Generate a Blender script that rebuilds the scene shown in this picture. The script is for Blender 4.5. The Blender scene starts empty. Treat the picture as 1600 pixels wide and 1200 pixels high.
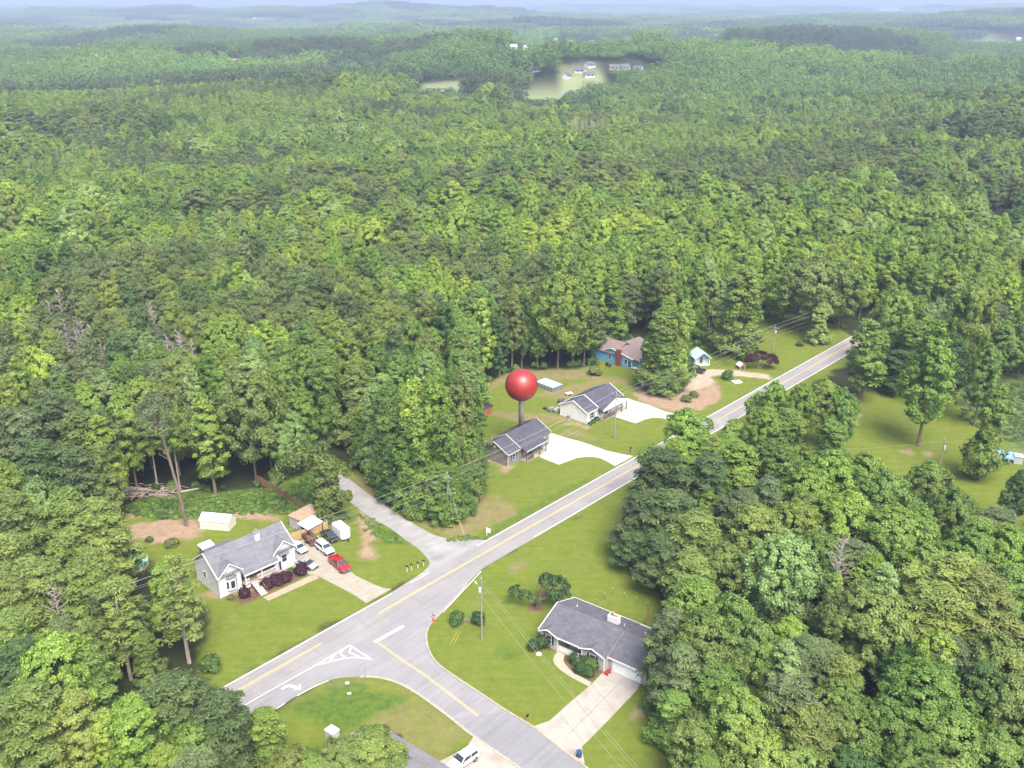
import bpy, math, random
import numpy as np
from mathutils import Vector, Matrix
R = math.radians
S = bpy.context.scene
COL = S.collection
rng = np.random.default_rng(7)
random.seed(7)

# ------------------------------------------------------------------ camera geometry (drone at 98 m)
CF, CH = 1500.0, 98.0
PITCH = math.atan(600 / CF)
SP, CP = math.sin(PITCH), math.cos(PITCH)

def sstep(a, b, x):
    t = np.clip((x - a) / (b - a), 0, 1)
    return t * t * (3 - 2 * t)

def hz(x, y):
    """terrain height: flat round the houses, rolling hills further out"""
    x = np.asarray(x, float); y = np.asarray(y, float)
    d = np.hypot(x, y - 60)
    w = sstep(330, 900, d)
    h = 7 * np.sin(x / 210 + 1.3) * np.cos(y / 260 + .4) + 6 * np.sin(x / 120 - y / 170 + 2) + 4 * np.sin(x / 75 + y / 90) + 9 * np.sin(y / 105 + x / 420 + .8)
    w2 = sstep(1500, 4000, d)
    h2 = 18 * np.sin(x / 900 + y / 700 + .7) + 16 * np.sin(y / 520 - x / 1500 + 2.2) + 9 * np.sin(x / 330 + y / 1900)
    b = 24 * np.exp(-((x - 110) / 330) ** 2 - ((y - 1250) / 330) ** 2)
    b += 16 * np.exp(-((x + 380) / 260) ** 2 - ((y - 1350) / 260) ** 2)
    b += 20 * np.exp(-((x - 650) / 420) ** 2 - ((y - 1900) / 260) ** 2)
    b += 30 * np.exp(-((x + 1300) / 1500) ** 2 - ((y - 5200) / 700) ** 2)
    b += 30 * np.exp(-((x - 700) / 1800) ** 2 - ((y - 8200) / 900) ** 2)
    far = 170 * sstep(9300, 13300, y)
    return w * h + w2 * (h2 - 6) + b * sstep(400, 800, d) + far

def P(x, y, z=0.0):
    """ground point (height z) seen at photo pixel x, y (1600 x 1200)"""
    u = (x - 800) / CF; v = (y - 600) / CF
    t = (CH - z) / (SP + v * CP)
    return (t * u, t * (CP - v * SP), z)

def PT(x, y):
    """the same on the rolling terrain"""
    u = (x - 800) / CF; v = (y - 600) / CF
    t = 150.0
    for _ in range(4000):
        X, Y, Z = t * u, t * (CP - v * SP), CH - t * (SP + v * CP)
        if Z <= float(hz(X, Y)): break
        t *= 1.004
    return (X, Y, float(hz(X, Y)))

def pix(X, Y, Z):
    d = Z - CH
    dep = Y * CP - d * SP
    return (800 + CF * X / dep, 600 - CF * (Y * SP + d * CP) / dep)

cam = bpy.data.cameras.new('camera')
cam.sensor_width = 36; cam.lens = 36 * CF / 1600
cam.clip_start = 1; cam.clip_end = 40000
co = bpy.data.objects.new('camera', cam); COL.objects.link(co)
co.location = (0, 0, CH); co.rotation_euler = (math.pi / 2 - PITCH, 0, 0)
S.camera = co

# ------------------------------------------------------------------ materials
MATS = {}
def _nodes(name):
    m = bpy.data.materials.new(name); m.use_nodes = True
    nt = m.node_tree
    return m, nt, nt.nodes['Principled BSDF']

def mat(name, col, rough=.7, spec=.3, var=.12, scale=2.0, bump=0.0, bscale=None, metal=0.0, stretch=(1, 1, 1), coat=0.0, stain=None):
    if name in MATS: return MATS[name]
    m, nt, b = _nodes(name)
    N, L = nt.nodes, nt.links
    b.inputs['Roughness'].default_value = rough
    b.inputs['Specular IOR Level'].default_value = spec
    b.inputs['Metallic'].default_value = metal
    b.inputs['Coat Weight'].default_value = coat
    tc = N.new('ShaderNodeTexCoord'); mp = N.new('ShaderNodeMapping'); mp.inputs['Scale'].default_value = stretch
    L.new(tc.outputs['Object'], mp.inputs['Vector'])
    n1 = N.new('ShaderNodeTexNoise'); n1.inputs['Scale'].default_value = scale; n1.inputs['Detail'].default_value = 6; n1.inputs['Roughness'].default_value = .65
    L.new(mp.outputs[0], n1.inputs['Vector'])
    mr = N.new('ShaderNodeMapRange'); mr.inputs['From Min'].default_value = .3; mr.inputs['From Max'].default_value = .7
    mr.inputs['To Min'].default_value = 1 - var; mr.inputs['To Max'].default_value = 1 + var
    L.new(n1.outputs['Fac'], mr.inputs['Value'])
    mx = N.new('ShaderNodeMix'); mx.data_type = 'RGBA'; mx.blend_type = 'MULTIPLY'; mx.inputs['Factor'].default_value = 1
    mx.inputs['A'].default_value = (*col, 1)
    L.new(mr.outputs[0], mx.inputs['B'])
    out = mx.outputs['Result']
    if stain:
        n2 = N.new('ShaderNodeTexNoise'); n2.inputs['Scale'].default_value = stain[1]; n2.inputs['Detail'].default_value = 5
        L.new(tc.outputs['Object'], n2.inputs['Vector'])
        m2 = N.new('ShaderNodeMapRange'); m2.inputs['From Min'].default_value = stain[2]; m2.inputs['From Max'].default_value = stain[2] + .15
        m2.inputs['To Max'].default_value = stain[3]
        L.new(n2.outputs['Fac'], m2.inputs['Value'])
        m3 = N.new('ShaderNodeMix'); m3.data_type = 'RGBA'; m3.inputs['B'].default_value = (*stain[0], 1)
        L.new(m2.outputs[0], m3.inputs['Factor']); L.new(out, m3.inputs['A']); out = m3.outputs['Result']
    L.new(out, b.inputs['Base Color'])
    if bump:
        bp = N.new('ShaderNodeBump'); bp.inputs['Strength'].default_value = bump; bp.inputs['Distance'].default_value = .05
        nb = N.new('ShaderNodeTexNoise'); nb.inputs['Scale'].default_value = bscale or scale * 4; nb.inputs['Detail'].default_value = 4
        L.new(mp.outputs[0], nb.inputs['Vector']); L.new(nb.outputs['Fac'], bp.inputs['Height']); L.new(bp.outputs[0], b.inputs['Normal'])
    MATS[name] = m
    return m

def shingle(name, col, col2):
    if name in MATS: return MATS[name]
    m, nt, b = _nodes(name); N, L = nt.nodes, nt.links
    b.inputs['Roughness'].default_value = .85; b.inputs['Specular IOR Level'].default_value = .25
    tc = N.new('ShaderNodeTexCoord')
    br = N.new('ShaderNodeTexBrick'); br.inputs['Scale'].default_value = 1; br.inputs['Brick Width'].default_value = .7
    br.inputs['Row Height'].default_value = .28; br.inputs['Mortar Size'].default_value = .012; br.inputs['Mortar Smooth'].default_value = 1
    br.inputs['Color1'].default_value = (*col, 1); br.inputs['Color2'].default_value = (*col2, 1)
    br.inputs['Mortar'].default_value = (*[c * .7 for c in col], 1)
    L.new(tc.outputs['Object'], br.inputs['Vector'])
    n = N.new('ShaderNodeTexNoise'); n.inputs['Scale'].default_value = .5; n.inputs['Detail'].default_value = 7; n.inputs['Roughness'].default_value = .7
    L.new(tc.outputs['Object'], n.inputs['Vector'])
    mr = N.new('ShaderNodeMapRange'); mr.inputs['From Min'].default_value = .3; mr.inputs['From Max'].default_value = .7
    mr.inputs['To Min'].default_value = .82; mr.inputs['To Max'].default_value = 1.18
    L.new(n.outputs['Fac'], mr.inputs['Value'])
    mx = N.new('ShaderNodeMix'); mx.data_type = 'RGBA'; mx.blend_type = 'MULTIPLY'; mx.inputs['Factor'].default_value = 1
    L.new(br.outputs['Color'], mx.inputs['A']); L.new(mr.outputs[0], mx.inputs['B'])
    L.new(mx.outputs['Result'], b.inputs['Base Color'])
    MATS[name] = m
    return m

def siding(name, col, vertical=False):
    """lap siding: fine board lines"""
    if name in MATS: return MATS[name]
    m, nt, b = _nodes(name); N, L = nt.nodes, nt.links
    b.inputs['Roughness'].default_value = .55; b.inputs['Specular IOR Level'].default_value = .35
    tc = N.new('ShaderNodeTexCoord'); sx = N.new('ShaderNodeSeparateXYZ'); L.new(tc.outputs['Object'], sx.inputs[0])
    mm = N.new('ShaderNodeMath'); mm.operation = 'MULTIPLY'; mm.inputs[1].default_value = 2.6 if vertical else 5.0
    if vertical:
        ad = N.new('ShaderNodeMath'); L.new(sx.outputs['X'], ad.inputs[0]); L.new(sx.outputs['Y'], ad.inputs[1]); L.new(ad.outputs[0], mm.inputs[0])
    else:
        L.new(sx.outputs['Z'], mm.inputs[0])
    fr = N.new('ShaderNodeMath'); fr.operation = 'FRACT'; L.new(mm.outputs[0], fr.inputs[0])
    mr = N.new('ShaderNodeMapRange'); mr.inputs['From Max'].default_value = .14; mr.inputs['To Min'].default_value = .62; mr.inputs['To Max'].default_value = 1.0
    L.new(fr.outputs[0], mr.inputs['Value'])
    n = N.new('ShaderNodeTexNoise'); n.inputs['Scale'].default_value = 1.2; n.inputs['Detail'].default_value = 6
    L.new(tc.outputs['Object'], n.inputs['Vector'])
    m2 = N.new('ShaderNodeMapRange'); m2.inputs['To Min'].default_value = .9; m2.inputs['To Max'].default_value = 1.08; L.new(n.outputs['Fac'], m2.inputs['Value'])
    mu = N.new('ShaderNodeMath'); mu.operation = 'MULTIPLY'; L.new(mr.outputs[0], mu.inputs[0]); L.new(m2.outputs[0], mu.inputs[1])
    mx = N.new('ShaderNodeMix'); mx.data_type = 'RGBA'; mx.blend_type = 'MULTIPLY'; mx.inputs['Factor'].default_value = 1
    mx.inputs['A'].default_value = (*col, 1); L.new(mu.outputs[0], mx.inputs['B']); L.new(mx.outputs['Result'], b.inputs['Base Color'])
    MATS[name] = m
    return m

GLASS = lambda: mat('window_glass', (.035, .045, .055), .08, .6, .3, 1.5)
WHITE = lambda: mat('white_paint', (.72, .72, .71), .5, .35, .05, 1.5)
BLACK = lambda: mat('black_paint', (.015, .015, .017), .5, .3)

# ------------------------------------------------------------------ mesh builder and object helpers
class MB:
    def __init__(s): s.v = []; s.f = []
    def add(s, vs, fs):
        n = len(s.v); s.v += [tuple(v) for v in vs]; s.f += [tuple(i + n for i in f) for f in fs]; return s
    def obox(s, o, ex, ey, ez):
        o, ex, ey, ez = map(Vector, (o, ex, ey, ez))
        vs = [o + ex * i + ey * j + ez * k for k in (0, 1) for j in (0, 1) for i in (0, 1)]
        fs = [(0, 2, 3, 1), (4, 5, 7, 6), (0, 1, 5, 4), (2, 6, 7, 3), (0, 4, 6, 2), (1, 3, 7, 5)]
        if ex.cross(ey).dot(ez) < 0: fs = [f[::-1] for f in fs]
        return s.add(vs, fs)
    def box(s, x0, x1, y0, y1, z0, z1):
        return s.obox((x0, y0, z0), (x1 - x0, 0, 0), (0, y1 - y0, 0), (0, 0, z1 - z0))
    def prism(s, poly, axis, a0, a1):
        """poly: 2d points; axis 'x': (y,z) extruded along x; 'y': (x,z); 'z': (x,y)"""
        f = {'x': lambda p, a: (a, p[0], p[1]), 'y': lambda p, a: (p[0], a, p[1]), 'z': lambda p, a: (p[0], p[1], a)}[axis]
        n = len(poly); vs = [f(p, a0) for p in poly] + [f(p, a1) for p in poly]
        fs = [tuple(range(n))[::-1], tuple(range(n, 2 * n))] + [(i, (i + 1) % n, (i + 1) % n + n, i + n) for i in range(n)]
        return s.add(vs, fs)
    def tube(s, pts, rad, n=8, cap=True):
        pts = [Vector(p) for p in pts]
        if not hasattr(rad, '__len__'): rad = [rad] * len(pts)
        base = len(s.v); ref = None
        for i, p in enumerate(pts):
            t = (pts[min(i + 1, len(pts) - 1)] - pts[max(i - 1, 0)]).normalized()
            if ref is None:
                ref = t.orthogonal().normalized()
            a = (ref - t * ref.dot(t)).normalized(); ref = a; b = t.cross(a)
            for k in range(n):
                q = 2 * math.pi * k / n
                s.v.append(tuple(p + (a * math.cos(q) + b * math.sin(q)) * rad[i]))
        for i in range(len(pts) - 1):
            for k in range(n):
                s.f.append((base + i * n + k, base + i * n + (k + 1) % n, base + (i + 1) * n + (k + 1) % n, base + (i + 1) * n + k))
        if cap:
            s.f.append(tuple(base + k for k in range(n))[::-1]); e = base + (len(pts) - 1) * n
            s.f.append(tuple(e + k for k in range(n)))
        return s
    def lathe(s, prof, c=(0, 0, 0), n=16):
        base = len(s.v)
        for r, z in prof:
            for k in range(n):
                q = 2 * math.pi * k / n; s.v.append((c[0] + r * math.cos(q), c[1] + r * math.sin(q), c[2] + z))
        for i in range(len(prof) - 1):
            for k in range(n):
                s.f.append((base + i * n + k, base + i * n + (k + 1) % n, base + (i + 1) * n + (k + 1) % n, base + (i + 1) * n + k))
        s.f.append(tuple(base + k for k in range(n))[::-1]); e = base + (len(prof) - 1) * n
        s.f.append(tuple(e + k for k in range(n)))
        return s
    def build(s, name, m, parent=None, smooth=False):
        me = bpy.data.meshes.new(name); me.from_pydata(s.v, [], s.f); me.update()
        if m is not None: me.materials.append(m)
        if smooth: me.polygons.foreach_set('use_smooth', [True] * len(me.polygons))
        o = bpy.data.objects.new(name, me); COL.objects.link(o)
        if parent is not None: o.parent = parent
        return o

def bevel(o, w=.03, seg=2):
    md = o.modifiers.new('bevel', 'BEVEL'); md.width = w; md.segments = seg; md.limit_method = 'ANGLE'
    return o

def tag(o, label=None, cat=None, group=None, kind=None):
    if label: o['label'] = label
    if cat: o['category'] = cat
    if group: o['group'] = group
    if kind: o['kind'] = kind
    return o

def thing(name, loc, rz, label, cat, group=None):
    o = bpy.data.objects.new(name, None); COL.objects.link(o)
    o.location = loc; o.rotation_euler = (0, 0, rz); o.empty_display_size = .5
    return tag(o, label, cat, group)

def dup(root, loc, rz, label, group=None, scale=None):
    r = root.copy(); COL.objects.link(r); r.location = loc; r.rotation_euler = (0, 0, rz); r['label'] = label
    if group: r['group'] = group
    if scale: r.scale = scale
    for ch in root.children:
        c = ch.copy(); COL.objects.link(c); c.parent = r
        for g in ch.children:
            d = g.copy(); COL.objects.link(d); d.parent = c
    return r

def struct(o): o['kind'] = 'structure'; return o
def stuff(o): o['kind'] = 'stuff'; return o

def inpoly(poly, x, y):
    x = np.asarray(x, float); y = np.asarray(y, float); c = np.zeros(x.shape, bool); n = len(poly)
    for i in range(n):
        x0, y0 = poly[i][:2]; x1, y1 = poly[(i + 1) % n][:2]
        if y0 == y1: continue
        m = ((y0 > y) != (y1 > y)) & (x < (x1 - x0) * (y - y0) / (y1 - y0) + x0); c ^= m
    return c

def polydist(poly, x, y, closed=True):
    """distance to the outline"""
    d = np.full(np.shape(x), 1e9); n = len(poly)
    for i in range(n if closed else n - 1):
        ax, ay = poly[i][:2]; bx, by = poly[(i + 1) % n][:2]
        dx, dy = bx - ax, by - ay; l = dx * dx + dy * dy + 1e-9
        t = np.clip(((x - ax) * dx + (y - ay) * dy) / l, 0, 1)
        d = np.minimum(d, np.hypot(x - ax - t * dx, y - ay - t * dy))
    return d

def sdist(poly, x, y): return polydist(poly, x, y) * np.where(inpoly(poly, x, y), -1, 1)

_NG = rng.random((4, 128, 128))
def vnoise(x, y, s, k=0):
    """smooth value noise 0..1"""
    x = np.asarray(x, float) / s + 900; y = np.asarray(y, float) / s + 900
    i = np.floor(x).astype(int); j = np.floor(y).astype(int); fx = x - i; fy = y - j
    fx = fx * fx * (3 - 2 * fx); fy = fy * fy * (3 - 2 * fy); g = _NG[k]
    a = g[i % 128, j % 128]; b = g[(i + 1) % 128, j % 128]; c = g[i % 128, (j + 1) % 128]; d = g[(i + 1) % 128, (j + 1) % 128]
    return (a * (1 - fx) + b * fx) * (1 - fy) + (c * (1 - fx) + d * fx) * fy

def PP(pts, z=0): return [P(x, y, z) for x, y in pts]

def sheet(name, pts, z, m, thick=0.0):
    """flat polygon sheet at height z; with thickness its sides go down below the ground"""
    mb = MB()
    if thick: mb.prism([p[:2] for p in pts], 'z', z - thick, z)
    else: mb.add([(p[0], p[1], z) for p in pts], [tuple(range(len(pts)))])
    o = mb.build(name, m)
    if o.data.polygons[0].normal.z < 0 and not thick: o.data.flip_normals()
    if thick:
        import bmesh as _b
        bm = _b.new(); bm.from_mesh(o.data); _b.ops.recalc_face_normals(bm, faces=bm.faces); bm.to_mesh(o.data); bm.free()
    return o

def smoothpath(pts, n=6):
    """Catmull-Rom through points"""
    out = []; m = len(pts)
    for i in range(m - 1):
        p0, p1, p2, p3 = [np.array(pts[max(0, min(m - 1, j))][:2], float) for j in (i - 1, i, i + 1, i + 2)]
        for k in range(n):
            t = k / n
            out.append(tuple(.5 * (2 * p1 + (p2 - p0) * t + (2 * p0 - 5 * p1 + 4 * p2 - p3) * t * t + (3 * p1 - p0 - 3 * p2 + p3) * t ** 3)))
    out.append(tuple(pts[-1][:2]))
    return out

def ribbon(mb, path, w, z):
    path = [Vector((p[0], p[1], 0)) for p in path]; n = len(path); L = []; Rr = []
    for i in range(n):
        t = (path[min(i + 1, n - 1)] - path[max(i - 1, 0)]).normalized(); q = Vector((-t.y, t.x, 0)) * w / 2
        L.append(path[i] + q); Rr.append(path[i] - q)
    vs = [(p.x, p.y, z) for p in Rr] + [(p.x, p.y, z) for p in L]
    mb.add(vs, [(i, i + 1, n + i + 1, n + i) for i in range(n - 1)])
    return mb
SKY_STR, SUN_STR, EXPO = .13, 2.35, 1.42
HAZE_D, HAZE_COL = .000165, (.57, .70, .96, 1)
# ------------------------------------------------------------------ the setting: ground, roads, paths
YA, YB = np.array(P(720, 885)[:2]), np.array(P(1007.6, 721)[:2])
RD = (YB - YA) / np.linalg.norm(YB - YA); RN = np.array([-RD[1], RD[0]])          # road direction and its normal (up-hill side)
def RS(p): d = np.array(p[:2]) - YA; return float(d @ RD), float(d @ RN)
def RP(s, n): q = YA + RD * s + RN * n; return (float(q[0]), float(q[1]))
NT = np.mean([RS(P(*q))[1] for q in ((600, 935), (762, 844.5), (1045, 685), (480, 1000))])   # white edge lines either side
NB = np.mean([RS(P(*q))[1] for q in ((746, 890), (999.5, 743.7))])

def asphalt(name, col, patchy=.1):
    m, nt, b = _nodes(name); N, L = nt.nodes, nt.links
    b.inputs['Roughness'].default_value = .85; b.inputs['Specular IOR Level'].default_value = .25
    tc = N.new('ShaderNodeTexCoord'); mp = N.new('ShaderNodeMapping'); mp.inputs['Rotation'].default_value = (0, 0, -math.atan2(RD[1], RD[0]))
    L.new(tc.outputs['Object'], mp.inputs['Vector'])
    mp2 = N.new('ShaderNodeMapping'); mp2.inputs['Scale'].default_value = (.05, .9, 1); L.new(mp.outputs[0], mp2.inputs['Vector'])
    def no(scale, vec, lo, hi):
        n = N.new('ShaderNodeTexNoise'); n.inputs['Scale'].default_value = scale; n.inputs['Detail'].default_value = 7; n.inputs['Roughness'].default_value = .7
        L.new(vec, n.inputs['Vector']); r = N.new('ShaderNodeMapRange'); r.inputs['From Min'].default_value = .3; r.inputs['From Max'].default_value = .7
        r.inputs['To Min'].default_value = lo; r.inputs['To Max'].default_value = hi; L.new(n.outputs['Fac'], r.inputs['Value']); return r.outputs[0]
    a = no(1.2, mp2.outputs[0], .86, 1.12); c = no(9, tc.outputs['Object'], .9, 1.1); d = no(.18, tc.outputs['Object'], 1 - patchy, 1 + patchy)
    m1 = N.new('ShaderNodeMath'); m1.operation = 'MULTIPLY'; L.new(a, m1.inputs[0]); L.new(c, m1.inputs[1])
    m2 = N.new('ShaderNodeMath'); m2.operation = 'MULTIPLY'; L.new(m1.outputs[0], m2.inputs[0]); L.new(d, m2.inputs[1])
    mx = N.new('ShaderNodeMix'); mx.data_type = 'RGBA'; mx.blend_type = 'MULTIPLY'; mx.inputs['Factor'].default_value = 1
    mx.inputs['A'].default_value = (*col, 1); L.new(m2.outputs[0], mx.inputs['B']); L.new(mx.outputs['Result'], b.inputs['Base Color'])
    return m
ROADM = asphalt('aged_asphalt', (.246, .233, .227)); SIDEM = asphalt('side_asphalt', (.238, .229, .234)); GRAVM = asphalt('gravel', (.275, .265, .26), .22)
NEWM = asphalt('newer_asphalt', (.215, .209, .218))
CONC_W = mat('new_concrete', (.45, .44, .42), .8, .25, .09, .7, stain=((.33, .31, .27), .25, .58, .5))
CONC = mat('worn_concrete', (.35, .322, .28), .85, .25, .16, .6, stain=((.22, .17, .12), .3, .56, .55))
CONC_D = mat('old_concrete', (.315, .277, .225), .85, .25, .14, .7, stain=((.25, .19, .14), .3, .55, .5))
PAINTW = mat('road_paint_white', (.72, .72, .71), .7, .3, .12, 3)
PAINTY = mat('road_paint_yellow', (.60, .41, .13), .7, .3, .15, 3)

W1 = NT + .28; W0 = NB - .28
main_road = struct(sheet('main_road', [RP(-110, W0), RP(190, W0), RP(190, W1), RP(-110, W1)], .010, ROADM))
lower_edge = smoothpath(PP([(300, 1185), (362, 1142), (425, 1112), (464, 1087), (512, 1064), (542, 1058.5), (584, 1057.6), (620, 1066), (650, 1082), (680, 1103), (710, 1126), (740, 1150), (788, 1183), (850, 1226), (930, 1282)]))
right_edge = smoothpath(PP([(850, 831), (835, 840), (790, 867), (751, 891), (712, 933), (691, 955.5), (674, 974), (666.5, 990), (668.5, 1011), (679, 1032), (700, 1050), (745, 1080), (790, 1110), (832, 1135.5), (868, 1164), (910, 1195), (990, 1254)]))
side_road = struct(sheet('side_road', lower_edge + right_edge[::-1] + [RP(30, 0), RP(-60, 0)], .005, SIDEM))
q0, q1 = P(748, 1119), P(793, 1110)
newer = struct(sheet('newer_pavement', [P(705, 1122.5), P(792, 1111.5), *[p for p in right_edge if p[1] < P(792, 1111.5)[1] - .2], *[p for p in lower_edge if p[1] < P(705, 1122.5)[1] - .2 and p[0] > P(700, 1120)[0]][::-1]], .009, NEWM))
gl = smoothpath(PP([(500, 722), (518, 745), (528, 764), (540, 778), (558, 793), (582.5, 810.6), (607, 823.6), (636, 845), (655.6, 859), (668.6, 874), (671, 882), (662, 893)]))
gr = smoothpath(PP([(505, 715), (527, 733), (550, 752), (576, 771.6), (599, 788), (628, 807), (655.6, 823.6), (685, 838), (722, 843), (764, 843)]))
gravel_road = struct(sheet('gravel_road', gl + [RP(-30, NT - 1), RP(2, NT - 1)] + gr[::-1], .006, GRAVM))

def kerb(name, path, w, h, m):
    mb = MB(); n = len(path); pts = [Vector((p[0], p[1], 0)) for p in path]; rows = []
    for i in range(n):
        t = (pts[min(i + 1, n - 1)] - pts[max(i - 1, 0)]).normalized(); q = Vector((-t.y, t.x, 0))
        rows.append([pts[i] + q * a + Vector((0, 0, z)) for a, z in ((-w / 2, -.05), (-w / 2, h), (w / 2, h), (w / 2, -.05))])
    vs = [v for r in rows for v in r]
    fs = [(4 * i + k, 4 * i + k + 1, 4 * i + 5 + k, 4 * i + 4 + k) for i in range(n - 1) for k in range(3)]
    mb.add(vs, fs); return mb.build(name, m)
KERB = mat('kerb_concrete', (.33, .28, .22), .85, .25, .2, 1.2)
struct(kerb('kerb', [p for p in right_edge if p[1] < P(0, 905)[1]], .32, .12, KERB))
struct(kerb('verge_strip', [p for p in lower_edge if p[0] > P(560, 1060)[0]], .4, .03, mat('verge_gravel', (.36, .30, .25), .9, .2, .35, 2.5)))

def driveway(name, px, m, z=.014): return struct(sheet(name, PP(px), z, m, .06))
driveway('driveway', [(572, 942.5), (612, 920), (600, 919), (589, 915), (571, 907), (555, 899), (540, 884), (527, 866), (513, 852), (497, 838), (478, 838), (455, 858), (459, 888), (478, 896), (500, 901.6), (530, 917), (556, 931)], CONC_D)
driveway('front_path', [(411, 933.5), (420, 938.5), (499, 903), (489, 897.5)], mat('path_concrete', (.33, .265, .2), .85, .25, .12, 1.0))
driveway('driveway.001', [(989.5, 712.6), (961, 728.2), (947.5, 720.5), (938, 716), (928, 714.2), (915, 713.8), (902, 715.5), (888, 720.5), (873, 726), (843, 714), (855, 684), (861, 676.6), (890, 685.5), (902, 688.5), (920, 694), (947.5, 704), (970, 709)], CONC_W)
driveway('driveway.002', [(975, 621), (1012.5, 632.5), (1040, 643), (1078, 652), (1098, 655), (1085, 665), (1063, 659), (1051.5, 657.6), (1032, 653), (1020, 652.6), (1008, 655.5), (993, 661.5), (960, 651), (955, 634), (968, 628)], CONC_W)
driveway('driveway.003', [(923.5, 1069.5), (940, 1052.5), (957, 1046), (1002, 1064), (995.5, 1078), (950, 1126), (909, 1167), (914, 1196), (905, 1191), (868, 1163), (833, 1135), (859, 1126), (890, 1098)], CONC)
walk = smoothpath(PP([(919.5, 1072.5), (889, 1056), (869.5, 1041), (864.5, 1029), (872, 1016.5)])) + smoothpath(PP([(884, 1018), (882, 1024), (881, 1034), (895, 1050), (924.5, 1066.5)]))
struct(sheet('front_walk', walk, .018, mat('walk_concrete', (.36, .31, .25), .85, .25, .1, 1.0), .06))
driveway('driveway.004', [(740, 1151), (776, 1177), (815, 1205), (860, 1238), (640, 1240), (640, 1216), (668, 1198), (700, 1183), (728, 1168)], CONC)
driveway('field_entrance', [(1118, 659), (1136, 650.5), (1139, 660), (1152, 672), (1170, 684), (1150, 696), (1130, 672)], asphalt('entrance_gravel', (.30, .29, .28), .2), .012)

def marking(name, mb, m): return struct(mb.build(name, m))
def rline(name, m, segs, w, z=.016):
    mb = MB()
    for s0, s1, n in segs:
        k = max(2, int((s1 - s0) / 4)); ribbon(mb, [RP(s0 + (s1 - s0) * i / k, n) for i in range(k + 1)], w, z)
    return marking(name, mb, m)
sg = lambda x, y: RS(P(x, y))[0]
rline('white_edge_line', PAINTW, [(-110, sg(612, 928), NT), (sg(640, 910), sg(668, 893), NT), (sg(742, 852), 190, NT)], .14)
rline('white_edge_line.001', PAINTW, [(sg(835, 840), 190, NB)], .14)
yn = RS(P(430, 1046))[1]
rline('yellow_centre_line', PAINTY, [(-110, sg(503, 1006), yn + .13), (-110, sg(503, 1006), yn - .13), (sg(590, 957.5), 190, .12), (sg(590, 957.5), 190, -.12)], .11)
mb = MB()
a, b_ = np.array(P(591.5, 1004.5)[:2]), np.array(P(747.5, 1119)[:2]); d = (b_ - a) / np.linalg.norm(b_ - a); q = np.array([-d[1], d[0]])
cur = smoothpath([a, a + d * 6 + q * .0, (a + b_) / 2 + q * .25, b_])
for off in (.13, -.13): ribbon(mb, [(p[0] + q[0] * off, p[1] + q[1] * off) for p in cur], .11, .016)
marking('yellow_side_line', mb, PAINTY)
mb = MB(); ribbon(mb, PP([(585, 1003.5), (630.5, 978)]), .62, .016); marking('stop_bar', mb, PAINTW)
mb = MB()
tri = smoothpath(PP([(493, 1040), (520, 1024), (546.5, 1008.6)]), 3); ribbon(mb, tri, .22, .016)
ribbon(mb, PP([(546, 1008.2), (562, 1018.5), (580, 1030)]), .24, .017)
ribbon(mb, smoothpath(PP([(580, 1030), (560, 1027.5), (540, 1028.5), (515, 1034), (493, 1040)]), 4), .22, .018)
for A, B_, C_ in (((524, 1021.5), (519, 1028), (514, 1034)), ((536, 1014.5), (532, 1022), (540, 1027.8)), ((549, 1010.5), (546, 1019.5), (563, 1026.5))): ribbon(mb, PP([A, B_, C_]), .24, .019)
marking('painted_island', mb, PAINTW)
mb = MB(); ribbon(mb, smoothpath(PP([(300, 1154), (379, 1104), (440, 1069), (494, 1039.5)])), .14, .016); marking('white_lane_line', mb, PAINTW)
mb = MB(); ribbon(mb, smoothpath(PP([(464, 1087.5), (490, 1073.5), (513, 1063.2)])), .14, .016); ribbon(mb, smoothpath(PP([(420, 1114), (432, 1107.5), (445, 1099)])), .14, .016); marking('white_shoulder_line', mb, PAINTW)
mb = MB(); ribbon(mb, smoothpath(PP([(752, 892.5), (713, 934.5), (692.5, 956)])), .14, .016); ribbon(mb, smoothpath(PP([(672, 974), (667.5, 983), (666.8, 990)])), .14, .016); marking('white_corner_line', mb, PAINTW)
mb = MB(); ribbon(mb, smoothpath(PP([(440.5, 1077), (447, 1072.5), (456, 1072), (463, 1074.5)])), .5, .016)
ah = PP([(458, 1078), (470.5, 1078), (469.5, 1069.5)]); mb.add([(p[0], p[1], .017) for p in ah], [(0, 1, 2)]); marking('turn_arrow', mb, PAINTW)

# ------------------------------------------------------------------ open (treeless) areas, photo outline on the ground
OPEN_PX = [
    [(300, 1062), (318, 1000), (322, 955), (235, 880), (170, 868), (180, 800), (225, 775), (420, 764), (480, 742), (520, 715), (560, 735), (640, 790), (700, 838), (764, 843), (600, 935), (345, 1075)],
    [(752, 603), (790, 583), (860, 577), (930, 572), (928, 545), (975, 530), (1010, 560), (1030, 615), (1060, 615), (1085, 572), (1075, 545), (1110, 535), (1190, 522), (1180, 500), (1235, 490), (1300, 505), (1335, 528), (1400, 500), (1420, 510), (1360, 545), (1045, 745), (850, 845), (764, 850), (700, 840), (690, 818), (735, 790), (752, 770), (750, 700), (755, 650)],
    [(740, 890), (850, 830), (1010, 740), (990, 768), (975, 830), (990, 880), (1030, 905), (1042, 950), (1012, 1000), (1010, 1060), (1012, 1090), (1040, 1140), (1078, 1200), (1100, 1260), (600, 1290), (420, 1230), (435, 1190), (424, 1130), (426, 1112), (520, 1050), (650, 950)],
    [(1130, 690), (1185, 640), (1240, 615), (1250, 640), (1330, 650), (1345, 605), (1500, 575), (1640, 590), (1700, 700), (1690, 850), (1560, 840), (1480, 825), (1400, 805), (1330, 790), (1240, 735), (1180, 715)],
    [(1535, 335), (1575, 330), (1580, 385), (1548, 392)],
]
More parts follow.
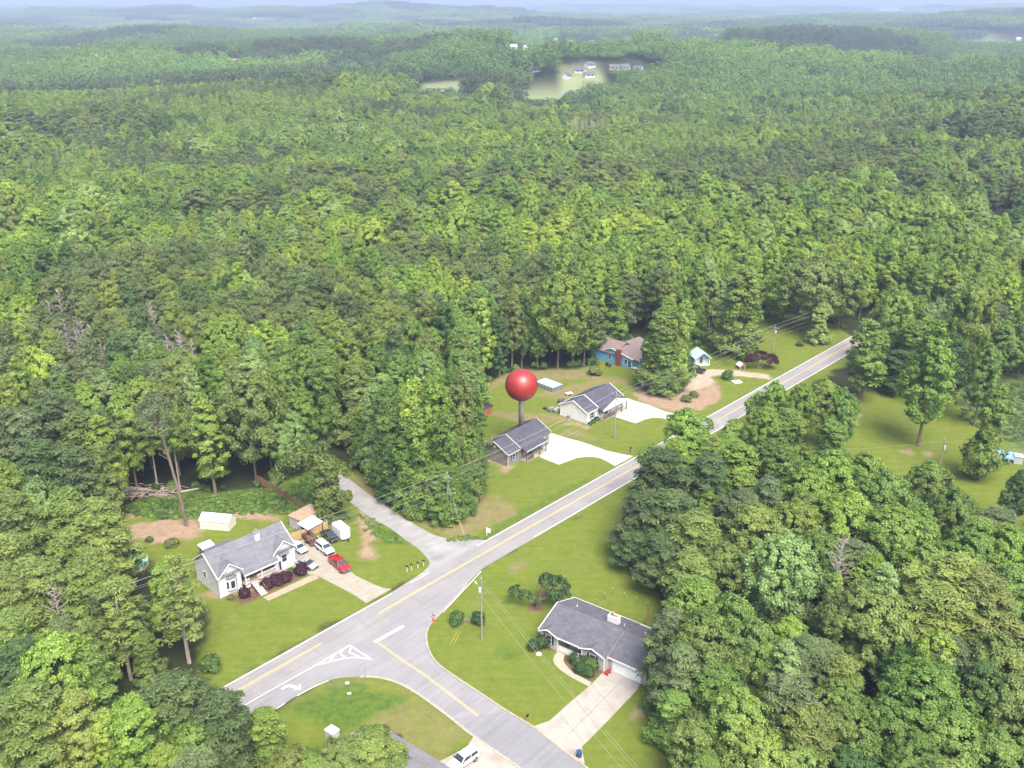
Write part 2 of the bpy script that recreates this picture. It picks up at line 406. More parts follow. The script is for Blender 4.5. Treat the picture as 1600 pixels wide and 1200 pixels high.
OPEN = [PP(q) for q in OPEN_PX]
# far clearings: terrain points, with the trees in front of them left out
FAR_PX = [[(800, 157), (835, 147), (872, 141), (888, 138), (896, 116), (926, 114), (922, 138), (912, 150), (860, 159)], [(872, 116), (878, 103), (935, 101), (1002, 102), (1002, 109), (940, 113), (928, 118)],
          [(700, 150), (735, 137), (680, 137), (625, 150), (640, 158)],
          [(800, 80), (830, 82), (905, 74), (985, 74), (980, 66), (860, 66)],
          [(1030, 76), (1130, 74), (1130, 69), (1060, 69)], [(1470, 68), (1600, 66), (1640, 56), (1540, 62)], [(355, 104), (400, 104), (400, 92), (350, 92)],
          [(1375, 112), (1430, 110), (1430, 103), (1375, 105)], [(390, 34), (430, 34), (430, 28), (390, 28)], [(1370, 20), (1410, 20), (1410, 14), (1370, 14)], [(960, 33), (1020, 33), (1010, 28), (960, 29)]]
FAR = [[PT(x, y) for x, y in q] for q in FAR_PX]
print('far', [[(round(p[0]), round(p[1])) for p in q[:2]] for q in FAR])

def spans(lo, a, b, hi, fine, grow=1.12, big=260):
    mid = list(np.arange(a, b + fine, fine)); l = []; x = mid[0]; st = fine
    while x > lo: st = min(st * grow, big); x -= st; l.append(x)
    r = []; x = mid[-1]; st = fine
    while x < hi: st = min(st * grow, big); x += st; r.append(x)
    return np.array(l[::-1] + mid + r)
gx = spans(-8800, -112, 175, 8800, .9); gy = spans(-300, 84, 330, 13900, .9)
GX, GY = np.meshgrid(gx, gy); X = GX.ravel(); Y = GY.ravel(); Z = hz(X, Y)
nv = len(X); nxg = len(gx); nyg = len(gy)
me = bpy.data.meshes.new('ground')
I = (np.arange(nyg - 1)[:, None] * nxg + np.arange(nxg - 1)[None, :]).ravel()
F = np.stack([I, I + 1, I + nxg + 1, I + nxg], 1)
me.vertices.add(nv); me.vertices.foreach_set('co', np.stack([X, Y, Z], 1).ravel().astype(np.float32))
me.loops.add(F.size); me.loops.foreach_set('vertex_index', F.ravel().astype(np.int32))
me.polygons.add(len(F)); me.polygons.foreach_set('loop_start', np.arange(0, F.size, 4, dtype=np.int32)); me.polygons.foreach_set('loop_total', np.full(len(F), 4, np.int32))
me.update(); me.polygons.foreach_set('use_smooth', [True] * len(F))
near = np.hypot(X, Y - 60) < 420
xs, ys = X[near], Y[near]
n1 = vnoise(xs, ys, 4) * .6 + vnoise(xs, ys, 1.7, 1) * .4; n2 = vnoise(xs, ys, 9, 2)
def soft(polys, w, amp, px=True, nz=None):
    o = np.zeros(len(xs))
    for q in polys:
        pw = PP(q) if px else q
        o = np.maximum(o, sstep(w, -w, sdist(pw, xs, ys) + ((n1 if nz is None else nz) - .5) * amp))
    return o
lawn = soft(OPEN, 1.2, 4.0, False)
dirt = soft([[(205, 832), (240, 820), (300, 826), (312, 840), (290, 846), (225, 846)], [(318, 800), (360, 796), (440, 806), (436, 818), (380, 812)], [(185, 835), (215, 815), (300, 812), (330, 822), (310, 830), (240, 826), (200, 845)], [(193, 803), (230, 797), (330, 800), (420, 800), (440, 812), (418, 812), (330, 806), (230, 806), (200, 812)],
             [(563, 800), (572, 800), (577, 840), (585, 868), (598, 872), (575, 872), (560, 862), (570, 845)], [(574, 812), (580, 830), (586, 845), (580, 842)],
             [(1000, 612), (1060, 600), (1100, 588), (1130, 604), (1122, 628), (1095, 640), (1060, 645), (1010, 632)], [(985, 616), (1005, 600), (1030, 606), (1062, 622), (1090, 632), (1070, 643), (1030, 637), (1000, 625)],
             [(725, 690), (740, 706), (790, 737), (812, 724), (800, 728), (760, 716)], [(875, 662), (905, 660), (925, 669), (918, 674)]], .5, 3.0)
dirt = np.maximum(dirt, .8 * soft([[(318, 930), (345, 935), (400, 925), (470, 893), (462, 880), (400, 900), (350, 915)], [(745, 700), (795, 730), (790, 734), (748, 716)],
             [(984, 880), (1012, 884), (1035, 905), (1035, 925), (1015, 915), (992, 898)], [(995, 1100), (1020, 1110), (1000, 1125), (975, 1128)],
             [(1300, 650), (1330, 640), (1345, 650), (1320, 665)], [(1406, 705), (1420, 703), (1432, 711), (1420, 712)], [(1440, 706), (1455, 706), (1460, 714), (1445, 716)], [(210, 880), (260, 890), (285, 905), (250, 915), (215, 905)]], .5, 2.2))
mulch = soft([[(822, 947), (838, 940), (854, 947), (851, 957), (828, 957)], [(879, 1030), (885, 1016), (945, 1050), (925, 1064), (893, 1048)], [(840, 1010), (872, 1010), (868, 1016), (842, 1018)], [(350, 934), (380, 930), (470, 892), (478, 898), (412, 932), (380, 946)]], .3, .8)
straw = soft([[(690, 838), (684, 815), (735, 790), (750, 768), (770, 775), (805, 795), (795, 806), (755, 830), (720, 840)], [(530, 740), (560, 742), (620, 780), (690, 815), (700, 838), (640, 812), (580, 772)],
              [(755, 603), (790, 583), (860, 577), (930, 574), (940, 590), (880, 592), (800, 596), (765, 612)], [(765, 645), (800, 642), (870, 650), (880, 640), (862, 620), (835, 618), (900, 600), (960, 588), (990, 600), (930, 606), (880, 625), (890, 660), (840, 660), (790, 655)],
              [(1055, 612), (1085, 594), (1115, 596), (1130, 612), (1122, 628), (1100, 640), (1070, 634)], [(860, 870), (830, 878), (805, 890), (812, 880)], [(880, 665), (940, 682), (930, 690), (880, 675)]], 1.0, 4.5)
straw = np.maximum(straw, .55 * soft([[(640, 1092), (600, 1112), (575, 1125), (560, 1150), (600, 1180), (660, 1200), (740, 1152), (690, 1112), (672, 1098)]], .3, .5))
straw = np.maximum(straw, .45 * soft([[(425, 1112), (470, 1086), (520, 1064), (560, 1060), (620, 1068), (690, 1112), (672, 1106), (610, 1075), (560, 1066), (500, 1078), (440, 1112)]], .3, 1.2))
sand = soft([[(1060, 615), (1072, 600), (1088, 584), (1100, 578), (1130, 577), (1160, 581), (1200, 585), (1205, 592), (1165, 588), (1130, 586), (1108, 590), (1115, 600), (1095, 606), (1080, 612)]], .5, 2.0)
lush = soft([[(185, 800), (230, 778), (420, 765), (455, 755), (525, 790), (545, 815), (500, 815), (440, 805), (330, 812), (240, 815)], [(560, 800), (590, 812), (640, 850), (600, 850), (570, 830)], [(440, 1108), (520, 1066), (600, 1080), (640, 1092), (570, 1125), (520, 1150)]], 1.0, 5.0)
lush = np.maximum(lush, .7 * soft([[(700, 845), (764, 845), (840, 800), (960, 730), (950, 728), (840, 785), (780, 810), (760, 835)], [(770, 1010), (800, 1010), (815, 1025), (790, 1035)]], .6, 2.5))
rough = soft([[(1480, 590), (1640, 590), (1680, 700), (1640, 770), (1570, 690), (1520, 640)]], 2, 6)
c1 = np.zeros((nv, 4), np.float32); c2 = np.zeros((nv, 4), np.float32)
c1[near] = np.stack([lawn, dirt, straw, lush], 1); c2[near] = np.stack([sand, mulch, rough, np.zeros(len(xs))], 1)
fld = np.zeros(nv)
for q in FAR: fld = np.maximum(fld, sstep(20, 6, sdist(q, X, Y)))
c2[:, 3] = fld
for nm, c in (('mask_a', c1), ('mask_b', c2)):
    at = me.attributes.new(nm, 'FLOAT_COLOR', 'POINT'); at.data.foreach_set('color', c.ravel())

def ground_mat():
    m, nt, b = _nodes('ground_cover'); N, L = nt.nodes, nt.links
    b.inputs['Roughness'].default_value = .9; b.inputs['Specular IOR Level'].default_value = .15
    tc = N.new('ShaderNodeTexCoord')
    def noise(scale, lo=.3, hi=.7, detail=6, rot=0, st=(1, 1, 1)):
        mp = N.new('ShaderNodeMapping'); mp.inputs['Scale'].default_value = st; mp.inputs['Rotation'].default_value = (0, 0, rot); L.new(tc.outputs['Object'], mp.inputs['Vector'])
        n = N.new('ShaderNodeTexNoise'); n.inputs['Scale'].default_value = scale; n.inputs['Detail'].default_value = detail; n.inputs['Roughness'].default_value = .68
        L.new(mp.outputs[0], n.inputs['Vector']); r = N.new('ShaderNodeMapRange'); r.inputs['From Min'].default_value = lo; r.inputs['From Max'].default_value = hi; L.new(n.outputs['Fac'], r.inputs['Value']); return r.outputs[0]
    def rgb(c): n = N.new('ShaderNodeRGB'); n.outputs[0].default_value = (*c, 1); return n.outputs[0]
    def mix(f, a, c, mode='MIX'):
        x = N.new('ShaderNodeMix'); x.data_type = 'RGBA'; x.blend_type = mode
        if isinstance(f, float): x.inputs['Factor'].default_value = f
        else: L.new(f, x.inputs['Factor'])
        L.new(a, x.inputs['A']); L.new(c, x.inputs['B']); return x.outputs['Result']
    def at(nm):
        a = N.new('ShaderNodeAttribute'); a.attribute_name = nm; s = N.new('ShaderNodeSeparateColor'); L.new(a.outputs['Color'], s.inputs[0]); return s.outputs[0], s.outputs[1], s.outputs[2], a.outputs['Alpha']
    lawn, dirt, straw, lush = at('mask_a'); sand, mulch, rough, fld = at('mask_b')
    g = mix(noise(.16), rgb((0.08066, 0.1351, 0.01027)), rgb((0.123, 0.159, 0.01711)))
    g = mix(noise(.055, .35, .65), g, mix(noise(.8), rgb((0.06856, 0.1311, 0.0114)), rgb((0.1362, 0.157, 0.02395))))
    g = mix(noise(.6, .48, .74), g, rgb((0.1614, 0.149, 0.03308)))
    mow = noise(1.0, .35, .65, 3, -.82, (.03, .9, 1)); g = mix(mow, g, mix(.38, g, rgb((0.1663, 0.1788, 0.03136))))
    ls = mix(noise(.9), rgb((.050, .098, .012)), rgb((.105, .150, .024))); g = mix(lush, g, ls)
    rg = mix(noise(.5, .4, .6), rgb((0.06, 0.104, 0.028)), rgb((0.136, 0.16, 0.056))); g = mix(rough, g, rg)
    st = mix(noise(.8), rgb((0.16, 0.124, 0.052)), rgb((0.216, 0.188, 0.088))); st = mix(noise(.35, .45, .7), st, rgb((0.136, 0.152, 0.04))); g = mix(straw, g, st)
    dt = mix(noise(.7), rgb((.235, .150, .092)), rgb((.315, .235, .165))); g = mix(dirt, g, dt)
    g = mix(sand, g, mix(noise(.5), rgb((0.336, 0.256, 0.184)), rgb((0.4, 0.336, 0.264))))
    g = mix(mulch, g, mix(noise(2.0), rgb((0.072, 0.04, 0.028)), rgb((0.152, 0.092, 0.064))))
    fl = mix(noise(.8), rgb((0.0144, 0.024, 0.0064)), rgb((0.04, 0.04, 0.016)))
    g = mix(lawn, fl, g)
    g = mix(fld, g, mix(noise(.012), rgb((.165, .225, .080)), rgb((.230, .235, .115))))
    fine = noise(7, .25, .75, 4); v = N.new('ShaderNodeMapRange'); v.inputs['To Min'].default_value = .62; v.inputs['To Max'].default_value = 1.38; L.new(fine, v.inputs['Value'])
    g = mix(1.0, g, v.outputs[0], 'MULTIPLY')
    v2 = N.new('ShaderNodeMapRange'); v2.inputs['To Min'].default_value = .9; v2.inputs['To Max'].default_value = 1.12; L.new(noise(.45, .3, .7, 8), v2.inputs['Value']); g = mix(1.0, g, v2.outputs[0], 'MULTIPLY')
    L.new(g, b.inputs['Base Color'])
    bp = N.new('ShaderNodeBump'); bp.inputs['Strength'].default_value = .6; bp.inputs['Distance'].default_value = .12; L.new(noise(3.5, 0, 1, 5), bp.inputs['Height']); L.new(bp.outputs[0], b.inputs['Normal'])
    return m
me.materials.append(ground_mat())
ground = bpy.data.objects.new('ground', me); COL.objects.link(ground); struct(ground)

# pale lane and parking in the far clearing
def far_lane(name, px, w, m):
    p = smoothpath([PT(x, y) for x, y in px], 8); mb = MB(); n = len(p); Lf, Rt = [], []
    for i in range(n):
        t = np.array(p[min(i + 1, n - 1)]) - np.array(p[max(i - 1, 0)]); t = t / np.linalg.norm(t); q = np.array([-t[1], t[0]]) * w / 2
        for arr, s_ in ((Lf, 1), (Rt, -1)): xy = np.array(p[i]) + q * s_; arr.append((xy[0], xy[1], float(hz(*xy)) + .5))
    mb.add(Rt + Lf, [(i, i + 1, n + i + 1, n + i) for i in range(n - 1)]); return struct(mb.build(name, m))
far_lane('distant_road', [(796, 147), (830, 144), (860, 142.5), (900, 142), (915, 141)], 9, mat('pale_asphalt', (.21, .205, .21), .9))
far_lane('distant_parking', [(876, 146), (890, 145), (903, 146)], 22, mat('pale_asphalt', (.21, .205, .21), .9))

# joints in the concrete, seams and cracks in the asphalt
JT = mat('joint_dirt', (.13, .11, .09), .9); mb = MB()
for a, b_ in (((912, 1160), (876, 1118)), ((935, 1140), (899, 1093)), ((962, 1113), (926, 1070)), ((884, 1152), (975, 1060))): ribbon(mb, PP([a, b_]), .05, .0165)
struct(mb.build('concrete_joint', JT)); mb = MB()
for a, b_ in (((905, 716), (925, 696)), ((940, 717), (958, 700)), ((873, 690), (900, 712)), ((885, 684), (915, 713)), ((1000, 657), (1020, 635)), ((975, 640), (1010, 652)), ((1035, 653), (1050, 646)), ((510, 880), (545, 858)), ((530, 905), (560, 903))): ribbon(mb, PP([a, b_]), .05, .0165)
struct(mb.build('driveway_joint', JT)); mb = MB(); gq = np.random.default_rng(77)
for k in range(26):
    s0 = gq.uniform(-60, 110); n0 = gq.uniform(NB + .3, NT - .3); L_ = gq.uniform(2, 9); al = gq.random() < .5; p = [(s0, n0)]
    for i in range(8): p.append((p[-1][0] + (L_ / 8 if al else gq.normal() * .12), p[-1][1] + (gq.normal() * .06 if al else .55 * (1 if n0 < 0 else -1))))
    p = [q for q in p if NB < q[1] < NT]
    if len(p) > 2: ribbon(mb, [RP(*q) for q in p], gq.uniform(.03, .06), .0135)
struct(mb.build('road_crack', mat('crack_seal', (.10, .095, .095), .7))); mb = MB()
for s0, n0, L_, w_ in ((-52, -1.4, 6, 1.6), (12, 1.5, 4, 1.8), (44, -1.6, 7, 1.5), (70, 1.4, 5, 1.7)): mb.add([(*RP(s0, n0 - w_ / 2), .0125), (*RP(s0 + L_, n0 - w_ / 2), .0125), (*RP(s0 + L_, n0 + w_ / 2), .0125), (*RP(s0, n0 + w_ / 2), .0125)], [(0, 1, 2, 3)])
struct(mb.build('road_patch', asphalt('patch_asphalt', (.225, .215, .215))))
# ------------------------------------------------------------------ foliage
def leaf_mat(name, trans=.22, rough=.55):
    m, nt, b = _nodes(name); N, L = nt.nodes, nt.links
    b.inputs['Roughness'].default_value = rough; b.inputs['Specular IOR Level'].default_value = .28
    ti = N.new('ShaderNodeAttribute'); ti.attribute_type = 'INSTANCER'; ti.attribute_name = 'tint'
    lv = N.new('ShaderNodeAttribute'); lv.attribute_name = 'lv'
    r = N.new('ShaderNodeMapRange'); r.inputs['To Min'].default_value = .66; r.inputs['To Max'].default_value = 1.36; L.new(lv.outputs['Fac'], r.inputs['Value'])
    x = N.new('ShaderNodeMix'); x.data_type = 'RGBA'; x.blend_type = 'MULTIPLY'; x.inputs['Factor'].default_value = 1
    L.new(ti.outputs['Color'], x.inputs['A']); L.new(r.outputs[0], x.inputs['B'])
    hs = N.new('ShaderNodeHueSaturation'); L.new(x.outputs['Result'], hs.inputs['Color'])
    r2 = N.new('ShaderNodeMapRange'); r2.inputs['To Min'].default_value = .515; r2.inputs['To Max'].default_value = .485; L.new(lv.outputs['Fac'], r2.inputs['Value']); L.new(r2.outputs[0], hs.inputs['Hue'])
    L.new(hs.outputs[0], b.inputs['Base Color'])
    t = N.new('ShaderNodeBsdfTranslucent'); L.new(hs.outputs[0], t.inputs['Color'])
    ms = N.new('ShaderNodeMixShader'); ms.inputs[0].default_value = trans; L.new(b.outputs[0], ms.inputs[1]); L.new(t.outputs[0], ms.inputs[2])
    L.new(ms.outputs[0], N['Material Output'].inputs['Surface'])
    return m
LEAF = leaf_mat('leaves'); NEEDLE = leaf_mat('pine_needles', .12, .6)
BARK = mat('bark', (.17, .13, .10), .9, .2, .3, 1.5, .5, 6, stretch=(1, 1, .3)); PBARK = mat('pine_bark', (.33, .27, .23), .9, .2, .3, 1.5, .5, 6, stretch=(1, 1, .3))
DEADB = mat('dead_bark', (.34, .29, .27), .9, .2, .25, 1.0)

def unit(a): return a / (np.linalg.norm(a, axis=-1, keepdims=True) + 1e-9)

def leafcloud(g, cen, rad, per, size, elong=1.0, flat=.8, out=.7, upb=.35, axis=None, lvs=(.45, .55), rnd=.55):
    """leaf-sized faces scattered through each clump; returns verts, faces, per-face value"""
    cen = np.asarray(cen, float); rad = np.asarray(rad, float); n = len(cen)
    k = np.repeat(np.arange(n), per); m = len(k)
    ax = np.zeros((n, 3)) if axis is None else np.asarray(axis, float)
    od = cen - ax; od[:, 2] *= .5; od = unit(od)
    d = unit(g.normal(size=(m, 3)) + od[k] * out + np.array([0, 0, upb]))
    p = cen[k] + d * (rad[k] * (g.uniform(.3, 1.0, m) ** .6 + .28 * np.abs(g.normal(size=m)) * (g.random(m) < .35)))[:, None] * np.array([1, 1, flat])
    nrm = unit(d * .75 + od[k] * .55 + g.normal(size=(m, 3)) * rnd + np.array([0, 0, .45]))
    a = unit(np.cross(nrm, g.normal(size=(m, 3)))); b = np.cross(nrm, a)
    s = size * g.uniform(.65, 1.35, m) * .5
    a = a * (s * elong)[:, None]; b = b * s[:, None]
    v = np.stack([p - a - b * .6, p + a * .2 - b, p + a + b * .5, p - a * .3 + b], 1).reshape(-1, 3)
    f = np.arange(m * 4).reshape(m, 4)
    cl = g.random(n)
    lv = np.clip(cl[k] * lvs[0] + g.random(m) * lvs[1], 0, 1)
    return v, f, lv

def envelope(kind, t):
    if kind == 'tall': return np.minimum(1, (t + .1) / .42) ** .7 * (1 - t ** 1.6 * .985) ** .5 * 1.1
    if kind == 'round': return np.sqrt(np.clip(1 - (2 * t * .96 - .94) ** 2, .02, 1))
    if kind == 'edge': return (.75 + .25 * np.sin(t * 9)) * (1 - t ** 3 * .985) ** .6
    return np.minimum(1, (t + .2) / .5) * (1 - t ** 1.5 * .97) ** .5

def make_tree(seed, kind, h, z0, rm, ncl, per, leaf=.46, cr=(1.0, 1.7)):
    g = np.random.default_rng(seed); mb = MB()
    ph = g.uniform(0, 6.3, 4); cen = []; rad = []
    sx, sy = g.uniform(-.8, .8, 2)
    if kind in ('pine', 'pinefull', 'pinethin'):
        nb = ncl
        for i in range(nb):
            t = (i + g.random()) / nb; z = z0 + (h - z0) * t
            if kind == 'pinefull': rr = rm * (1.05 - t) ** .6 * (min(1, t * 3 + .45))
            else: rr = rm * (.35 + .9 * np.sin(np.pi * min(1, t * .8 + .22)) ** .8) * (1 - t ** 4 * .75)
            q = i * 2.4 + g.uniform(-.5, .5); L_ = rr * g.uniform(.45, 1.08); up = g.uniform(-.05, .35) + .35 * t
            e = np.array([np.cos(q) * L_, np.sin(q) * L_, z + L_ * up * .6])
            if L_ > .8 and i % 2 == 0: mb.tube([(0, 0, z), tuple((np.array([0, 0, z]) + e) / 2 - np.array([0, 0, .12])), tuple(e)], [.09, .06, .03], 4, False)
            for j in range(1 if L_ < 1.2 else 2 if L_ < 2.6 else 3):
                f = 1 - j * g.uniform(.28, .36); c = np.array([e[0] * f, e[1] * f, z + (e[2] - z) * f]) + g.normal(size=3) * .25
                cen.append(c); rad.append(g.uniform(*cr) * (.9 if j else 1))
        cen.append((0, 0, h - .3)); rad.append(.8)
        v, f, lv = leafcloud(g, cen, rad, per, leaf, 3.6, .62, .25, .5, lvs=(.45, .55))
        mb.tube([(0, 0, -.6), (sx * .1, sy * .1, h * .3), (sx * .2, sy * .2, h * .65), (0, 0, h - .4)], [.30 * h / 22, .24 * h / 22, .15 * h / 22, .04], 7)
    else:
        lob = g.integers(4, 7)
        for i in range(ncl):
            t = g.random() ** .85; q = g.uniform(0, 6.283)
            rr = rm * float(envelope(kind, t)) * (1 + .2 * np.sin(lob * q + ph[0] + t * 4) + .12 * np.sin(3 * q + ph[1] - t * 9))
            fr = g.uniform(.5, 1.0) ** .6 if g.random() < .8 else g.uniform(.1, .6)
            z = z0 + (h - z0 - .6) * t
            cen.append((np.cos(q) * rr * fr + sx * t, np.sin(q) * rr * fr + sy * t, z + (1 - fr) * rm * .35 * (kind != 'edge'))); rad.append(g.uniform(*cr) * (1 - .3 * t))
        for i in range(3):
            cen.append((sx + g.normal() * .5, sy + g.normal() * .5, h - .5 - i * .7)); rad.append(.8)
        ax = np.array([[sx * .5, sy * .5, min(c[2] - .5, z0 + (h - z0) * .55)] for c in cen])
        v, f, lv = leafcloud(g, cen, rad, per, leaf, 1.15, .8, .8, .45, ax)
        top = z0 + (h - z0) * .75
        mb.tube([(0, 0, -.6), (sx * .15, sy * .15, z0 * .5), (sx * .3, sy * .3, z0 + 1), (sx * .6, sy * .6, top)], [.36 * h / 22, .28 * h / 22, .22 * h / 22, .06], 7)
        for c in cen[:: max(1, ncl // 14)]:
            zb = max(1.2, z0 * .8 + (c[2] - z0) * .35); st = np.array([sx * .3, sy * .3, zb]); e = np.array(c)
            mb.tube([tuple(st), tuple(st * .5 + e * .5 + np.array([0, 0, .3])), tuple(e)], [.13, .08, .03], 4, False)
    return dict(trunk=mb, v=v, f=f, lv=lv, h=float(np.percentile(v[:, 2], 99.7)), r=float(np.percentile(np.hypot(v[:, 0], v[:, 1]), 96)), pine=kind.startswith('pine'))

def np_mesh(name, v, f, lv, m, extra=None):
    """mesh from arrays; extra: trunk MB joined with material slot 1"""
    me = bpy.data.meshes.new(name); nf = len(f); vv = np.asarray(v, np.float32)
    if extra is None:
        me.vertices.add(len(vv)); me.vertices.foreach_set('co', vv.ravel())
        me.loops.add(nf * 4); me.loops.foreach_set('vertex_index', f.ravel().astype(np.int32))
        me.polygons.add(nf); me.polygons.foreach_set('loop_start', np.arange(0, nf * 4, 4, dtype=np.int32)); me.polygons.foreach_set('loop_total', np.full(nf, 4, np.int32))
        me.update(); vals = np.asarray(lv, np.float32)
    else:
        n0 = len(vv); q = [t for t in extra.f if len(t) == 4]
        tv = np.array(extra.v, np.float32); tf = np.array(q) + n0
        allv = np.concatenate([vv, tv]); allf = np.concatenate([f, tf]); nt_ = len(allf)
        me.vertices.add(len(allv)); me.vertices.foreach_set('co', allv.ravel())
        me.loops.add(nt_ * 4); me.loops.foreach_set('vertex_index', allf.ravel().astype(np.int32))
        me.polygons.add(nt_); me.polygons.foreach_set('loop_start', np.arange(0, nt_ * 4, 4, dtype=np.int32)); me.polygons.foreach_set('loop_total', np.full(nt_, 4, np.int32))
        me.update(); mi = np.zeros(nt_, np.int32); mi[nf:] = 1
        me.polygons.foreach_set('material_index', mi); vals = np.concatenate([lv, np.zeros(len(q))]).astype(np.float32)
    at = me.attributes.new('lv', 'FLOAT', 'FACE'); at.data.foreach_set('value', vals)
    me.materials.append(m[0]); 
    if extra is not None: me.materials.append(m[1])
    return me

PROTO = {   # kind: prototypes (each about 22 m tall, scaled per tree)
    'tall': [make_tree(11 + i, 'tall', 22, 5, 4.3, 190, 105, .31, (.6, 1.3)) for i in range(4)],
    'round': [make_tree(31 + i, 'round', 18, 4.5, 6.2, 250, 110, .33, (.65, 1.55)) for i in range(4)],
    'slim': [make_tree(51 + i, 'slim', 22, 4, 2.9, 130, 95, .30, (.55, 1.1)) for i in range(3)],
    'edge': [make_tree(61 + i, 'edge', 22, .8, 3.8, 270, 90, .31, (.6, 1.35)) for i in range(3)],
    'pine': [make_tree(71 + i, 'pine', 22, 11, 3.6, 76, 120, .17, (.65, 1.1)) for i in range(3)],
    'pinefull': [make_tree(81 + i, 'pinefull', 18, 3, 4.6, 125, 105, .17, (.6, 1.1)) for i in range(3)],
    'pinethin': [make_tree(91 + i, 'pinefull', 20, 5, 3.2, 58, 40, .15, (.5, .9)) for i in range(2)],
}
MESH = {}
for k, ps in PROTO.items():
    MESH[k] = []
    for p in ps:
        mt = NEEDLE if p['pine'] else LEAF
        cme = np_mesh('crown', p['v'], p['f'], p['lv'], (mt,))
        tme = bpy.data.meshes.new('trunk'); tme.from_pydata(p['trunk'].v, [], p['trunk'].f); tme.materials.append(PBARK if p['pine'] else BARK)
        MESH[k].append((cme, tme))

TINT = {'lime': (0.1819, 0.246, 0.03832), 'mid': (0.1003, 0.1628, 0.03156), 'dark': (0.05112, 0.09843, 0.02479), 'olive': (0.1199, 0.1628, 0.03832), 'pale': (0.1523, 0.217, 0.06762),
        'bright': (0.1376, 0.2058, 0.03381), 'golden': (0.1435, 0.1929, 0.03832), 'pine': (0.06292, 0.09843, 0.03043), 'dusty': (0.08848, 0.1205, 0.04508), 'yellowpine': (0.118, 0.1557, 0.03494)}
TWORD = {'lime': 'lime green', 'mid': 'mid green', 'dark': 'dark green', 'olive': 'olive green', 'pale': 'pale green', 'bright': 'bright green', 'golden': 'yellowish green', 'pine': 'deep green', 'dusty': 'dull grey green', 'yellowpine': 'yellowish'}

TREES = []     # (x, y, h, kind, width, tint)
def T(px, py, h, kind, w, tint):
    x, y, _ = P(px, py, h); TREES.append((x, y, h, kind, w, tint))
def TB(px, py, h, kind, w, tint):
    x, y, _ = P(px, py, 0); TREES.append((x, y, h, kind, w, tint))
def TBT(px, pt, pb, kind, w, tint):
    x, y, _ = P(px, pb); v = (pt - 600) / CF; TREES.append((x, y, CH - y * (SP + v * CP) / (CP - v * SP), kind, w, tint))
# woods round the porch house
for a in ((72, 990, 19, 'round', 10, 'bright'), (40, 1070, 17, 'pinefull', 10, 'yellowpine'), (118, 1088, 16, 'tall', 7.5, 'golden'), (160, 1108, 15, 'tall', 5.5, 'lime'), (203, 1086, 18, 'tall', 7.5, 'bright'),
          (262, 1062, 16, 'pinefull', 10, 'pine'), (338, 1088, 15, 'pinefull', 10, 'pine'), (305, 1130, 13, 'round', 8, 'mid'), (412, 1106, 11, 'edge', 6.5, 'bright'), (250, 1165, 12, 'tall', 6, 'lime'),
          (572, 1152, 7.6, 'round', 10, 'olive'), (535, 1165, 7, 'round', 8, 'olive'), (600, 1176, 6, 'round', 7, 'olive'), (488, 1178, 6.5, 'round', 8, 'mid'), (618, 1186, 5.5, 'round', 5, 'olive'), (450, 1175, 8, 'round', 7, 'olive'), (590, 1172, 6, 'round', 5, 'olive'),
          (246, 888, 15, 'slim', 5.5, 'bright'), (190, 915, 15, 'pinethin', 6, 'yellowpine'), (140, 862, 19, 'pine', 7, 'yellowpine'), (150, 930, 15, 'pinethin', 7, 'pine'),
          (125, 885, 18, 'pinefull', 10, 'yellowpine'), (55, 880, 19, 'pinefull', 11, 'yellowpine'), (10, 900, 19, 'pinefull', 10, 'yellowpine'), (60, 748, 22, 'round', 11, 'pale'), (100, 765, 22, 'pine', 10, 'yellowpine'),
          (20, 775, 21, 'pinefull', 11, 'yellowpine'), (150, 785, 20, 'pinefull', 10, 'yellowpine'), (150, 805, 18, 'pinethin', 6.5, 'yellowpine'), (0, 840, 20, 'pinefull', 10, 'yellowpine'), (5, 720, 22, 'tall', 9, 'bright'), (100, 830, 18, 'pinefull', 9, 'yellowpine'),
          (20, 1010, 17, 'pinefull', 10, 'pine'), (120, 1010, 15, 'pinefull', 9, 'mid'), (15, 960, 17, 'pinefull', 9, 'yellowpine'), (225, 990, 9, 'edge', 5, 'mid'),
          (35, 645, 21, 'pinefull', 12, 'dusty'), (80, 612, 23, 'pine', 11, 'dusty'), (120, 645, 21, 'pinefull', 11, 'yellowpine'), (150, 640, 20, 'pine', 9, 'dusty'), (60, 690, 20, 'pinefull', 11, 'pine'), (110, 700, 18, 'pinefull', 10, 'dusty'), (150, 695, 17, 'pinefull', 8, 'yellowpine'), (0, 640, 22, 'pinefull', 10, 'dusty'),
          (15, 560, 24, 'tall', 9, 'bright'), (55, 545, 24, 'round', 11, 'lime'), (95, 590, 23, 'tall', 9, 'mid'), (160, 580, 22, 'tall', 10, 'pale'), (215, 590, 22, 'round', 12, 'bright'), (130, 595, 21, 'tall', 9, 'bright')): T(*a)
TBT(247, 640, 766, 'pine', 6.5, 'yellowpine'); TBT(282, 632, 769, 'pine', 6, 'bright'); TB(215, 766, 24, 'tall', 8, 'bright'); TBT(296, 868, 1036, 'pinethin', 7.2, 'yellowpine'); TBT(205, 905, 1062, 'pinethin', 7, 'yellowpine'); TB(183, 802, 22, 'slim', 7, 'lime'); TB(337, 772, 23, 'slim', 7, 'bright'); TB(400, 748, 25, 'round', 15, 'olive'); TB(425, 735, 24, 'tall', 9, 'golden')
T(0, 500, 22, 'tall', 8, 'mid')
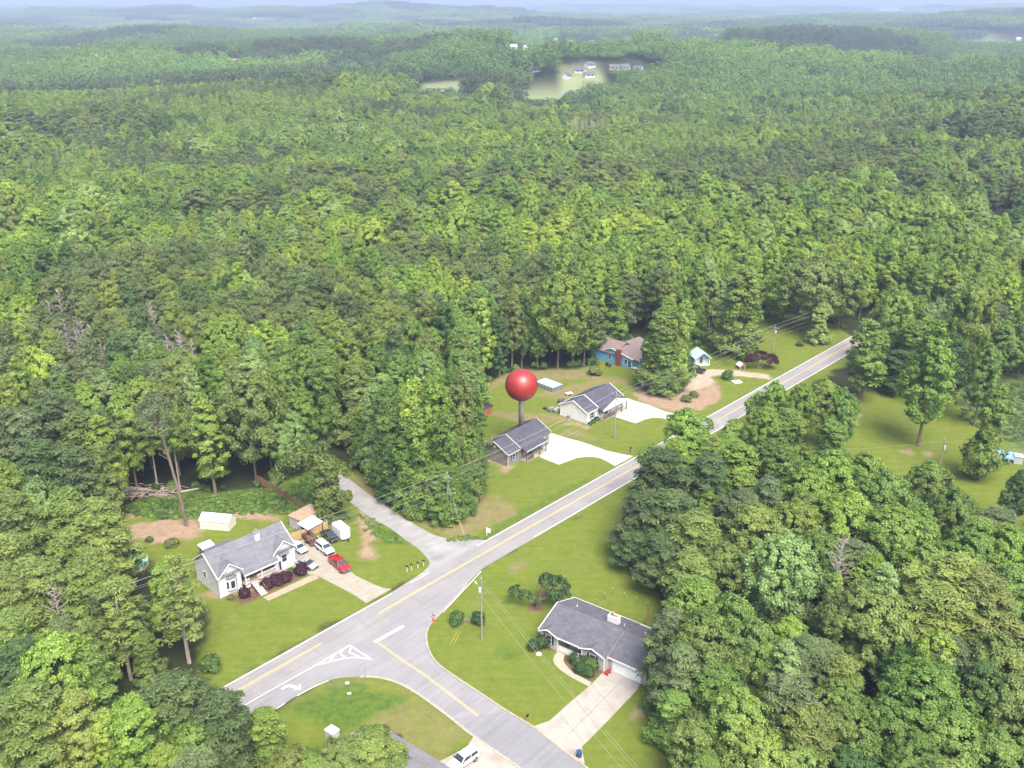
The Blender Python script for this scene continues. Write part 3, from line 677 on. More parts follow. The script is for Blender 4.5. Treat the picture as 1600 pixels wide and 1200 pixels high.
for px, pt, pb_, w_, t_ in ((592, 600, 748, 8, 'pale'), (612, 600, 764, 8, 'mid'), (572, 640, 730, 7, 'mid'), (608, 655, 774, 6, 'mid'), (618, 622, 778, 8, 'mid'), (648, 594, 788, 8, 'lime'), (690, 592, 798, 8, 'bright'), (720, 586, 786, 7, 'olive'), (738, 602, 768, 6, 'mid'), (665, 640, 805, 7.5, 'bright'), (705, 640, 812, 7, 'mid'), (735, 660, 785, 6, 'mid'), (640, 682, 798, 6.5, 'mid'), (618, 700, 786, 6, 'dark'), (690, 720, 814, 6.5, 'mid'), (720, 730, 805, 5.5, 'mid'), (700, 770, 815, 5.5, 'bright'), (622, 705, 782, 5.5, 'mid'), (605, 695, 766, 5, 'dark'), (655, 735, 806, 5.5, 'mid'), (744, 640, 740, 5.5, 'mid'), (630, 640, 760, 7, 'mid'), (680, 600, 760, 8, 'mid'), (590, 615, 732, 8, 'bright')):
    bx_, by_, _ = P(px, pb_); v_ = (pt - 600) / CF; TREES.append((bx_, by_, CH - by_ * (SP + v_ * CP) / (CP - v_ * SP), 'edge', w_, t_))
TBT(452, 640, 744, 'round', 10, 'pale'); TBT(482, 605, 720, 'tall', 8, 'bright')
# back edge of the yards
TB(871, 574, 29, 'round', 17, 'bright'); TB(757, 598, 24, 'slim', 6, 'lime'); TB(800, 578, 24, 'tall', 8, 'olive'); TB(815, 576, 22, 'tall', 7, 'dark'); TB(840, 574, 16, 'tall', 7, 'mid'); TB(895, 572, 17, 'tall', 7, 'mid'); TB(912, 573, 19, 'tall', 8, 'mid'); TB(735, 618, 17, 'edge', 7, 'mid'); TB(720, 630, 20, 'edge', 8, 'bright'); TB(780, 590, 17, 'slim', 6, 'dark')
TBT(1028, 482, 609, 'edge', 11, 'olive'); TBT(1058, 470, 612, 'edge', 7, 'bright'); TB(1016, 603, 15, 'edge', 8, 'mid'); TB(1040, 614, 14, 'edge', 9, 'mid'); TBT(1148, 418, 558, 'edge', 13, 'bright'); TBT(1128, 432, 548, 'edge', 9, 'pale'); TB(1165, 548, 18, 'edge', 7, 'dark'); TB(925, 560, 16, 'tall', 9, 'dusty'); TBT(1278, 480, 536, 'edge', 7, 'pale'); TBT(1265, 400, 520, 'round', 20, 'olive'); TBT(1222, 420, 506, 'round', 14, 'bright'); TBT(1310, 410, 515, 'round', 15, 'mid')
# woods beyond the ranch house
for a in ((1078, 640, 15, 'round', 11.5, 'bright'), (1040, 705, 18, 'pinefull', 12, 'pine'), (1110, 712, 17, 'pinefull', 11, 'pine'), (1015, 775, 13, 'pinefull', 12, 'pine'), (1050, 770, 15, 'pinefull', 12, 'pine'), (1000, 832, 8, 'pinefull', 9, 'pine'), (1040, 840, 11, 'pinefull', 9, 'pine'), (1092, 805, 15, 'pinefull', 12, 'yellowpine'), (1085, 870, 12, 'pinefull', 10, 'yellowpine'),
          (1160, 768, 16, 'pine', 9, 'dusty'), (1203, 748, 16, 'pinefull', 9, 'dusty'), (1180, 788, 16, 'round', 13, 'golden'), (1245, 785, 15, 'round', 12, 'golden'), (1140, 850, 14, 'round', 10, 'olive'), (1150, 695, 17, 'edge', 11, 'bright'), (1170, 740, 14, 'edge', 8, 'bright'), (1212, 690, 17, 'edge', 11, 'mid'), (1200, 640, 14, 'round', 9, 'bright'),
          (1212, 594, 15, 'round', 7.5, 'bright'), (1290, 592, 17, 'round', 10, 'bright'), (1322, 608, 16, 'round', 8, 'mid'), (1255, 600, 16, 'round', 8, 'bright'), (1240, 640, 14, 'edge', 10, 'mid'), (1310, 660, 12, 'edge', 9, 'mid'), (1185, 612, 11, 'round', 6.5, 'bright'), (1150, 655, 10, 'round', 7, 'bright'),
          (1305, 702, 17, 'round', 12, 'bright'), (1265, 730, 15, 'round', 11, 'bright'), (1350, 705, 17, 'round', 12, 'bright'), (1395, 738, 16, 'round', 11, 'mid'), (1330, 770, 16, 'round', 13, 'bright'), (1400, 790, 16, 'round', 13, 'bright'), (1455, 722, 14, 'round', 10, 'mid'), (1495, 765, 14, 'round', 9, 'mid'), (1445, 790, 15, 'tall', 9, 'mid'), (1535, 815, 14, 'tall', 9, 'mid'), (1597, 735, 13, 'tall', 6, 'dark'), (1575, 820, 15, 'round', 11, 'bright'), (1280, 830, 15, 'round', 10, 'mid'),
          (1226, 835, 19, 'round', 12.5, 'pale'), (1240, 900, 12, 'edge', 9, 'mid'), (1385, 880, 18, 'slim', 6.5, 'pale'), (1312, 895, 15, 'slim', 4, 'bright'), (1365, 915, 18, 'round', 14, 'olive'), (1330, 925, 16, 'round', 8, 'olive'), (1395, 965, 14, 'round', 10, 'olive'), (1085, 905, 18, 'tall', 9, 'bright'), (1140, 928, 18, 'round', 10, 'mid'), (1110, 960, 17, 'round', 12, 'mid'), (1175, 965, 17, 'round', 9, 'olive'), (1050, 955, 15, 'pinefull', 7.5, 'dusty'), (1068, 1010, 14, 'pinefull', 7.5, 'dusty'), (1120, 1030, 13, 'round', 9, 'mid'), (1200, 1010, 14, 'slim', 5, 'bright'), (1230, 1000, 16, 'slim', 6, 'pale'),
          (1500, 870, 19, 'pine', 13, 'yellowpine'), (1540, 900, 18, 'pinefull', 13, 'yellowpine'), (1470, 920, 17, 'pinefull', 11, 'yellowpine'), (1475, 990, 16, 'round', 8, 'lime'), (1490, 1000, 15, 'pine', 9, 'dusty'), (1460, 1045, 15, 'round', 13, 'mid'), (1570, 990, 17, 'round', 11, 'olive'), (1590, 1060, 15, 'round', 10, 'olive'), (1160, 1075, 16, 'round', 10, 'golden'), (1240, 1065, 16, 'pinefull', 9, 'dusty'), (1265, 1110, 14, 'pinefull', 9, 'yellowpine'), (1310, 1060, 13, 'round', 9, 'mid'), (1335, 1110, 12, 'round', 9, 'olive'), (1060, 1080, 9, 'edge', 7, 'mid'), (1032, 1052, 7, 'edge', 4.5, 'mid'), (1100, 1120, 11, 'round', 9, 'olive'), (1180, 1140, 13, 'round', 9, 'golden'), (1390, 1090, 12, 'round', 9, 'mid'), (1500, 1120, 12, 'round', 11, 'mid'), (1430, 1150, 11, 'round', 9, 'mid'), (1570, 1140, 12, 'round', 9, 'mid'), (1250, 1165, 11, 'round', 8, 'olive'), (1330, 1175, 10, 'round', 8, 'dark'),
          (1080, 1150, 8, 'edge', 6, 'mid'), (1110, 1180, 9, 'edge', 7, 'mid'), (1045, 1110, 5, 'edge', 5, 'dark'), (1540, 1040, 15, 'tall', 7, 'dark'), (1420, 1010, 12, 'edge', 7, 'dark'), (1560, 870, 16, 'tall', 8, 'bright'), (1450, 850, 16, 'round', 10, 'bright'), (1520, 830, 15, 'round', 10, 'mid'), (1590, 890, 17, 'tall', 8, 'mid')): T(*a)
# trees on the field
TBT(1347, 500, 627, 'slim', 10, 'bright'); TBT(1434, 506, 697, 'tall', 13, 'bright'); TBT(1527, 603, 750, 'edge', 9, 'bright'); TBT(1521, 535, 665, 'tall', 8.5, 'mid'); TBT(1472, 520, 638, 'tall', 10, 'dark'); TB(1395, 612, 12, 'edge', 12, 'dark'); TB(1415, 596, 17, 'edge', 10, 'mid'); TB(1440, 590, 18, 'edge', 10, 'bright'); TBT(1502, 432, 603, 'round', 13, 'bright'); TB(1560, 598, 18, 'tall', 9, 'mid'); TB(1590, 592, 22, 'round', 12, 'mid'); TB(1540, 582, 20, 'pinefull', 10, 'dusty'); TB(1360, 590, 14, 'edge', 9, 'mid'); TBT(1385, 445, 575, 'round', 14, 'bright'); TBT(1450, 470, 580, 'round', 12, 'pale')
TB(1590, 382, 15, 'round', 12, 'mid')

N_MAN = len(TREES)
# automatic fill of the woods
HOUSES = [(-48, 150, 12), (3, 205, 11), (22, 228, 11), (40, 266, 13), (12, 130, 12), (-24, 92, 12)]
NOFILL = [PP([(1090, 720), (1200, 640), (1330, 545), (1420, 520), (1640, 575), (1640, 895), (1600, 880), (1480, 865), (1330, 850), (1250, 770), (1150, 750)]), PP([(150, 770), (420, 765), (420, 800), (150, 800)]), PP([(165, 850), (340, 850), (345, 1085), (180, 1075)]), PP([(195, 895), (250, 895), (260, 960), (195, 960)])]
def opened(x, y, margin):
    o = np.zeros(np.shape(x), bool)
    for q in OPEN: o |= sdist(q, x, y) < margin
    for q in NOFILL: o |= inpoly(q, x, y)
    s = (x - YA[0]) * RD[0] + (y - YA[1]) * RD[1]; n = (x - YA[0]) * RN[0] + (y - YA[1]) * RN[1]
    o |= (np.abs(n) < 7) & (s > -110) & (s < 195)
    o |= (polydist([P(505, 718), P(560, 760), P(640, 815), P(710, 850)], x, y, False) < 8)
    for cx, cy, r in HOUSES + [(-39, 109, 9), (P(1128, 700)[0], P(1128, 700)[1], 11), (P(835, 1320)[0], P(835, 1320)[1], 16), (P(960, 1330)[0], P(960, 1330)[1], 10)]: o |= np.hypot(x - cx, y - cy) < r
    return o
def grid(x0, x1, y0, y1, st, g):
    xx, yy = np.meshgrid(np.arange(x0, x1, st), np.arange(y0, y1, st * .9)); xx = xx + (np.arange(xx.shape[0]) % 2)[:, None] * st / 2
    xx = xx.ravel() + g.uniform(-.32, .32, xx.size) * st; yy = yy.ravel() + g.uniform(-.32, .32, yy.size) * st
    return xx, yy
g = np.random.default_rng(3)
def choose(x, y, g):
    """species and tint from slowly varying patches"""
    a = vnoise(x, y, 95) * .65 + vnoise(x, y, 28, 1) * .35; b = vnoise(x, y, 70, 2) * .5 + vnoise(x, y, 24, 3) * .5
    right = sstep(40, 260, x - .12 * y); u = g.random(len(x)); k = []; t = []
    for i in range(len(x)):
        pn = a[i] + .08 * right[i] + (u[i] - .5) * .12
        if pn > .61:
            k.append(g.choice(['pinefull', 'pinefull', 'pine'])); t.append(g.choice(['pine', 'dusty', 'dusty', 'yellowpine']))
        else:
            k.append(g.choice(['tall', 'tall', 'round', 'slim', 'tall', 'edge'])); q = b[i] - .10 * right[i] + g.uniform(-.11, .11)
            t.append('lime' if q > .74 else 'bright' if q > .55 else g.choice(['pale', 'mid', 'bright']) if q > .42 else g.choice(['mid', 'mid', 'olive']) if q > .25 else 'dark')
    return k, t
DEADS = [(60, 505), (92, 485), (105, 500), (100, 540), (120, 555), (145, 535), (150, 560), (160, 520), (195, 500), (245, 495), (262, 520), (270, 550), (285, 560), (310, 555), (235, 540), (20, 500), (40, 520), (75, 525), (125, 520), (210, 515), (225, 500), (295, 545)]
xx, yy = grid(-150, 215, 76, 320, 6.6, g)
ok = ~opened(xx, yy, 2.2)
for px, py in DEADS: q_ = P(px, py, 15); ok &= np.hypot(xx - q_[0], yy - q_[1]) > 4.5
man = np.array([(t[0], t[1], t[4]) for t in TREES])
for mx, my, mw in man: ok &= np.hypot(xx - mx, yy - my) > (mw * .42 + 2.0)
for i in np.nonzero(ok)[0]:
    px, py = pix(xx[i], yy[i], 15)
    if not (-260 < px < 1860 and py < 1420): ok[i] = False
xx, yy = xx[ok], yy[ok]
kk, tt = choose(xx, yy, g); ed = opened(xx, yy, 8)
for i in range(len(xx)):
    h = g.uniform(18, 25) if yy[i] > 190 else g.uniform(13, 17)
    if xx[i] > -20 and yy[i] < 190: h = g.uniform(10, 14)
    k = kk[i]
    if ed[i] and not k.startswith('pine'): k = 'edge'
    ws = .85 if xx[i] < -15 and yy[i] < 200 else 1.0
    TREES.append((float(xx[i]), float(yy[i]), float(h), k, ws * {'tall': 8.5, 'round': 10, 'slim': 6, 'edge': 8, 'pine': 7.5, 'pinefull': 8.5, 'pinethin': 7}[k] * g.uniform(.85, 1.15), tt[i]))
# the biggest in the picture become individual trees, the rest join the forest
def bigness(t):
    px, py = pix(t[0], t[1], t[2] * .7)
    vis = 1.0 if (-40 < px < 1640 and py < 1240) else .3
    return vis * t[2] * t[4] / (t[0] ** 2 + t[1] ** 2 + CH ** 2)
order = sorted(range(len(TREES)), key=lambda i: -bigness(TREES[i]) * (3 if i < N_MAN else 1))
N_IND = 305
IND = order[:N_IND]; REST = order[N_IND:]
print('manual', N_MAN, 'total near', len(TREES), 'rest', len(REST))

LAND = [('the white house with porch', -46, 150), ('the white tent shelter', -59, 171), ('the brown roofed shed', -38, 172), ('the gravel lane', -30, 178), ('the tall roadside pole', -12, 168), ('the house under the red pin', 4, 202),
        ('the white house', 24, 226), ('the blue house', 38, 262), ('the small blue shed', 62, 257), ('the purple leaved tree', 82, 255), ('the long grey roofed ranch house', 13, 129), ('the grass field', 100, 190), ('the blue tarp shed', 108, 178),
        ('the black roofed garden shed', -9, 219), ('the green round pool', -76, 150), ('the brush pile', -80, 180), ('the painted turn arrow', -32, 108), ('the half hidden grey roof', -22, 96), ('the blue wheeled bin', 9, 99), ('the bare dead tree', 50, 140), ('the road vanishing into trees', 100, 275), ('the streetlight pole', -5, 131)]
ORD = ['first', 'second', 'third', 'fourth', 'fifth', 'sixth', 'seventh', 'eighth', 'ninth', 'tenth', 'eleventh', 'twelfth']
info = []
for i in IND:
    x, y, h, k, w, t = TREES[i]
    d = [math.hypot(x - l[1], y - l[2]) for l in LAND]; j = int(np.argmin(d))
    sp = 'pine tree' if k.startswith('pine') else 'broadleaf tree'
    shp = ('slim' if w / h < .36 else 'wide' if w / h > .62 else 'full') if h > 9 else 'low'
    info.append((j, sp, shp, TWORD[t], d[j], i))
cnt = {}
LABELS = {}
for j, sp, shp, tw, d, i in sorted(info, key=lambda q: q[4]):
    key = (j, sp, tw, shp); n = cnt.get(key, 0); cnt[key] = n + 1
    LABELS[i] = (f'{shp} {tw} {sp}, {ORD[n]} of its kind from {LAND[j][0]}' if n < 8 else f'{shp} {tw} {sp} deep in the woods away from {LAND[j][0]}')
for (j, sp, tw, shp), n in cnt.items():
    if n == 1:
        for q in info:
            if q[:4] == (j, sp, shp, tw): LABELS[q[5]] = f'{shp} {tw} {sp}, only one such by {LAND[j][0]}'
gt = np.random.default_rng(12)
def plant(i):
    x, y, h, k, w, t = TREES[i]; q = int(gt.integers(len(MESH[k]))); cme, tme = MESH[k][q]; p = PROTO[k][q]
    pine = k.startswith('pine')
    e = thing('pine_tree' if pine else 'broadleaf_tree', (x, y, float(hz(x, y))), gt.uniform(0, 6.28), LABELS[i], 'pine' if pine else 'tree', 'pines near the road' if pine else 'broadleaf trees near the road')
    if 'deep in the woods' in LABELS[i]: e['group'] = LABELS[i]
    sw = w / 2 / p['r']; e.scale = (sw, sw * gt.uniform(.92, 1.08), h / p['h'])
    tint = np.array(TINT[t]) * gt.uniform(.94, 1.06, 3) * gt.uniform(.82, 1.14) * (1.34 if y < 150 else 1.25 if y < 200 else 1.38)
    c = bpy.data.objects.new('crown', cme); COL.objects.link(c); c.parent = e; c['tint'] = [float(v) for v in tint]
    b = bpy.data.objects.new('trunk', tme); COL.objects.link(b); b.parent = e
for i in IND: plant(i)

# ------------------------------------------------------------------ the forest beyond: one object of scattered trees
PCOL = bpy.data.collections.new('forest_sources'); PIDX = {}; n = 0
for k in ('tall', 'round', 'slim', 'edge', 'pine', 'pinefull', 'dead'):
    PIDX[k] = []
    if k == 'dead': continue
    for p in PROTO[k]:
        me_ = np_mesh('forest_tree', p['v'], p['f'], p['lv'], (NEEDLE, PBARK) if p['pine'] else (LEAF, BARK), p['trunk'])
        o = bpy.data.objects.new('forest_source_%02d' % n, me_); PCOL.objects.link(o); PIDX[k].append((n, p['h'], p['r'])); n += 1
def dead_tree(seed, h=16, w=3.5, nb=34):
    g = np.random.default_rng(seed); mb = MB()
    mb.tube([(0, 0, -.4), (.1, 0, h * .5), (0, .15, h)], [.2, .13, .03], 6)
    for i in range(nb):
        z = h * (.3 + .68 * i / nb); q = i * 2.4 + g.uniform(-.4, .4); l = w * (1.05 - .75 * i / nb) * g.uniform(.5, 1.1)
        a = np.array([np.cos(q), np.sin(q), g.uniform(.4, 1.0)]); e = np.array([0, 0, z]) + a * l
        m_ = np.array([0, 0, z]) + a * l * .5 + g.normal(size=3) * .15
        mb.tube([(0, 0, z), tuple(m_), tuple(e)], [.08, .05, .02], 4, False)
        for j in range(3):
            s_ = np.array([0, 0, z]) * (1 - .4 - j * .2) + e * (.4 + j * .2); ee = s_ + (a * .6 + g.normal(size=3) * .6) * l * .4
            mb.tube([tuple(s_), tuple(ee)], [.04, .015], 3, False)
    return mb
DEADP = [dead_tree(201), dead_tree(202, 15, 2.8, 40)]
for d_ in DEADP:
    me_ = bpy.data.meshes.new('forest_tree'); me_.from_pydata(d_.v, [], d_.f); me_.materials.append(DEADB)
    o = bpy.data.objects.new('forest_source_%02d' % n, me_); PCOL.objects.link(o); PIDX['dead'].append((n, 16, 3.5)); n += 1
def grove(seed, size, sp, leaf, per, ncl):
    """a stand of small simplified trees"""
    g = np.random.default_rng(seed); V, Fc, Lv = [], [], []; o = 0
    xx, yy = grid(-size / 2, size / 2, -size / 2, size / 2, sp, g)
    for x, y in zip(xx, yy):
        h = g.uniform(13, 25); r = sp * g.uniform(.42, .8); m_ = ncl; base = g.random() * .6
        t = g.random(m_) ** .8; q = g.uniform(0, 6.28, m_); rr = r * np.sqrt(np.clip(1 - (t * 1.1 - .3) ** 2, .05, 1)) * g.uniform(.5, 1, m_)
        cen = np.stack([x + np.cos(q) * rr, y + np.sin(q) * rr, h * (.45 + .55 * t) - 1], 1)
        ax = np.tile([[x, y, h * .55]], (m_, 1))
        v, f, lv = leafcloud(g, cen, np.full(m_, r * .42), per, leaf, 1.2, .9, .9, .5, ax, (.25, .25))
        V.append(v); Fc.append(f + o); Lv.append(lv * .8 + base * .8); o += len(v)
    return np.concatenate(V), np.concatenate(Fc), np.clip(np.concatenate(Lv), 0, 1)
PIDX['grove'] = []; PIDX['wide'] = []
for i in range(4):
    me_ = np_mesh('forest_grove', *grove(300 + i, 42, 6.2, .85, 9, 22), (LEAF,)); o = bpy.data.objects.new('forest_source_%02d' % n, me_); PCOL.objects.link(o); PIDX['grove'].append(n); n += 1
for i in range(3):
    me_ = np_mesh('forest_grove', *grove(320 + i, 110, 8.0, 2.0, 4, 14), (LEAF,)); o = bpy.data.objects.new('forest_source_%02d' % n, me_); PCOL.objects.link(o); PIDX['wide'].append(n); n += 1

pts, idx, scl, rot, tin = [], [], [], [], []
def put(x, y, i, s, r, t): pts.append((x, y, float(hz(x, y)))); idx.append(i); scl.append(s); rot.append(r); tin.append(tuple(np.array(TINT[t] if isinstance(t, str) else t) * np.array([1.50, 1.48, 1.16]) * g.uniform(.96, 1.04, 3) * g.uniform(.9, 1.1)))
def put_tree(x, y, h, k, w, t):
    j, ph, pr = PIDX[k][int(g.integers(len(PIDX[k])))]; sw = w / 2 / pr; put(x, y, j, (sw, sw, h / ph), g.uniform(0, 6.28), t)
for i in REST:
    x, y, h, k, w, t = TREES[i]; put_tree(x, y, h, k if k != 'pinethin' else 'pinefull', w, t)
def clear_far(x, y):
    o = np.zeros(np.shape(x), bool)
    for q in FAR: o |= sdist(q, x, y) < 3
    return o
# sight lines down to the far clearings: lower trees in front of them
LOWP = [[PT(780, 205), PT(940, 195), PT(935, 150), PT(1012, 135), PT(1012, 98), PT(870, 98), PT(880, 140), PT(795, 150)], [PT(620, 190), PT(745, 186), PT(745, 150), PT(620, 158)], [PT(800, 100), PT(1010, 98), PT(1010, 76), PT(790, 82)], [PT(345, 130), PT(405, 130), PT(405, 100), PT(345, 100)], [PT(1030, 92), PT(1140, 90), PT(1140, 72), PT(1030, 72)], [PT(1460, 84), PT(1640, 80), PT(1640, 60), PT(1460, 66)]]
BARE = [PT(895, 245), PT(955, 240), PT(960, 218), PT(890, 222)]
x1, y1 = grid(-620, 640, 200, 960, 6.3, g)
m = (np.abs(x1) < y1 * .64 + 30) & ~((x1 > -150) & (x1 < 215) & (y1 < 320)) & ~opened(x1, y1, 2.5) & ~clear_far(x1, y1)
x1, y1 = x1[m], y1[m]; k1, t1 = choose(x1, y1, g)
low = np.zeros(len(x1)); 
for q in LOWP: low = np.maximum(low, inpoly(q, x1, y1))
bare = inpoly(BARE, x1, y1)
mature = sstep(.42, .6, vnoise(x1, y1, 110, 3) * .7 + vnoise(x1, y1, 40, 1) * .3)
for i in range(len(x1)):
    k = k1[i]; ma = mature[i]; hh = (g.uniform(13.5, 17.5) + ma * g.uniform(2, 10)) * (.45 if low[i] else 1)
    if g.random() < .62 * ma: continue
    if g.random() < .008: put_tree(x1[i], y1[i], g.uniform(14, 21), 'dead', 6, 'olive'); continue
    if ma > .5 and k in ('slim', 'edge'): k = 'round'
    if ma < .4 and k in ('round', 'edge'): k = g.choice(['tall', 'tall', 'slim'])
    if ma < .35 and g.random() < .5 and not k.startswith('pine'): t1[i] = g.choice(['pale', 'bright', 'lime', 'pale'])
    if ma > .55 and t1[i] in ('lime', 'bright') and g.random() < .35: t1[i] = g.choice(['mid', 'olive'])
    if bare[i] and g.random() < .6: put_tree(x1[i], y1[i], g.uniform(14, 19), 'dead', 7, 'olive'); continue
    put_tree(x1[i], y1[i], hh, k, {'tall': 7, 'round': 8.5, 'slim': 5.6, 'edge': 7, 'pine': 6.5, 'pinefull': 7}[k] * g.uniform(.8, 1.25) * (1 + .65 * ma), t1[i])
for px, py in DEADS:
    x, y, _ = P(px, py, 15)
    for q in range(3): put_tree(x + g.normal() * 3, y + g.normal() * 3, g.uniform(15, 21), 'dead', 8, 'olive')
for st, ya, yb, key, base in ((40, 940, 2600, 'grove', 42), (105, 2560, 9800, 'wide', 110)):
    x2, y2 = grid(-yb * .66, yb * .66, ya, yb, st, g); m = (np.abs(x2) < y2 * .62 + 60); x2, y2 = x2[m], y2[m]
    far = clear_far(x2, y2) | np.any([sdist(q, x2, y2) < (19 if key == 'grove' else 48) for q in FAR], 0)
    lw = np.zeros(len(x2), bool)
    for q in LOWP: lw |= inpoly(q, x2, y2)
    pn = vnoise(x2, y2, 300) * .6 + vnoise(x2, y2, 90, 1) * .4; b2 = vnoise(x2, y2, 160, 2)
    for i in range(len(x2)):
        if far[i]: continue
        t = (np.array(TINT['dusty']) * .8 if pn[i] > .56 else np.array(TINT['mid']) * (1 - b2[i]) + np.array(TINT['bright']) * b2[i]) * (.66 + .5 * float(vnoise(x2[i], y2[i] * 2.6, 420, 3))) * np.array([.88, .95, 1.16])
        s = st / (40 if key == 'grove' else 105); put(x2[i], y2[i], PIDX[key][int(g.integers(len(PIDX[key])))], (s, s, (.45 if lw[i] else 1.0) * g.uniform(.85, 1.2)), g.integers(4) * math.pi / 2 + g.uniform(-.2, .2), t)
print('forest instances', len(pts))

def scatter(name, pts, idx, scl, rot, tin, coll):
    me = bpy.data.meshes.new(name); me.vertices.add(len(pts)); me.vertices.foreach_set('co', np.array(pts, np.float32).ravel())
    for nm, ty, arr, f in (('idx', 'INT', np.array(idx, np.int32), 'value'), ('scl', 'FLOAT_VECTOR', np.array(scl, np.float32).ravel(), 'vector'), ('rot', 'FLOAT', np.array(rot, np.float32), 'value'), ('tint', 'FLOAT_VECTOR', np.array(tin, np.float32).ravel(), 'vector')):
        at = me.attributes.new(nm, ty, 'POINT'); at.data.foreach_set(f, arr)
    o = bpy.data.objects.new(name, me); COL.objects.link(o)
    ng = bpy.data.node_groups.new(name + '_scatter', 'GeometryNodeTree')
    ng.interface.new_socket('Geometry', in_out='INPUT', socket_type='NodeSocketGeometry'); ng.interface.new_socket('Geometry', in_out='OUTPUT', socket_type='NodeSocketGeometry')
    N, L = ng.nodes, ng.links; gi = N.new('NodeGroupInput'); go = N.new('NodeGroupOutput')
    ci = N.new('GeometryNodeCollectionInfo'); ci.inputs['Collection'].default_value = coll; ci.inputs['Separate Children'].default_value = True; ci.inputs['Reset Children'].default_value = True
    ip = N.new('GeometryNodeInstanceOnPoints'); ip.inputs['Pick Instance'].default_value = True
    def na(nm, ty): a = N.new('GeometryNodeInputNamedAttribute'); a.data_type = ty; a.inputs['Name'].default_value = nm; return a.outputs['Attribute']
    cx = N.new('ShaderNodeCombineXYZ'); L.new(na('rot', 'FLOAT'), cx.inputs['Z'])
    L.new(gi.outputs[0], ip.inputs['Points']); L.new(ci.outputs[0], ip.inputs['Instance']); L.new(na('idx', 'INT'), ip.inputs['Instance Index'])
    er = N.new('FunctionNodeEulerToRotation'); L.new(cx.outputs[0], er.inputs[0]); L.new(er.outputs[0], ip.inputs['Rotation']); L.new(na('scl', 'FLOAT_VECTOR'), ip.inputs['Scale'])
    L.new(ip.outputs[0], go.inputs[0])
    md = o.modifiers.new('scatter', 'NODES'); md.node_group = ng
    return o
forest = stuff(scatter('forest', pts, idx, scl, rot, tin, PCOL))
forest['label'] = 'rolling mixed woods of pines and broadleaf trees reaching to the hazy horizon'
# ------------------------------------------------------------------ buildings
def slab(mb, x0, x1, d0, z0, d1, z1, t=.16):
    """sloping roof sheet from (d0,z0) to (d1,z1), x0..x1, thickness down"""
    return mb.prism([(d0, z0), (d1, z1), (d1, z1 - t), (d0, z0 - t)], 'x', x0, x1)

def window(parent, o, ex, nrm, w, h, shutters=None, grid_=True, frame=None):
    """window on a wall: o lower corner, ex direction along the wall, nrm outward"""
    o, ex, nrm = Vector(o), Vector(ex).normalized(), Vector(nrm).normalized(); up = Vector((0, 0, 1)); f = MB(); t = .08
    for a, b_, c, d_ in ((-t, w + t, -t, 0), (-t, w + t, h, h + t), (-t, 0, 0, h), (w, w + t, 0, h)):
        f.obox(o + ex * a + up * c - nrm * .02, ex * (b_ - a), up * (d_ - c), nrm * .09)
    if grid_: f.obox(o + up * (h / 2 - .025) - nrm * .01, ex * w, up * .05, nrm * .07)
    fo = f.build('window', frame or WHITE(), parent)
    MB().obox(o - nrm * .02, ex * w, up * h, nrm * .06).build('pane', GLASS(), fo)
    if shutters:
        for a in (-t - .36, w + t + .02): MB().obox(o + ex * a - up * .05 - nrm * .02, ex * .34, up * (h + .1), nrm * .08).build('shutter', shutters, parent)
    return fo

def door(parent, o, ex, nrm, w, h, m):
    o, ex, nrm = Vector(o), Vector(ex).normalized(), Vector(nrm).normalized(); up = Vector((0, 0, 1)); f = MB()
    f.obox(o - nrm * .02, ex * w, up * h, nrm * .07); d_ = f.build('door', m, parent)
    MB().obox(o + ex * (w - .16) + up * 1.0 + nrm * .04, ex * .06, up * .12, nrm * .06).build('handle', BLACK(), d_)
    return d_

def rake(mb, x, pts, t=.14, h=.22):
    """fascia board following (d,z) points at x"""
    for (d0, z0), (d1, z1) in zip(pts[:-1], pts[1:]):
        mb.prism([(d0, z0 + .01), (d1, z1 + .01), (d1, z1 - h), (d0, z0 - h)], 'x', x - t / 2, x + t / 2)

def vents(parent, pts, m):
    for p in pts: MB().tube([p, (p[0], p[1], p[2] + .45)], .07, 8).build('vent_pipe', m, parent)

ROOF_A = shingle('light_grey_shingles', (.160, .160, .178), (.135, .135, .155))
ROOF_G = shingle('charcoal_shingles', (.085, .085, .108), (.062, .062, .082))
ROOF_R = shingle('grey_shingles', (.122, .120, .134), (.095, .093, .110))

# --- white raised house with front porch
oA = (-51.4, 143.3, 0); A = thing('porch_house', oA, R(45), 'white raised house with grey shingle roof, two front gables and a railed porch', 'house')
SA = siding('white_siding', (.60, .61, .63)); E = 4.15; RZ = 7.45; DP = 8.4; LA = 15.3
b = MB(); b.prism([(.0, -.3), (DP, -.3), (DP, E), (DP / 2, RZ - .15), (1.6, E + 1.05), (1.6, -.3)], 'x', 4.3, 11.0)
b.prism([(0, -.3), (DP, -.3), (DP, E), (DP / 2, RZ - .15), (0, E)], 'x', 0, 4.3); b.prism([(0, -.3), (DP, -.3), (DP, E), (DP / 2, RZ - .15), (0, E)], 'x', 11.0, LA)
b.f = b.f
b.build('wall', SA, A)
b = MB()
for x0 in (0.0, 11.0): b.prism([(x0, -.3), (x0 + 4.3, -.3), (x0 + 4.3, E - .05), (x0 + 2.15, 6.15), (x0, E - .05)], 'y', -.06, .3)
b.build('gable_wall', SA, A)
b = MB(); sl_ = (RZ - E) / (DP / 2 + .3)
slab(b, -.3, LA + .3, -.35, E, DP / 2, RZ); slab(b, -.3, LA + .3, DP + .35, E, DP / 2, RZ)
slab(b, 4.1, 11.2, -1.5, E - .8, -.3, E + .03)
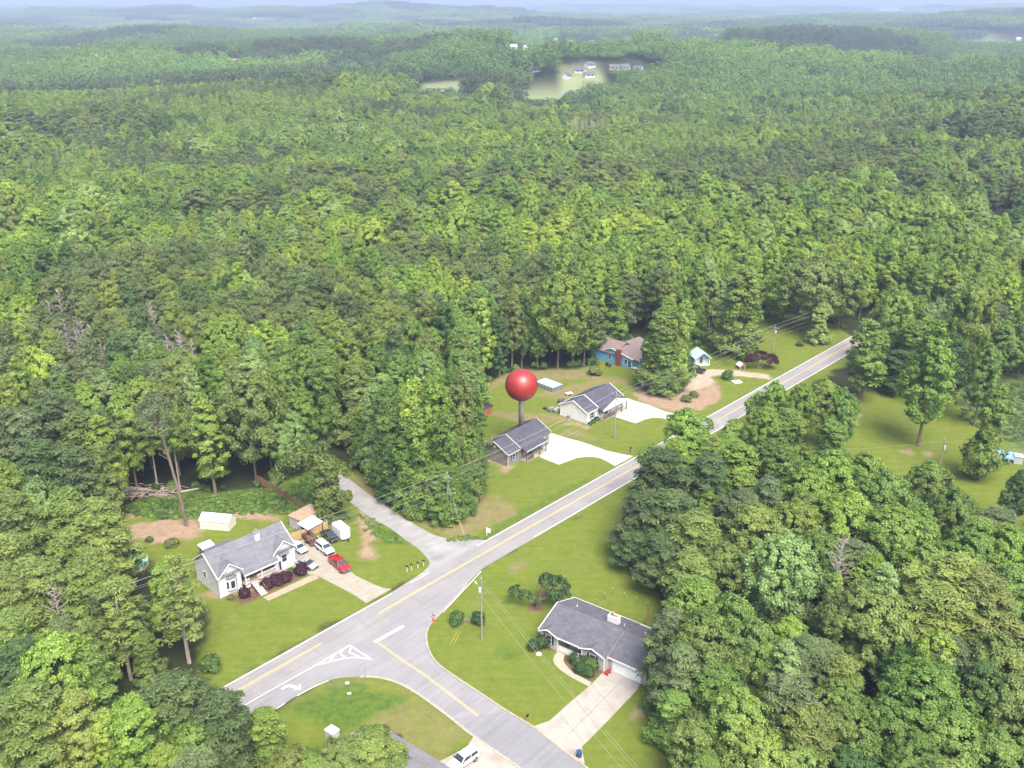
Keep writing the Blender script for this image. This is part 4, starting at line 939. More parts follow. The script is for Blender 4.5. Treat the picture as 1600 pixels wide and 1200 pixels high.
for x0 in (0.0, 11.0):
    xm = x0 + 2.15; za = 6.35; dd = (za - E) / sl_ - .3
    for xs in (x0 - .3, x0 + 4.6):
        b.add([(xs, -.45, E - .02), (xm, -.45, za), (xm, dd + .2, za), (xs, -.2, E + .1), (xs, -.45, E - .2), (xm, -.45, za - .18), (xm, dd + .2, za - .18), (xs, -.2, E - .1)],
              [(0, 1, 2, 3), (4, 7, 6, 5), (0, 4, 5, 1), (1, 5, 6, 2), (2, 6, 7, 3), (3, 7, 4, 0)])
roof = b.build('roof', ROOF_A, A)
b = MB(); b.box(9.35, 10.25, 2.7, 3.6, 5.6, 7.9); ch = b.build('chimney', mat('chimney_siding', (.62, .62, .63), .6), roof)
b = MB(); b.box(9.25, 10.35, 2.6, 3.7, 7.9, 8.02); b.tube([(9.8, 3.15, 8.02), (9.8, 3.15, 8.4)], .16, 10); b.tube([(9.8, 3.15, 8.4), (9.8, 3.15, 8.5)], .24, 10); b.build('chimney_cap', mat('galvanised', (.42, .43, .45), .45, .5, .1, 2, metal=.6), roof)
b = MB(); rake(b, -.34, [(-.4, E), (DP / 2, RZ), (DP + .4, E)]); rake(b, LA + .34, [(-.4, E), (DP / 2, RZ), (DP + .4, E)])
for x0 in (0.0, 11.0):
    for (xa, za), (xb, zb) in (((x0 - .32, E - .03), (x0 + 2.15, 6.36)), ((x0 + 2.15, 6.36), (x0 + 4.62, E - .03))):
        b.prism([(xa, za), (xb, zb), (xb, zb - .24), (xa, za - .24)], 'y', -.56, -.47)
b.box(4.1, 11.2, -1.58, -1.5, E - 1.02, E - .78); b.box(-.12, .02, -.14, 0, -.2, E); b.box(LA - .02, LA + .12, -.14, 0, -.2, E)
b.build('trim', WHITE(), A)
PZ = 1.25
b = MB(); b.box(4.3, 11.0, -1.35, 1.6, PZ - .2, PZ); b.build('porch_floor', mat('porch_boards', (.32, .25, .19), .8, .2, .15, 2), A)
for x in (4.5, 7.75, 10.8): MB().box(x - .08, x + .08, -1.3, -1.14, 0, E - .95).build('porch_post', WHITE(), A)
def railing(x0, x1, y, z):
    b = MB(); b.box(x0, x1, y - .04, y + .04, z + .9, z + .98); b.box(x0, x1, y - .03, y + .03, z + .1, z + .16)
    n = int((x1 - x0) / .13)
    for i in range(n): xx = x0 + (i + .5) * (x1 - x0) / n; b.box(xx - .02, xx + .02, y - .02, y + .02, z + .16, z + .9)
    return b
railing(6.7, 10.72, -1.22, PZ).build('porch_railing', WHITE(), A); railing(4.58, 5.3, -1.22, PZ).build('porch_railing', WHITE(), A)
b = MB(); b.box(6.7, 10.75, -1.30, -1.26, .55, PZ - .2); b.box(4.5, 5.3, -1.30, -1.26, .5, PZ - .2); b.build('porch_skirt', WHITE(), A)
st = bpy.data.objects.new('stairs', None); COL.objects.link(st); st.parent = A
for i in range(7): MB().box(5.38, 6.62, -1.42 - .46 * (i + 1), -1.42 - .46 * i, PZ - .09 - i * .18, PZ - .03 - i * .18).build('step', mat('stair_boards', (.62, .57, .50), .7), st)
for x in (5.34, 6.62): MB().prism([(-1.4, PZ - .1), (-4.7, -.05), (-4.7, -.3), (-1.4, PZ - .4)], 'x', x - .03, x + .05).build('stringer', mat('stair_dark', (.10, .07, .05), .8), st)
b = MB(); b.tube([(6.68, -1.4, PZ + .95), (6.68, -4.6, .95)], .04, 6)
for i in range(4): y = -1.5 - i * 1.0; b.tube([(6.68, y, PZ - .1 + (y + 1.4) * .38), (6.68, y, PZ + .95 + (y + 1.4) * .37)], .03, 6)
b.build('handrail', mat('rail_wood', (.25, .19, .14), .8), st)
for x0 in (1.2,):      # bay windows
    b = MB(); pl = [(x0, -.06), (x0 + .55, -.62), (x0 + 1.65, -.62), (x0 + 2.2, -.06)]; b.prism(pl, 'z', 1.0, 3.2); bay = b.build('bay_window', WHITE(), A)
    b = MB(); b.add([(x0 - .1, -.05, 3.2), (x0 + .5, -.75, 3.2), (x0 + 1.7, -.75, 3.2), (x0 + 2.3, -.05, 3.2), (x0 + .5, -.06, 3.75), (x0 + 1.7, -.06, 3.75)], [(0, 1, 4), (1, 2, 5, 4), (2, 3, 5), (3, 2, 1, 0), (0, 4, 5, 3)]); b.build('bay_roof', ROOF_A, bay)
    f = MB(); f.box(x0 + .72, x0 + 1.48, -.68, -.6, 1.35, 2.75); f.build('pane', GLASS(), bay)
    for (xa, ya, xb, yb) in ((x0, -.06, x0 + .55, -.62), (x0 + 1.65, -.62, x0 + 2.2, -.06)):
        ex = Vector((xb - xa, yb - ya, 0)); L_ = ex.length; ex.normalize(); n_ = Vector((ex.y, -ex.x, 0)); MB().obox(Vector((xa, ya, 1.35)) + ex * .2 - n_ * .02, ex * (L_ - .4), (0, 0, 1.4), n_ * .06).build('pane', GLASS(), bay)
b = MB(); b.add([(12.0, -.07, 3.45), (12.2, -.6, 3.45), (14.1, -.6, 3.45), (14.3, -.07, 3.45), (12.3, -.07, 4.0), (14.0, -.07, 4.0)], [(0, 1, 4), (1, 2, 5, 4), (2, 3, 5), (3, 2, 1, 0), (0, 4, 5, 3)]); b.build('window_awning', ROOF_A, A)
window(A, (12.7, -.06, 1.7), (1, 0, 0), (0, -1, 0), .95, 1.45)
for x in (6.6, 8.6): window(A, (x, 1.6, PZ + .7), (1, 0, 0), (0, -1, 0), 1.0, 1.3)
door(A, (5.3, 1.6, PZ), (1, 0, 0), (0, -1, 0), .95, 2.05, mat('dark_door', (.06, .04, .03), .5))
window(A, (LA, 3.2, 2.0), (0, 1, 0), (1, 0, 0), .9, 1.3); window(A, (0, 5.4, 2.0), (0, -1, 0), (-1, 0, 0), .9, 1.2)
b = MB(); b.prism([(DP, E - .3), (DP + 3, E - .9), (DP + 3, -.3), (DP, -.3)], 'x', 3.0, 8.0); b.build('rear_wing', SA, A)
b = MB(); slab(b, 2.7, 8.3, DP + 3.2, E - .75, DP - .5, E + .55); b.build('rear_wing_roof', ROOF_A, A)
t = thing('storage_box', (*P(325, 868)[:2], 0), R(45), 'small white topped brown storage shed behind the white porch house', 'shed')
b = MB(); b.box(-1.1, 1.1, -.9, .9, 0, 2.1); b.build('wall', mat('brown_panel', (.18, .11, .08), .8), t); b = MB(); b.prism([(-1.1, 2.1), (1.1, 2.5), (1.1, 2.4), (-1.1, 2.0)], 'x', -1.3, 1.3); b.build('roof', WHITE(), t)
door(t, (-.4, -.9, 0.05), (1, 0, 0), (0, -1, 0), .8, 1.8, mat('brown_door', (.12, .07, .05), .7))

def L2W(o, ang, x, y, z=0): c, s_ = math.cos(ang), math.sin(ang); return (o[0] + x * c - y * s_, o[1] + x * s_ + y * c, z)
fl = thing('porch_flag', L2W(oA, R(45), 11.0, -1.3, 0), R(45), 'dark furled flag hanging on the corner post of the white porch', 'flag')
b = MB(); b.tube([(0, 0, 2.9), (.3, -.7, 3.5)], .025, 6); b.build('staff', WHITE(), fl)
b = MB(); b.add([(.28, -.66, 3.45), (.1, -.2, 3.05), (.22, -.28, 1.5), (.42, -.5, 1.3), (.30, -.62, 1.9), (.34, -.66, 3.4), (.16, -.2, 3.0), (.28, -.28, 1.5), (.48, -.5, 1.3), (.36, -.62, 1.9)], [(0, 1, 2, 3, 4), (9, 8, 7, 6, 5), (0, 5, 6, 1), (1, 6, 7, 2), (2, 7, 8, 3), (3, 8, 9, 4), (4, 9, 5, 0)]); b.build('cloth', mat('dark_cloth', (.05, .055, .06), .9), fl)

# --- grey ranch (under the pin) and white ranch
def ranch(name, o, ang, label, wallm, roofm, LEN, DP, step, gable, trimm):
    t = thing(name, (*o, 0), R(ang), label, 'house'); E = 3.05; RZ = 5.25; M_ = DP / 2; up = .32
    b = MB(); b.prism([(0, -.2), (DP, -.2), (DP, E - .02), (M_, RZ - .12), (0, E - .02)], 'x', 0, step)
    b.prism([(0, -.2), (DP, -.2), (DP, E - .02), (M_, RZ - .12), (0, E - .02)], 'x', step, LEN)
    b.build('wall', wallm, t)
    b = MB(); slab(b, -.3, step, -.35, E, M_, RZ); slab(b, -.3, step, DP + .35, E, M_, RZ)
    slab(b, step - .25, LEN + .3, -.35, E + up, M_, RZ + up); slab(b, step - .25, LEN + .3, DP + .35, E + up, M_, RZ + up)
    if gable:
        xm = 9.2; hw = 5.4; za = 4.75
        for xs in (xm - hw, xm + hw - .2):
            dd = (za - E - up) / ((RZ - E) / (M_ + .35)) - .35
            b.add([(xs, -2.1, 3.0), (xm, -2.1, za), (xm, dd + .3, za), (xs, .1, 3.05), (xs, -2.1, 2.84), (xm, -2.1, za - .16), (xm, dd + .3, za - .16), (xs, .1, 2.89)], [(0, 1, 2, 3), (4, 7, 6, 5), (0, 4, 5, 1), (1, 5, 6, 2), (2, 6, 7, 3), (3, 7, 4, 0)])
    else: slab(b, step - .25, 11.9, -2.15, 2.85, -.30, E + up + .03)
    roof = b.build('roof', roofm, t)
    b = MB(); rake(b, -.34, [(-.4, E), (M_, RZ), (DP + .4, E)]); rake(b, step - .28, [(-.4, E + up), (M_, RZ + up), (DP + .4, E + up)]); rake(b, LEN + .34, [(-.4, E + up), (M_, RZ + up), (DP + .4, E + up)])
    b.box(-.3, step, -.45, -.35, E - .2, E + .0); b.box(-.3, LEN + .3, DP + .36, DP + .46, E - .18, E + .02)
    if gable:
        for (xa, za_), (xb, zb) in (((3.75, 3.0), (9.2, 4.77)), ((9.2, 4.77), (14.65, 3.0))): b.prism([(xa, za_ + .02), (xb, zb), (xb, zb - .26), (xa, za_ - .24)], 'y', -2.2, -2.11)
    else: b.box(step - .25, 11.9, -2.24, -2.15, 2.62, 2.86)
    for x, y in ((0, 0), (LEN, 0), (0, DP)): b.box(x - .08, x + .08, y - .08, y + .08, -.1, E - .05)
    b.build('trim', trimm, t)
    if gable: b = MB(); b.prism([(4.2, 2.75), (14.2, 2.75), (9.2, 4.5)], 'y', -2.05, -1.95); b.box(4.1, 14.3, -2.08, -1.92, 2.55, 2.75); b.build('porch_gable', wallm, t)
    b = MB(); b.box(step, 14.2 if gable else 11.8, -2.1, -.02, -.05, .12); b.build('porch_slab', CONC, t)
    wood = mat('stained_posts', (.13, .075, .045), .75)
    for x in ((4.6, 7.0, 9.6, 12.0, 14.0) if gable else (4.3, 6.8, 9.3, 11.6)): MB().box(x - .09, x + .09, -2.05, -1.87, .12, 2.65).build('porch_post', wood, t)
    b = railing(4.7, 9.5 if gable else 6.7, -1.96, .12); b.build('porch_railing', wood, t)
    sh = mat('dark_shutters', (.03, .03, .035), .6)
    window(t, (1.65, 0, .95), (1, 0, 0), (0, -1, 0), .95, 1.45, sh); window(t, (5.5, 0, .95), (1, 0, 0), (0, -1, 0), .95, 1.4, sh); window(t, (9.8, 0, .95), (1, 0, 0), (0, -1, 0), .95, 1.4, sh)
    window(t, (12.9, 0, .95), (1, 0, 0), (0, -1, 0), .95, 1.4, sh); door(t, (7.6, 0, .12), (1, 0, 0), (0, -1, 0), .95, 2.05, mat('brown_front_door', (.12, .05, .03), .5))
    window(t, (LEN, 2.5, .95), (0, 1, 0), (1, 0, 0), .9, 1.3); window(t, (3, DP, .95), (-1, 0, 0), (0, 1, 0), .9, 1.3); window(t, (10, DP, .95), (-1, 0, 0), (0, 1, 0), .9, 1.3)
    MB().box(-.06, .0, M_ - .2, M_ + .2, 3.6, 4.1).build('gable_vent', WHITE(), t)
    vents(t, [(6.5, M_ + 1.3, 4.5), (11, M_ + 1.2, 4.6)], mat('pipe_grey', (.3, .3, .3), .6))
    return t
GH = ranch('grey_ranch', (-.9, 194.7), 51, 'grey sided ranch house with charcoal roof, the red ball pin rising from it', siding('grey_siding', (.205, .20, .195), True), ROOF_G, 15.3, 7.8, 4.3, False, mat('pale_trim', (.5, .48, .46), .6))
WH = ranch('white_ranch', (18.6, 218.2), 48, 'white ranch house with charcoal roof and a broad gable over its front porch', siding('bright_white_siding', (.74, .74, .74), True), ROOF_G, 14.4, 8.4, 4.4, True, WHITE())

# the red ball pin standing on the grey house
c51, s51 = math.cos(R(51)), math.sin(R(51)); pz = 5.25
bx, by = P(814.5, 664, pz)[:2]
pin = thing('marker_pin', (bx, by, 5.0), 0, 'giant glossy red ball on a steel shaft standing on the grey house roof', 'marker pin')
def zat(px, y0, py): # height of a photo row above the pin's foot
    v = (py - 600) / CF; return CH - by * (SP + v * CP) / (CP - v * SP)
zc = zat(814, 0, 601.5); rr = (zat(814, 0, 577.5) - zat(814, 0, 625.5)) / 2 * .99
b = MB(); b.lathe([(.62, -.9), (.62, zc - 5.0)], n=24); b.build('shaft', mat('brushed_steel', (.42, .39, .35), .45, .5, .08, 3, metal=.6, stretch=(6, 6, .3)), pin, True)
b = MB(); b.lathe([(max(.02, rr * math.sin(math.pi * i / 28)), zc - 5.0 - rr * math.cos(math.pi * i / 28)) for i in range(29)], n=48); b.build('ball', mat('glossy_red', (.27, .015, .011), .45, .7, .05, .4, coat=.15), pin, True)

# --- long ranch in front (garage on its right end)
oR = (4.8, 130.3, 0); RH = thing('long_ranch', oR, R(-36), 'long beige ranch house with grey roof, white chimney and white garage door', 'house')
SR = siding('beige_siding', (.40, .375, .35)); E = 3.0; M_ = 5.1; RZ = 5.05; DPR = 10.2; XG = 12.3; XE = 18.9
b = MB(); pf = lambda d0: [(d0, -.2), (DPR, -.2), (DPR, E), (M_, RZ - .12), (d0, E + (RZ - E) / (M_ + .35) * d0)]
b.prism(pf(0), 'x', 0, 3.2); b.prism(pf(1.7), 'x', 3.2, 7.8); b.prism(pf(0), 'x', 7.8, XG); gd = .9
b.prism([(gd, -.2), (DPR, -.2), (DPR, E - .35), (M_ + .2, RZ - .5), (gd, E - .35)], 'x', XG, XE); b.build('wall', SR, RH)
b = MB()
for x0, x1, xm in ((0, 3.2, 1.4), (7.8, 11.95, 9.85)): b.prism([(x0, -.2), (x1, -.2), (x1, E - .3), (xm, 3.55), (x0, E - .3)], 'y', -.05, .2)
b.build('bay_wall', SR, RH)
b = MB(); slab(b, -.35, XG, -.4, E, M_, RZ); slab(b, -.35, XG, DPR + .4, E, M_, RZ)
slab(b, XG, XE + .35, gd - .5, E - .22, M_ + .2, RZ - .35); slab(b, XG, XE + .35, DPR + .4, E - .22, M_ + .2, RZ - .35)
for x0, x1, xm in ((-.25, 3.6, 1.4), (7.4, 12.2, 9.85)):
    za = 3.72; dd = 1.7
    for xs in (x0, x1): b.add([(xs, -.5, E - .1), (xm, -.5, za), (xm, dd, za + .02), (xs, -.1, E + .1), (xs, -.5, E - .25), (xm, -.5, za - .15), (xm, dd, za - .2), (xs, -.1, E - .1)], [(0, 1, 2, 3), (4, 7, 6, 5), (0, 4, 5, 1), (1, 5, 6, 2), (2, 6, 7, 3), (3, 7, 4, 0)])
roof = b.build('roof', ROOF_R, RH)
b = MB(); rake(b, -.38, [(-.42, E), (M_, RZ), (DPR + .42, E)]); rake(b, XE + .38, [(gd - .5, E - .22), (M_ + .2, RZ - .35), (DPR + .42, E - .22)])
b.box(-.35, XE + .35, DPR + .42, DPR + .52, E - .22, E - .02); b.box(3.5, 7.5, -.5, -.41, E - .22, E - .02); b.box(XG, XE + .35, gd - .6, gd - .51, E - .45, E - .24)
for x0, x1, xm in ((-.25, 3.6, 1.4), (7.4, 12.2, 9.85)):
    for (xa, za), (xb, zb) in (((x0, E - .1), (xm, 3.74)), ((xm, 3.74), (x1, E - .1))): b.prism([(xa, za + .01), (xb, zb + .01), (xb, zb - .2), (xa, za - .2)], 'y', -.6, -.51)
for x in (0, 3.2, 7.8, 11.95): b.box(x - .07, x + .07, -.14, -.02, -.1, E - .2)
b.box(3.2, 7.8, .25, .4, .1, .95); b.build('trim', WHITE(), RH)
b = MB(); b.box(3.2, 7.8, .0, 1.7, -.1, .1); b.build('porch_slab', CONC, RH)
b = MB(); b.box(8.7, 10.6, 6.1, 7.1, 3.8, 5.75); ch = b.build('chimney', siding('chimney_white', (.66, .65, .63)), roof)
b = MB(); b.box(8.95, 10.35, 6.3, 6.9, 5.75, 5.80); b.tube([(9.4, 6.6, 5.83), (9.4, 6.6, 6.25)], .15, 10); b.tube([(9.4, 6.6, 6.25), (9.4, 6.6, 6.33)], .26, 10); b.build('chimney_cap', mat('rusty_cap', (.30, .20, .15), .6, .4, .3, 2), roof)
sh = mat('navy_shutters', (.02, .022, .03), .6)
window(RH, (1.0, -.05, .85), (1, 0, 0), (0, -1, 0), 1.0, 1.5, sh); window(RH, (9.3, -.05, .85), (1, 0, 0), (0, -1, 0), 1.0, 1.4, sh)
for x in (5.0, 6.3): window(RH, (x, 1.7, .9), (1, 0, 0), (0, -1, 0), .8, 1.3, sh)
door(RH, (3.5, 1.7, .1), (1, 0, 0), (0, -1, 0), .95, 2.05, mat('tan_door', (.30, .2, .12), .5)); window(RH, (0, 4, .9), (0, -1, 0), (-1, 0, 0), .9, 1.3)
b = MB()
for i in range(4): b.box(13.0, 17.9, gd - .06, gd + .02, .06 + i * .54, .06 + i * .54 + .51)
b.build('garage_door', mat('garage_white', (.74, .74, .73), .45), RH); b = MB(); b.box(12.85, 13.0, gd - .08, gd, 0, 2.35); b.box(17.9, 18.05, gd - .08, gd, 0, 2.35); b.box(12.85, 18.05, gd - .08, gd, 2.24, 2.4); b.build('garage_frame', mat('garage_trim', (.66, .66, .65), .5), RH)
vents(RH, [(2.5, 6.8, 4.3), (11.4, 7.0, 4.2), (14.8, 7.8, 3.6)], WHITE())

# --- blue house with brown metal roof
oB = (34.2, 256.6, 0); BH = thing('blue_house', oB, R(47), 'sky blue house with brown metal roof and a tall brick chimney', 'house')
SBm = siding('blue_siding', (.13, .38, .60)); MR = mat('brown_metal_roof', (.215, .162, .148), .55, .4, .1, .8, metal=.1); E = 3.1
b = MB(); b.prism([(0, -.2), (10, -.2), (10, 3.3), (7.3, 4.55), (0, E)], 'x', .01, 13); b.build('wall', SBm, BH)
b = MB(); b.prism([(0, -.2), (9.5, -.2), (9.5, 3.2), (4.7, 5.2), (0, 3.2)], 'y', 6.2, 14.5); b.build('rear_wall', SBm, BH)
b = MB(); slab(b, -.35, 13.4, -.4, E, 7.3, 4.75); slab(b, -.35, 13.4, 10.4, 3.3, 7.3, 4.75); roof = b.build('roof', MR, BH)
b = MB()
for xs in (-.45, 9.95): b.add([(xs, 5.6, 3.12), (4.7, 5.6, 5.42), (4.7, 14.9, 5.42), (xs, 14.9, 3.12), (xs, 5.6, 2.97), (4.7, 5.6, 5.27), (4.7, 14.9, 5.27), (xs, 14.9, 2.97)], [(0, 1, 2, 3), (4, 7, 6, 5), (0, 4, 5, 1), (1, 5, 6, 2), (2, 6, 7, 3), (3, 7, 4, 0)])
b.build('rear_roof', MR, BH)
b = MB(); b.box(-.75, 0, 3.6, 5.2, -.2, 4.9); b.build('chimney', mat('red_brick', (.20, .06, .045), .85, .2, .25, 5), roof)
b = MB(); rake(b, -.4, [(-.42, E), (7.3, 4.76), (10.42, 3.3)]); b.box(-.35, 13.4, -.5, -.41, E - .22, E); b.build('trim', WHITE(), BH)
window(BH, (0, 8.3, 1.1), (0, -1, 0), (-1, 0, 0), .9, 1.2, None); window(BH, (0, 2.6, 1.0), (0, -1, 0), (-1, 0, 0), 1.0, 1.3)
window(BH, (0, 1.3, .3), (0, -1, 0), (-1, 0, 0), 1.1, 2.0); window(BH, (2, 0, 1), (1, 0, 0), (0, -1, 0), 1.1, 1.3); window(BH, (5, 0, 1), (1, 0, 0), (0, -1, 0), 1.1, 1.3)
b = MB(); b.box(.2, 5, -2.4, 0, .2, .4)
for x in (.3, 2.6, 4.9): b.box(x - .06, x + .06, -2.35, -2.23, .4, 3.0)
b.box(.2, 5, -2.35, -2.27, 1.2, 1.28); b.build('porch', WHITE(), BH); b = MB(); slab(b, 0, 5.2, -2.6, 2.9, -.3, E + .02); b.build('porch_roof', MR, BH)
vents(BH, [(5, 7.6, 4.6)], WHITE())

# --- half hidden house at the bottom edge
oH = P(552, 1147, 4.6); HH = thing('hidden_house', (oH[0] - 2.77, oH[1] - 3.55, 0), R(-38), 'grey roof house with a square white chimney, half hidden behind low trees', 'house')
b = MB(); b.prism([(0, -.2), (9, -.2), (9, 2.9), (4.5, 4.6), (0, 2.9)], 'x', 0, 17); b.build('wall', SR, HH)
b = MB(); slab(b, -.3, 17.3, -.4, 2.85, 4.5, 4.75); slab(b, -.3, 17.3, 9.4, 2.85, 4.5, 4.75); roof = b.build('roof', shingle('pale_grey_shingles', (.21, .20, .205), (.175, .168, .175)), HH)
window(HH, (4, 9, 1), (-1, 0, 0), (0, 1, 0), 1, 1.3); window(HH, (10, 9, 1), (-1, 0, 0), (0, 1, 0), 1, 1.3)
q = P(521, 1168, 2.6); 
ca, sa_ = math.cos(R(-38)), math.sin(R(-38)); dx, dy = q[0] - HH.location.x, q[1] - HH.location.y; lx, ly = dx * ca + dy * sa_, -dx * sa_ + dy * ca
b = MB(); b.box(lx - .75, lx + .75, ly - .6, ly + .6, -.2, 5.6); b.build('chimney', siding('chimney_tan', (.52, .49, .46)), roof)
b = MB(); b.box(lx - .85, lx + .85, ly - .7, ly + .7, 5.6, 5.72); b.tube([(lx, ly, 5.72), (lx, ly, 6.0)], .16, 10); b.tube([(lx, ly, 6.0), (lx, ly, 6.12)], .26, 10); b.build('chimney_cap', mat('pale_cap', (.6, .6, .6), .5), roof)

# --- sheds and small buildings
SHW = mat('weathered_white', (.50, .48, .45), .8, .2, .12, 1.2)
p0, p1, p2 = P(453, 823), P(473, 832), P(505, 820)
t = thing('garden_shed', (*p0[:2], 0), math.atan2(p1[1] - p0[1], p1[0] - p0[0]), 'weathered white shed with a flat brown roof and a white lean-to', 'shed')
W_, D_ = 3.4, 5.6
b = MB(); b.box(0, W_, 0, D_, -.1, 2.5); b.build('wall', SHW, t); b = MB(); b.box(-.2, W_ + .2, -.2, D_ + .2, 2.5, 2.64); b.build('roof', mat('brown_roofing', (.34, .24, .17), .85, .2, .15, .8), t)
for x in (.3, 1.25, 2.2): MB().box(x, x + .75, -.06, 0, .1, 2.2).build('door_panel', mat('grey_doors', (.36, .36, .37), .7), t)
b = MB(); b.prism([(W_ + .2, 2.45), (W_ + 3.2, 2.1), (W_ + 3.2, 2.0), (W_ + .2, 2.35)], 'y', -1.0, 3.0); b.build('lean_to_roof', mat('white_sheet_metal', (.70, .70, .70), .4, .5, .06, 1), t)
for x, y in ((W_ + 3.1, -.8), (W_ + 3.1, 2.8)): MB().box(x - .06, x + .06, y - .06, y + .06, 0, 2.05).build('lean_to_post', BLACK(), t)
MB().box(W_ + .01, W_ + .06, .3, 2.5, .1, 2.0).build('opening_shade', mat('inside_shade_paint', (.02, .02, .022), .9), t)  # dark slab on the solid wall, painted as the shade inside an opening
p0, p1 = P(313, 826), P(352, 829.5)
t = thing('tent_shelter', (*p0[:2], 0), math.atan2(p1[1] - p0[1], p1[0] - p0[0]), 'cream white fabric tent shelter standing on the back lawn', 'tent')
CL = mat('tent_cloth', (.66, .60, .52), .8, .2, .08, .6, .3, 1.5)
b = MB(); b.prism([(0, 0), (3.2, 0), (3.2, 1.9), (1.6, 2.7), (0, 1.9)], 'x', 0, 6.2); b.build('side_cloth', CL, t)
b = MB(); b.prism([(-.12, 1.85), (1.6, 2.82), (3.32, 1.85), (3.32, 1.92), (1.6, 2.92), (-.12, 1.92)], 'x', -.12, 6.32); b.build('roof_cloth', mat('tent_roof', (.74, .71, .66), .7, .25, .05, .6), t)
b = MB()
for x in (0, 2.05, 4.1, 6.2): b.box(x - .03, x + .03, -.04, .0, 0, 1.9)
b.build('side_seam', mat('tent_seam', (.48, .43, .36), .8), t)
t = thing('barrel_shed', (*P(757, 645)[:2], 0), R(40), 'small brown garden shed with a curved black roof at the wood edge', 'shed')
b = MB(); b.box(-1.3, 1.3, -1.7, 1.7, 0, 2.0); b.build('wall', mat('orange_wood', (.30, .13, .06), .8, .2, .15, 2), t)
b = MB(); b.prism([(1.45 * math.cos(math.pi * i / 10), 2.0 + .95 * math.sin(math.pi * i / 10)) for i in range(11)], 'y', -1.85, 1.85); b.build('roof', mat('black_roofing', (.07, .07, .085), .7), t); door(t, (.5, -1.7, .05), (-1, 0, 0), (0, -1, 0), .9, 1.8, mat('orange_door', (.24, .10, .05), .7))
t = thing('blue_cabin', (*P(1093, 567)[:2], 0), R(10), 'tiny pale blue cabin with a light blue gable roof by the black pickup', 'shed')
b = MB(); b.prism([(-2.1, 0), (2.1, 0), (2.1, 2.4), (0, 3.7), (-2.1, 2.4)], 'y', -1.2, 2.6); b.build('wall', mat('pale_blue_wood', (.36, .48, .58), .7), t)
b = MB()
for s_ in (-1, 1): b.add([(s_ * 2.5, -2.8, 2.25), (0, -2.8, 3.95), (0, 2.9, 3.95), (s_ * 2.5, 2.9, 2.25), (s_ * 2.5, -2.8, 2.15), (0, -2.8, 3.85), (0, 2.9, 3.85), (s_ * 2.5, 2.9, 2.15)], [(0, 1, 2, 3), (4, 7, 6, 5), (0, 4, 5, 1), (1, 5, 6, 2), (2, 6, 7, 3), (3, 7, 4, 0)])
b.build('roof', mat('sky_blue_metal', (.42, .60, .72), .45, .4), t); b = MB(); b.box(-2.1, 2.1, -2.6, -1.2, .1, .25); b.build('porch_floor', WHITE(), t)
for x in (-2.0, 2.0): MB().box(x - .07, x + .07, -2.6, -2.46, .2, 2.3).build('porch_post', WHITE(), t)
door(t, (-.5, -1.2, .25), (1, 0, 0), (0, -1, 0), .9, 1.9, mat('maroon_door', (.14, .05, .05), .6)); window(t, (2.1, 0, 1), (0, 1, 0), (1, 0, 0), .9, .9)
p0, p1 = P(1541, 718), P(1581, 724)
t = thing('tarp_shed', (*p0[:2], 0), math.atan2(p1[1] - p0[1], p1[0] - p0[0]), 'low ramshackle animal shed under a bright blue tarp on the field', 'shed')
b = MB(); b.box(0, 5.6, 0, 2.6, 0, 1.2); b.build('wall', mat('dark_boards', (.11, .075, .065), .9, .2, .3, 2), t); b = MB()
for i in range(5): b.add([(-.3 + i * 1.2, -.25, 1.25 + .12 * (i % 2)), (.9 + i * 1.2, -.25, 1.25 + .12 * ((i + 1) % 2)), (.9 + i * 1.2, 2.9, 1.6), (-.3 + i * 1.2, 2.9, 1.6)], [(0, 1, 2, 3)])
for i in range(5): b.add([(-.3 + i * 1.2, -.25, 1.25 + .12 * (i % 2)), (.9 + i * 1.2, -.25, 1.25 + .12 * ((i + 1) % 2)), (.9 + i * 1.2, -.3, .95), (-.3 + i * 1.2, -.3, .9)], [(3, 2, 1, 0)])
b.build('tarp', mat('blue_tarp', (.20, .36, .62), .4, .4, .15, 1.5), t); b = MB(); b.box(5.7, 7.4, .1, 2.2, 0, 1.7); b.box(5.6, 7.5, 0, 2.3, 1.7, 1.8); b.build('white_hutch', mat('hutch_grey', (.45, .44, .44), .7), t)

# --- distant houses
FH = [(838, 110, 13, 30, 'dark'), (905, 112, 15, -20, 'dark'), (890, 121, 13, 60, 'dark'), (922, 120, 15, 20, 'dark'), (925, 104, 15, 45, 'dark'), (960, 108, 14, 0, 'dark'), (978, 107, 15, 30, 'dark'), (995, 109, 13, -30, 'dark'),
      (803, 75, 11, 20, 'pale'), (823, 76, 9, 70, 'pale'), (868, 61, 12, 10, 'pale'), (892, 64, 14, 40, 'pale'), (925, 65, 16, 10, 'dark'), (966, 72, 11, 20, 'pale'), (364, 97, 16, 20, 'rust'), (382, 99, 10, 50, 'pale'), (1402, 108, 16, 0, 'rust'), (1485, 65, 26, 5, 'pale'), (1592, 60, 18, 10, 'pale'), (424, 31, 14, 0, 'pale'), (397, 28, 12, 0, 'pale'), (1535, 60, 10, 40, 'pale'), (1385, 18, 26, 0, 'pale')]
RW = {'dark': ('dark roofed white', (.10, .10, .13)), 'pale': ('pale roofed white', (.55, .55, .55)), 'rust': ('rust roofed cream', (.36, .17, .11))}
OW = ['first', 'second', 'third', 'fourth', 'fifth', 'sixth', 'seventh', 'eighth', 'ninth', 'tenth']; seen = {}
ZONE = lambda x, y: 'in the new housing estate beyond the woods' if 830 < x < 1000 and y > 95 else 'in the far clearing behind the estate' if 790 < x < 1000 else 'alone in the distant woods'
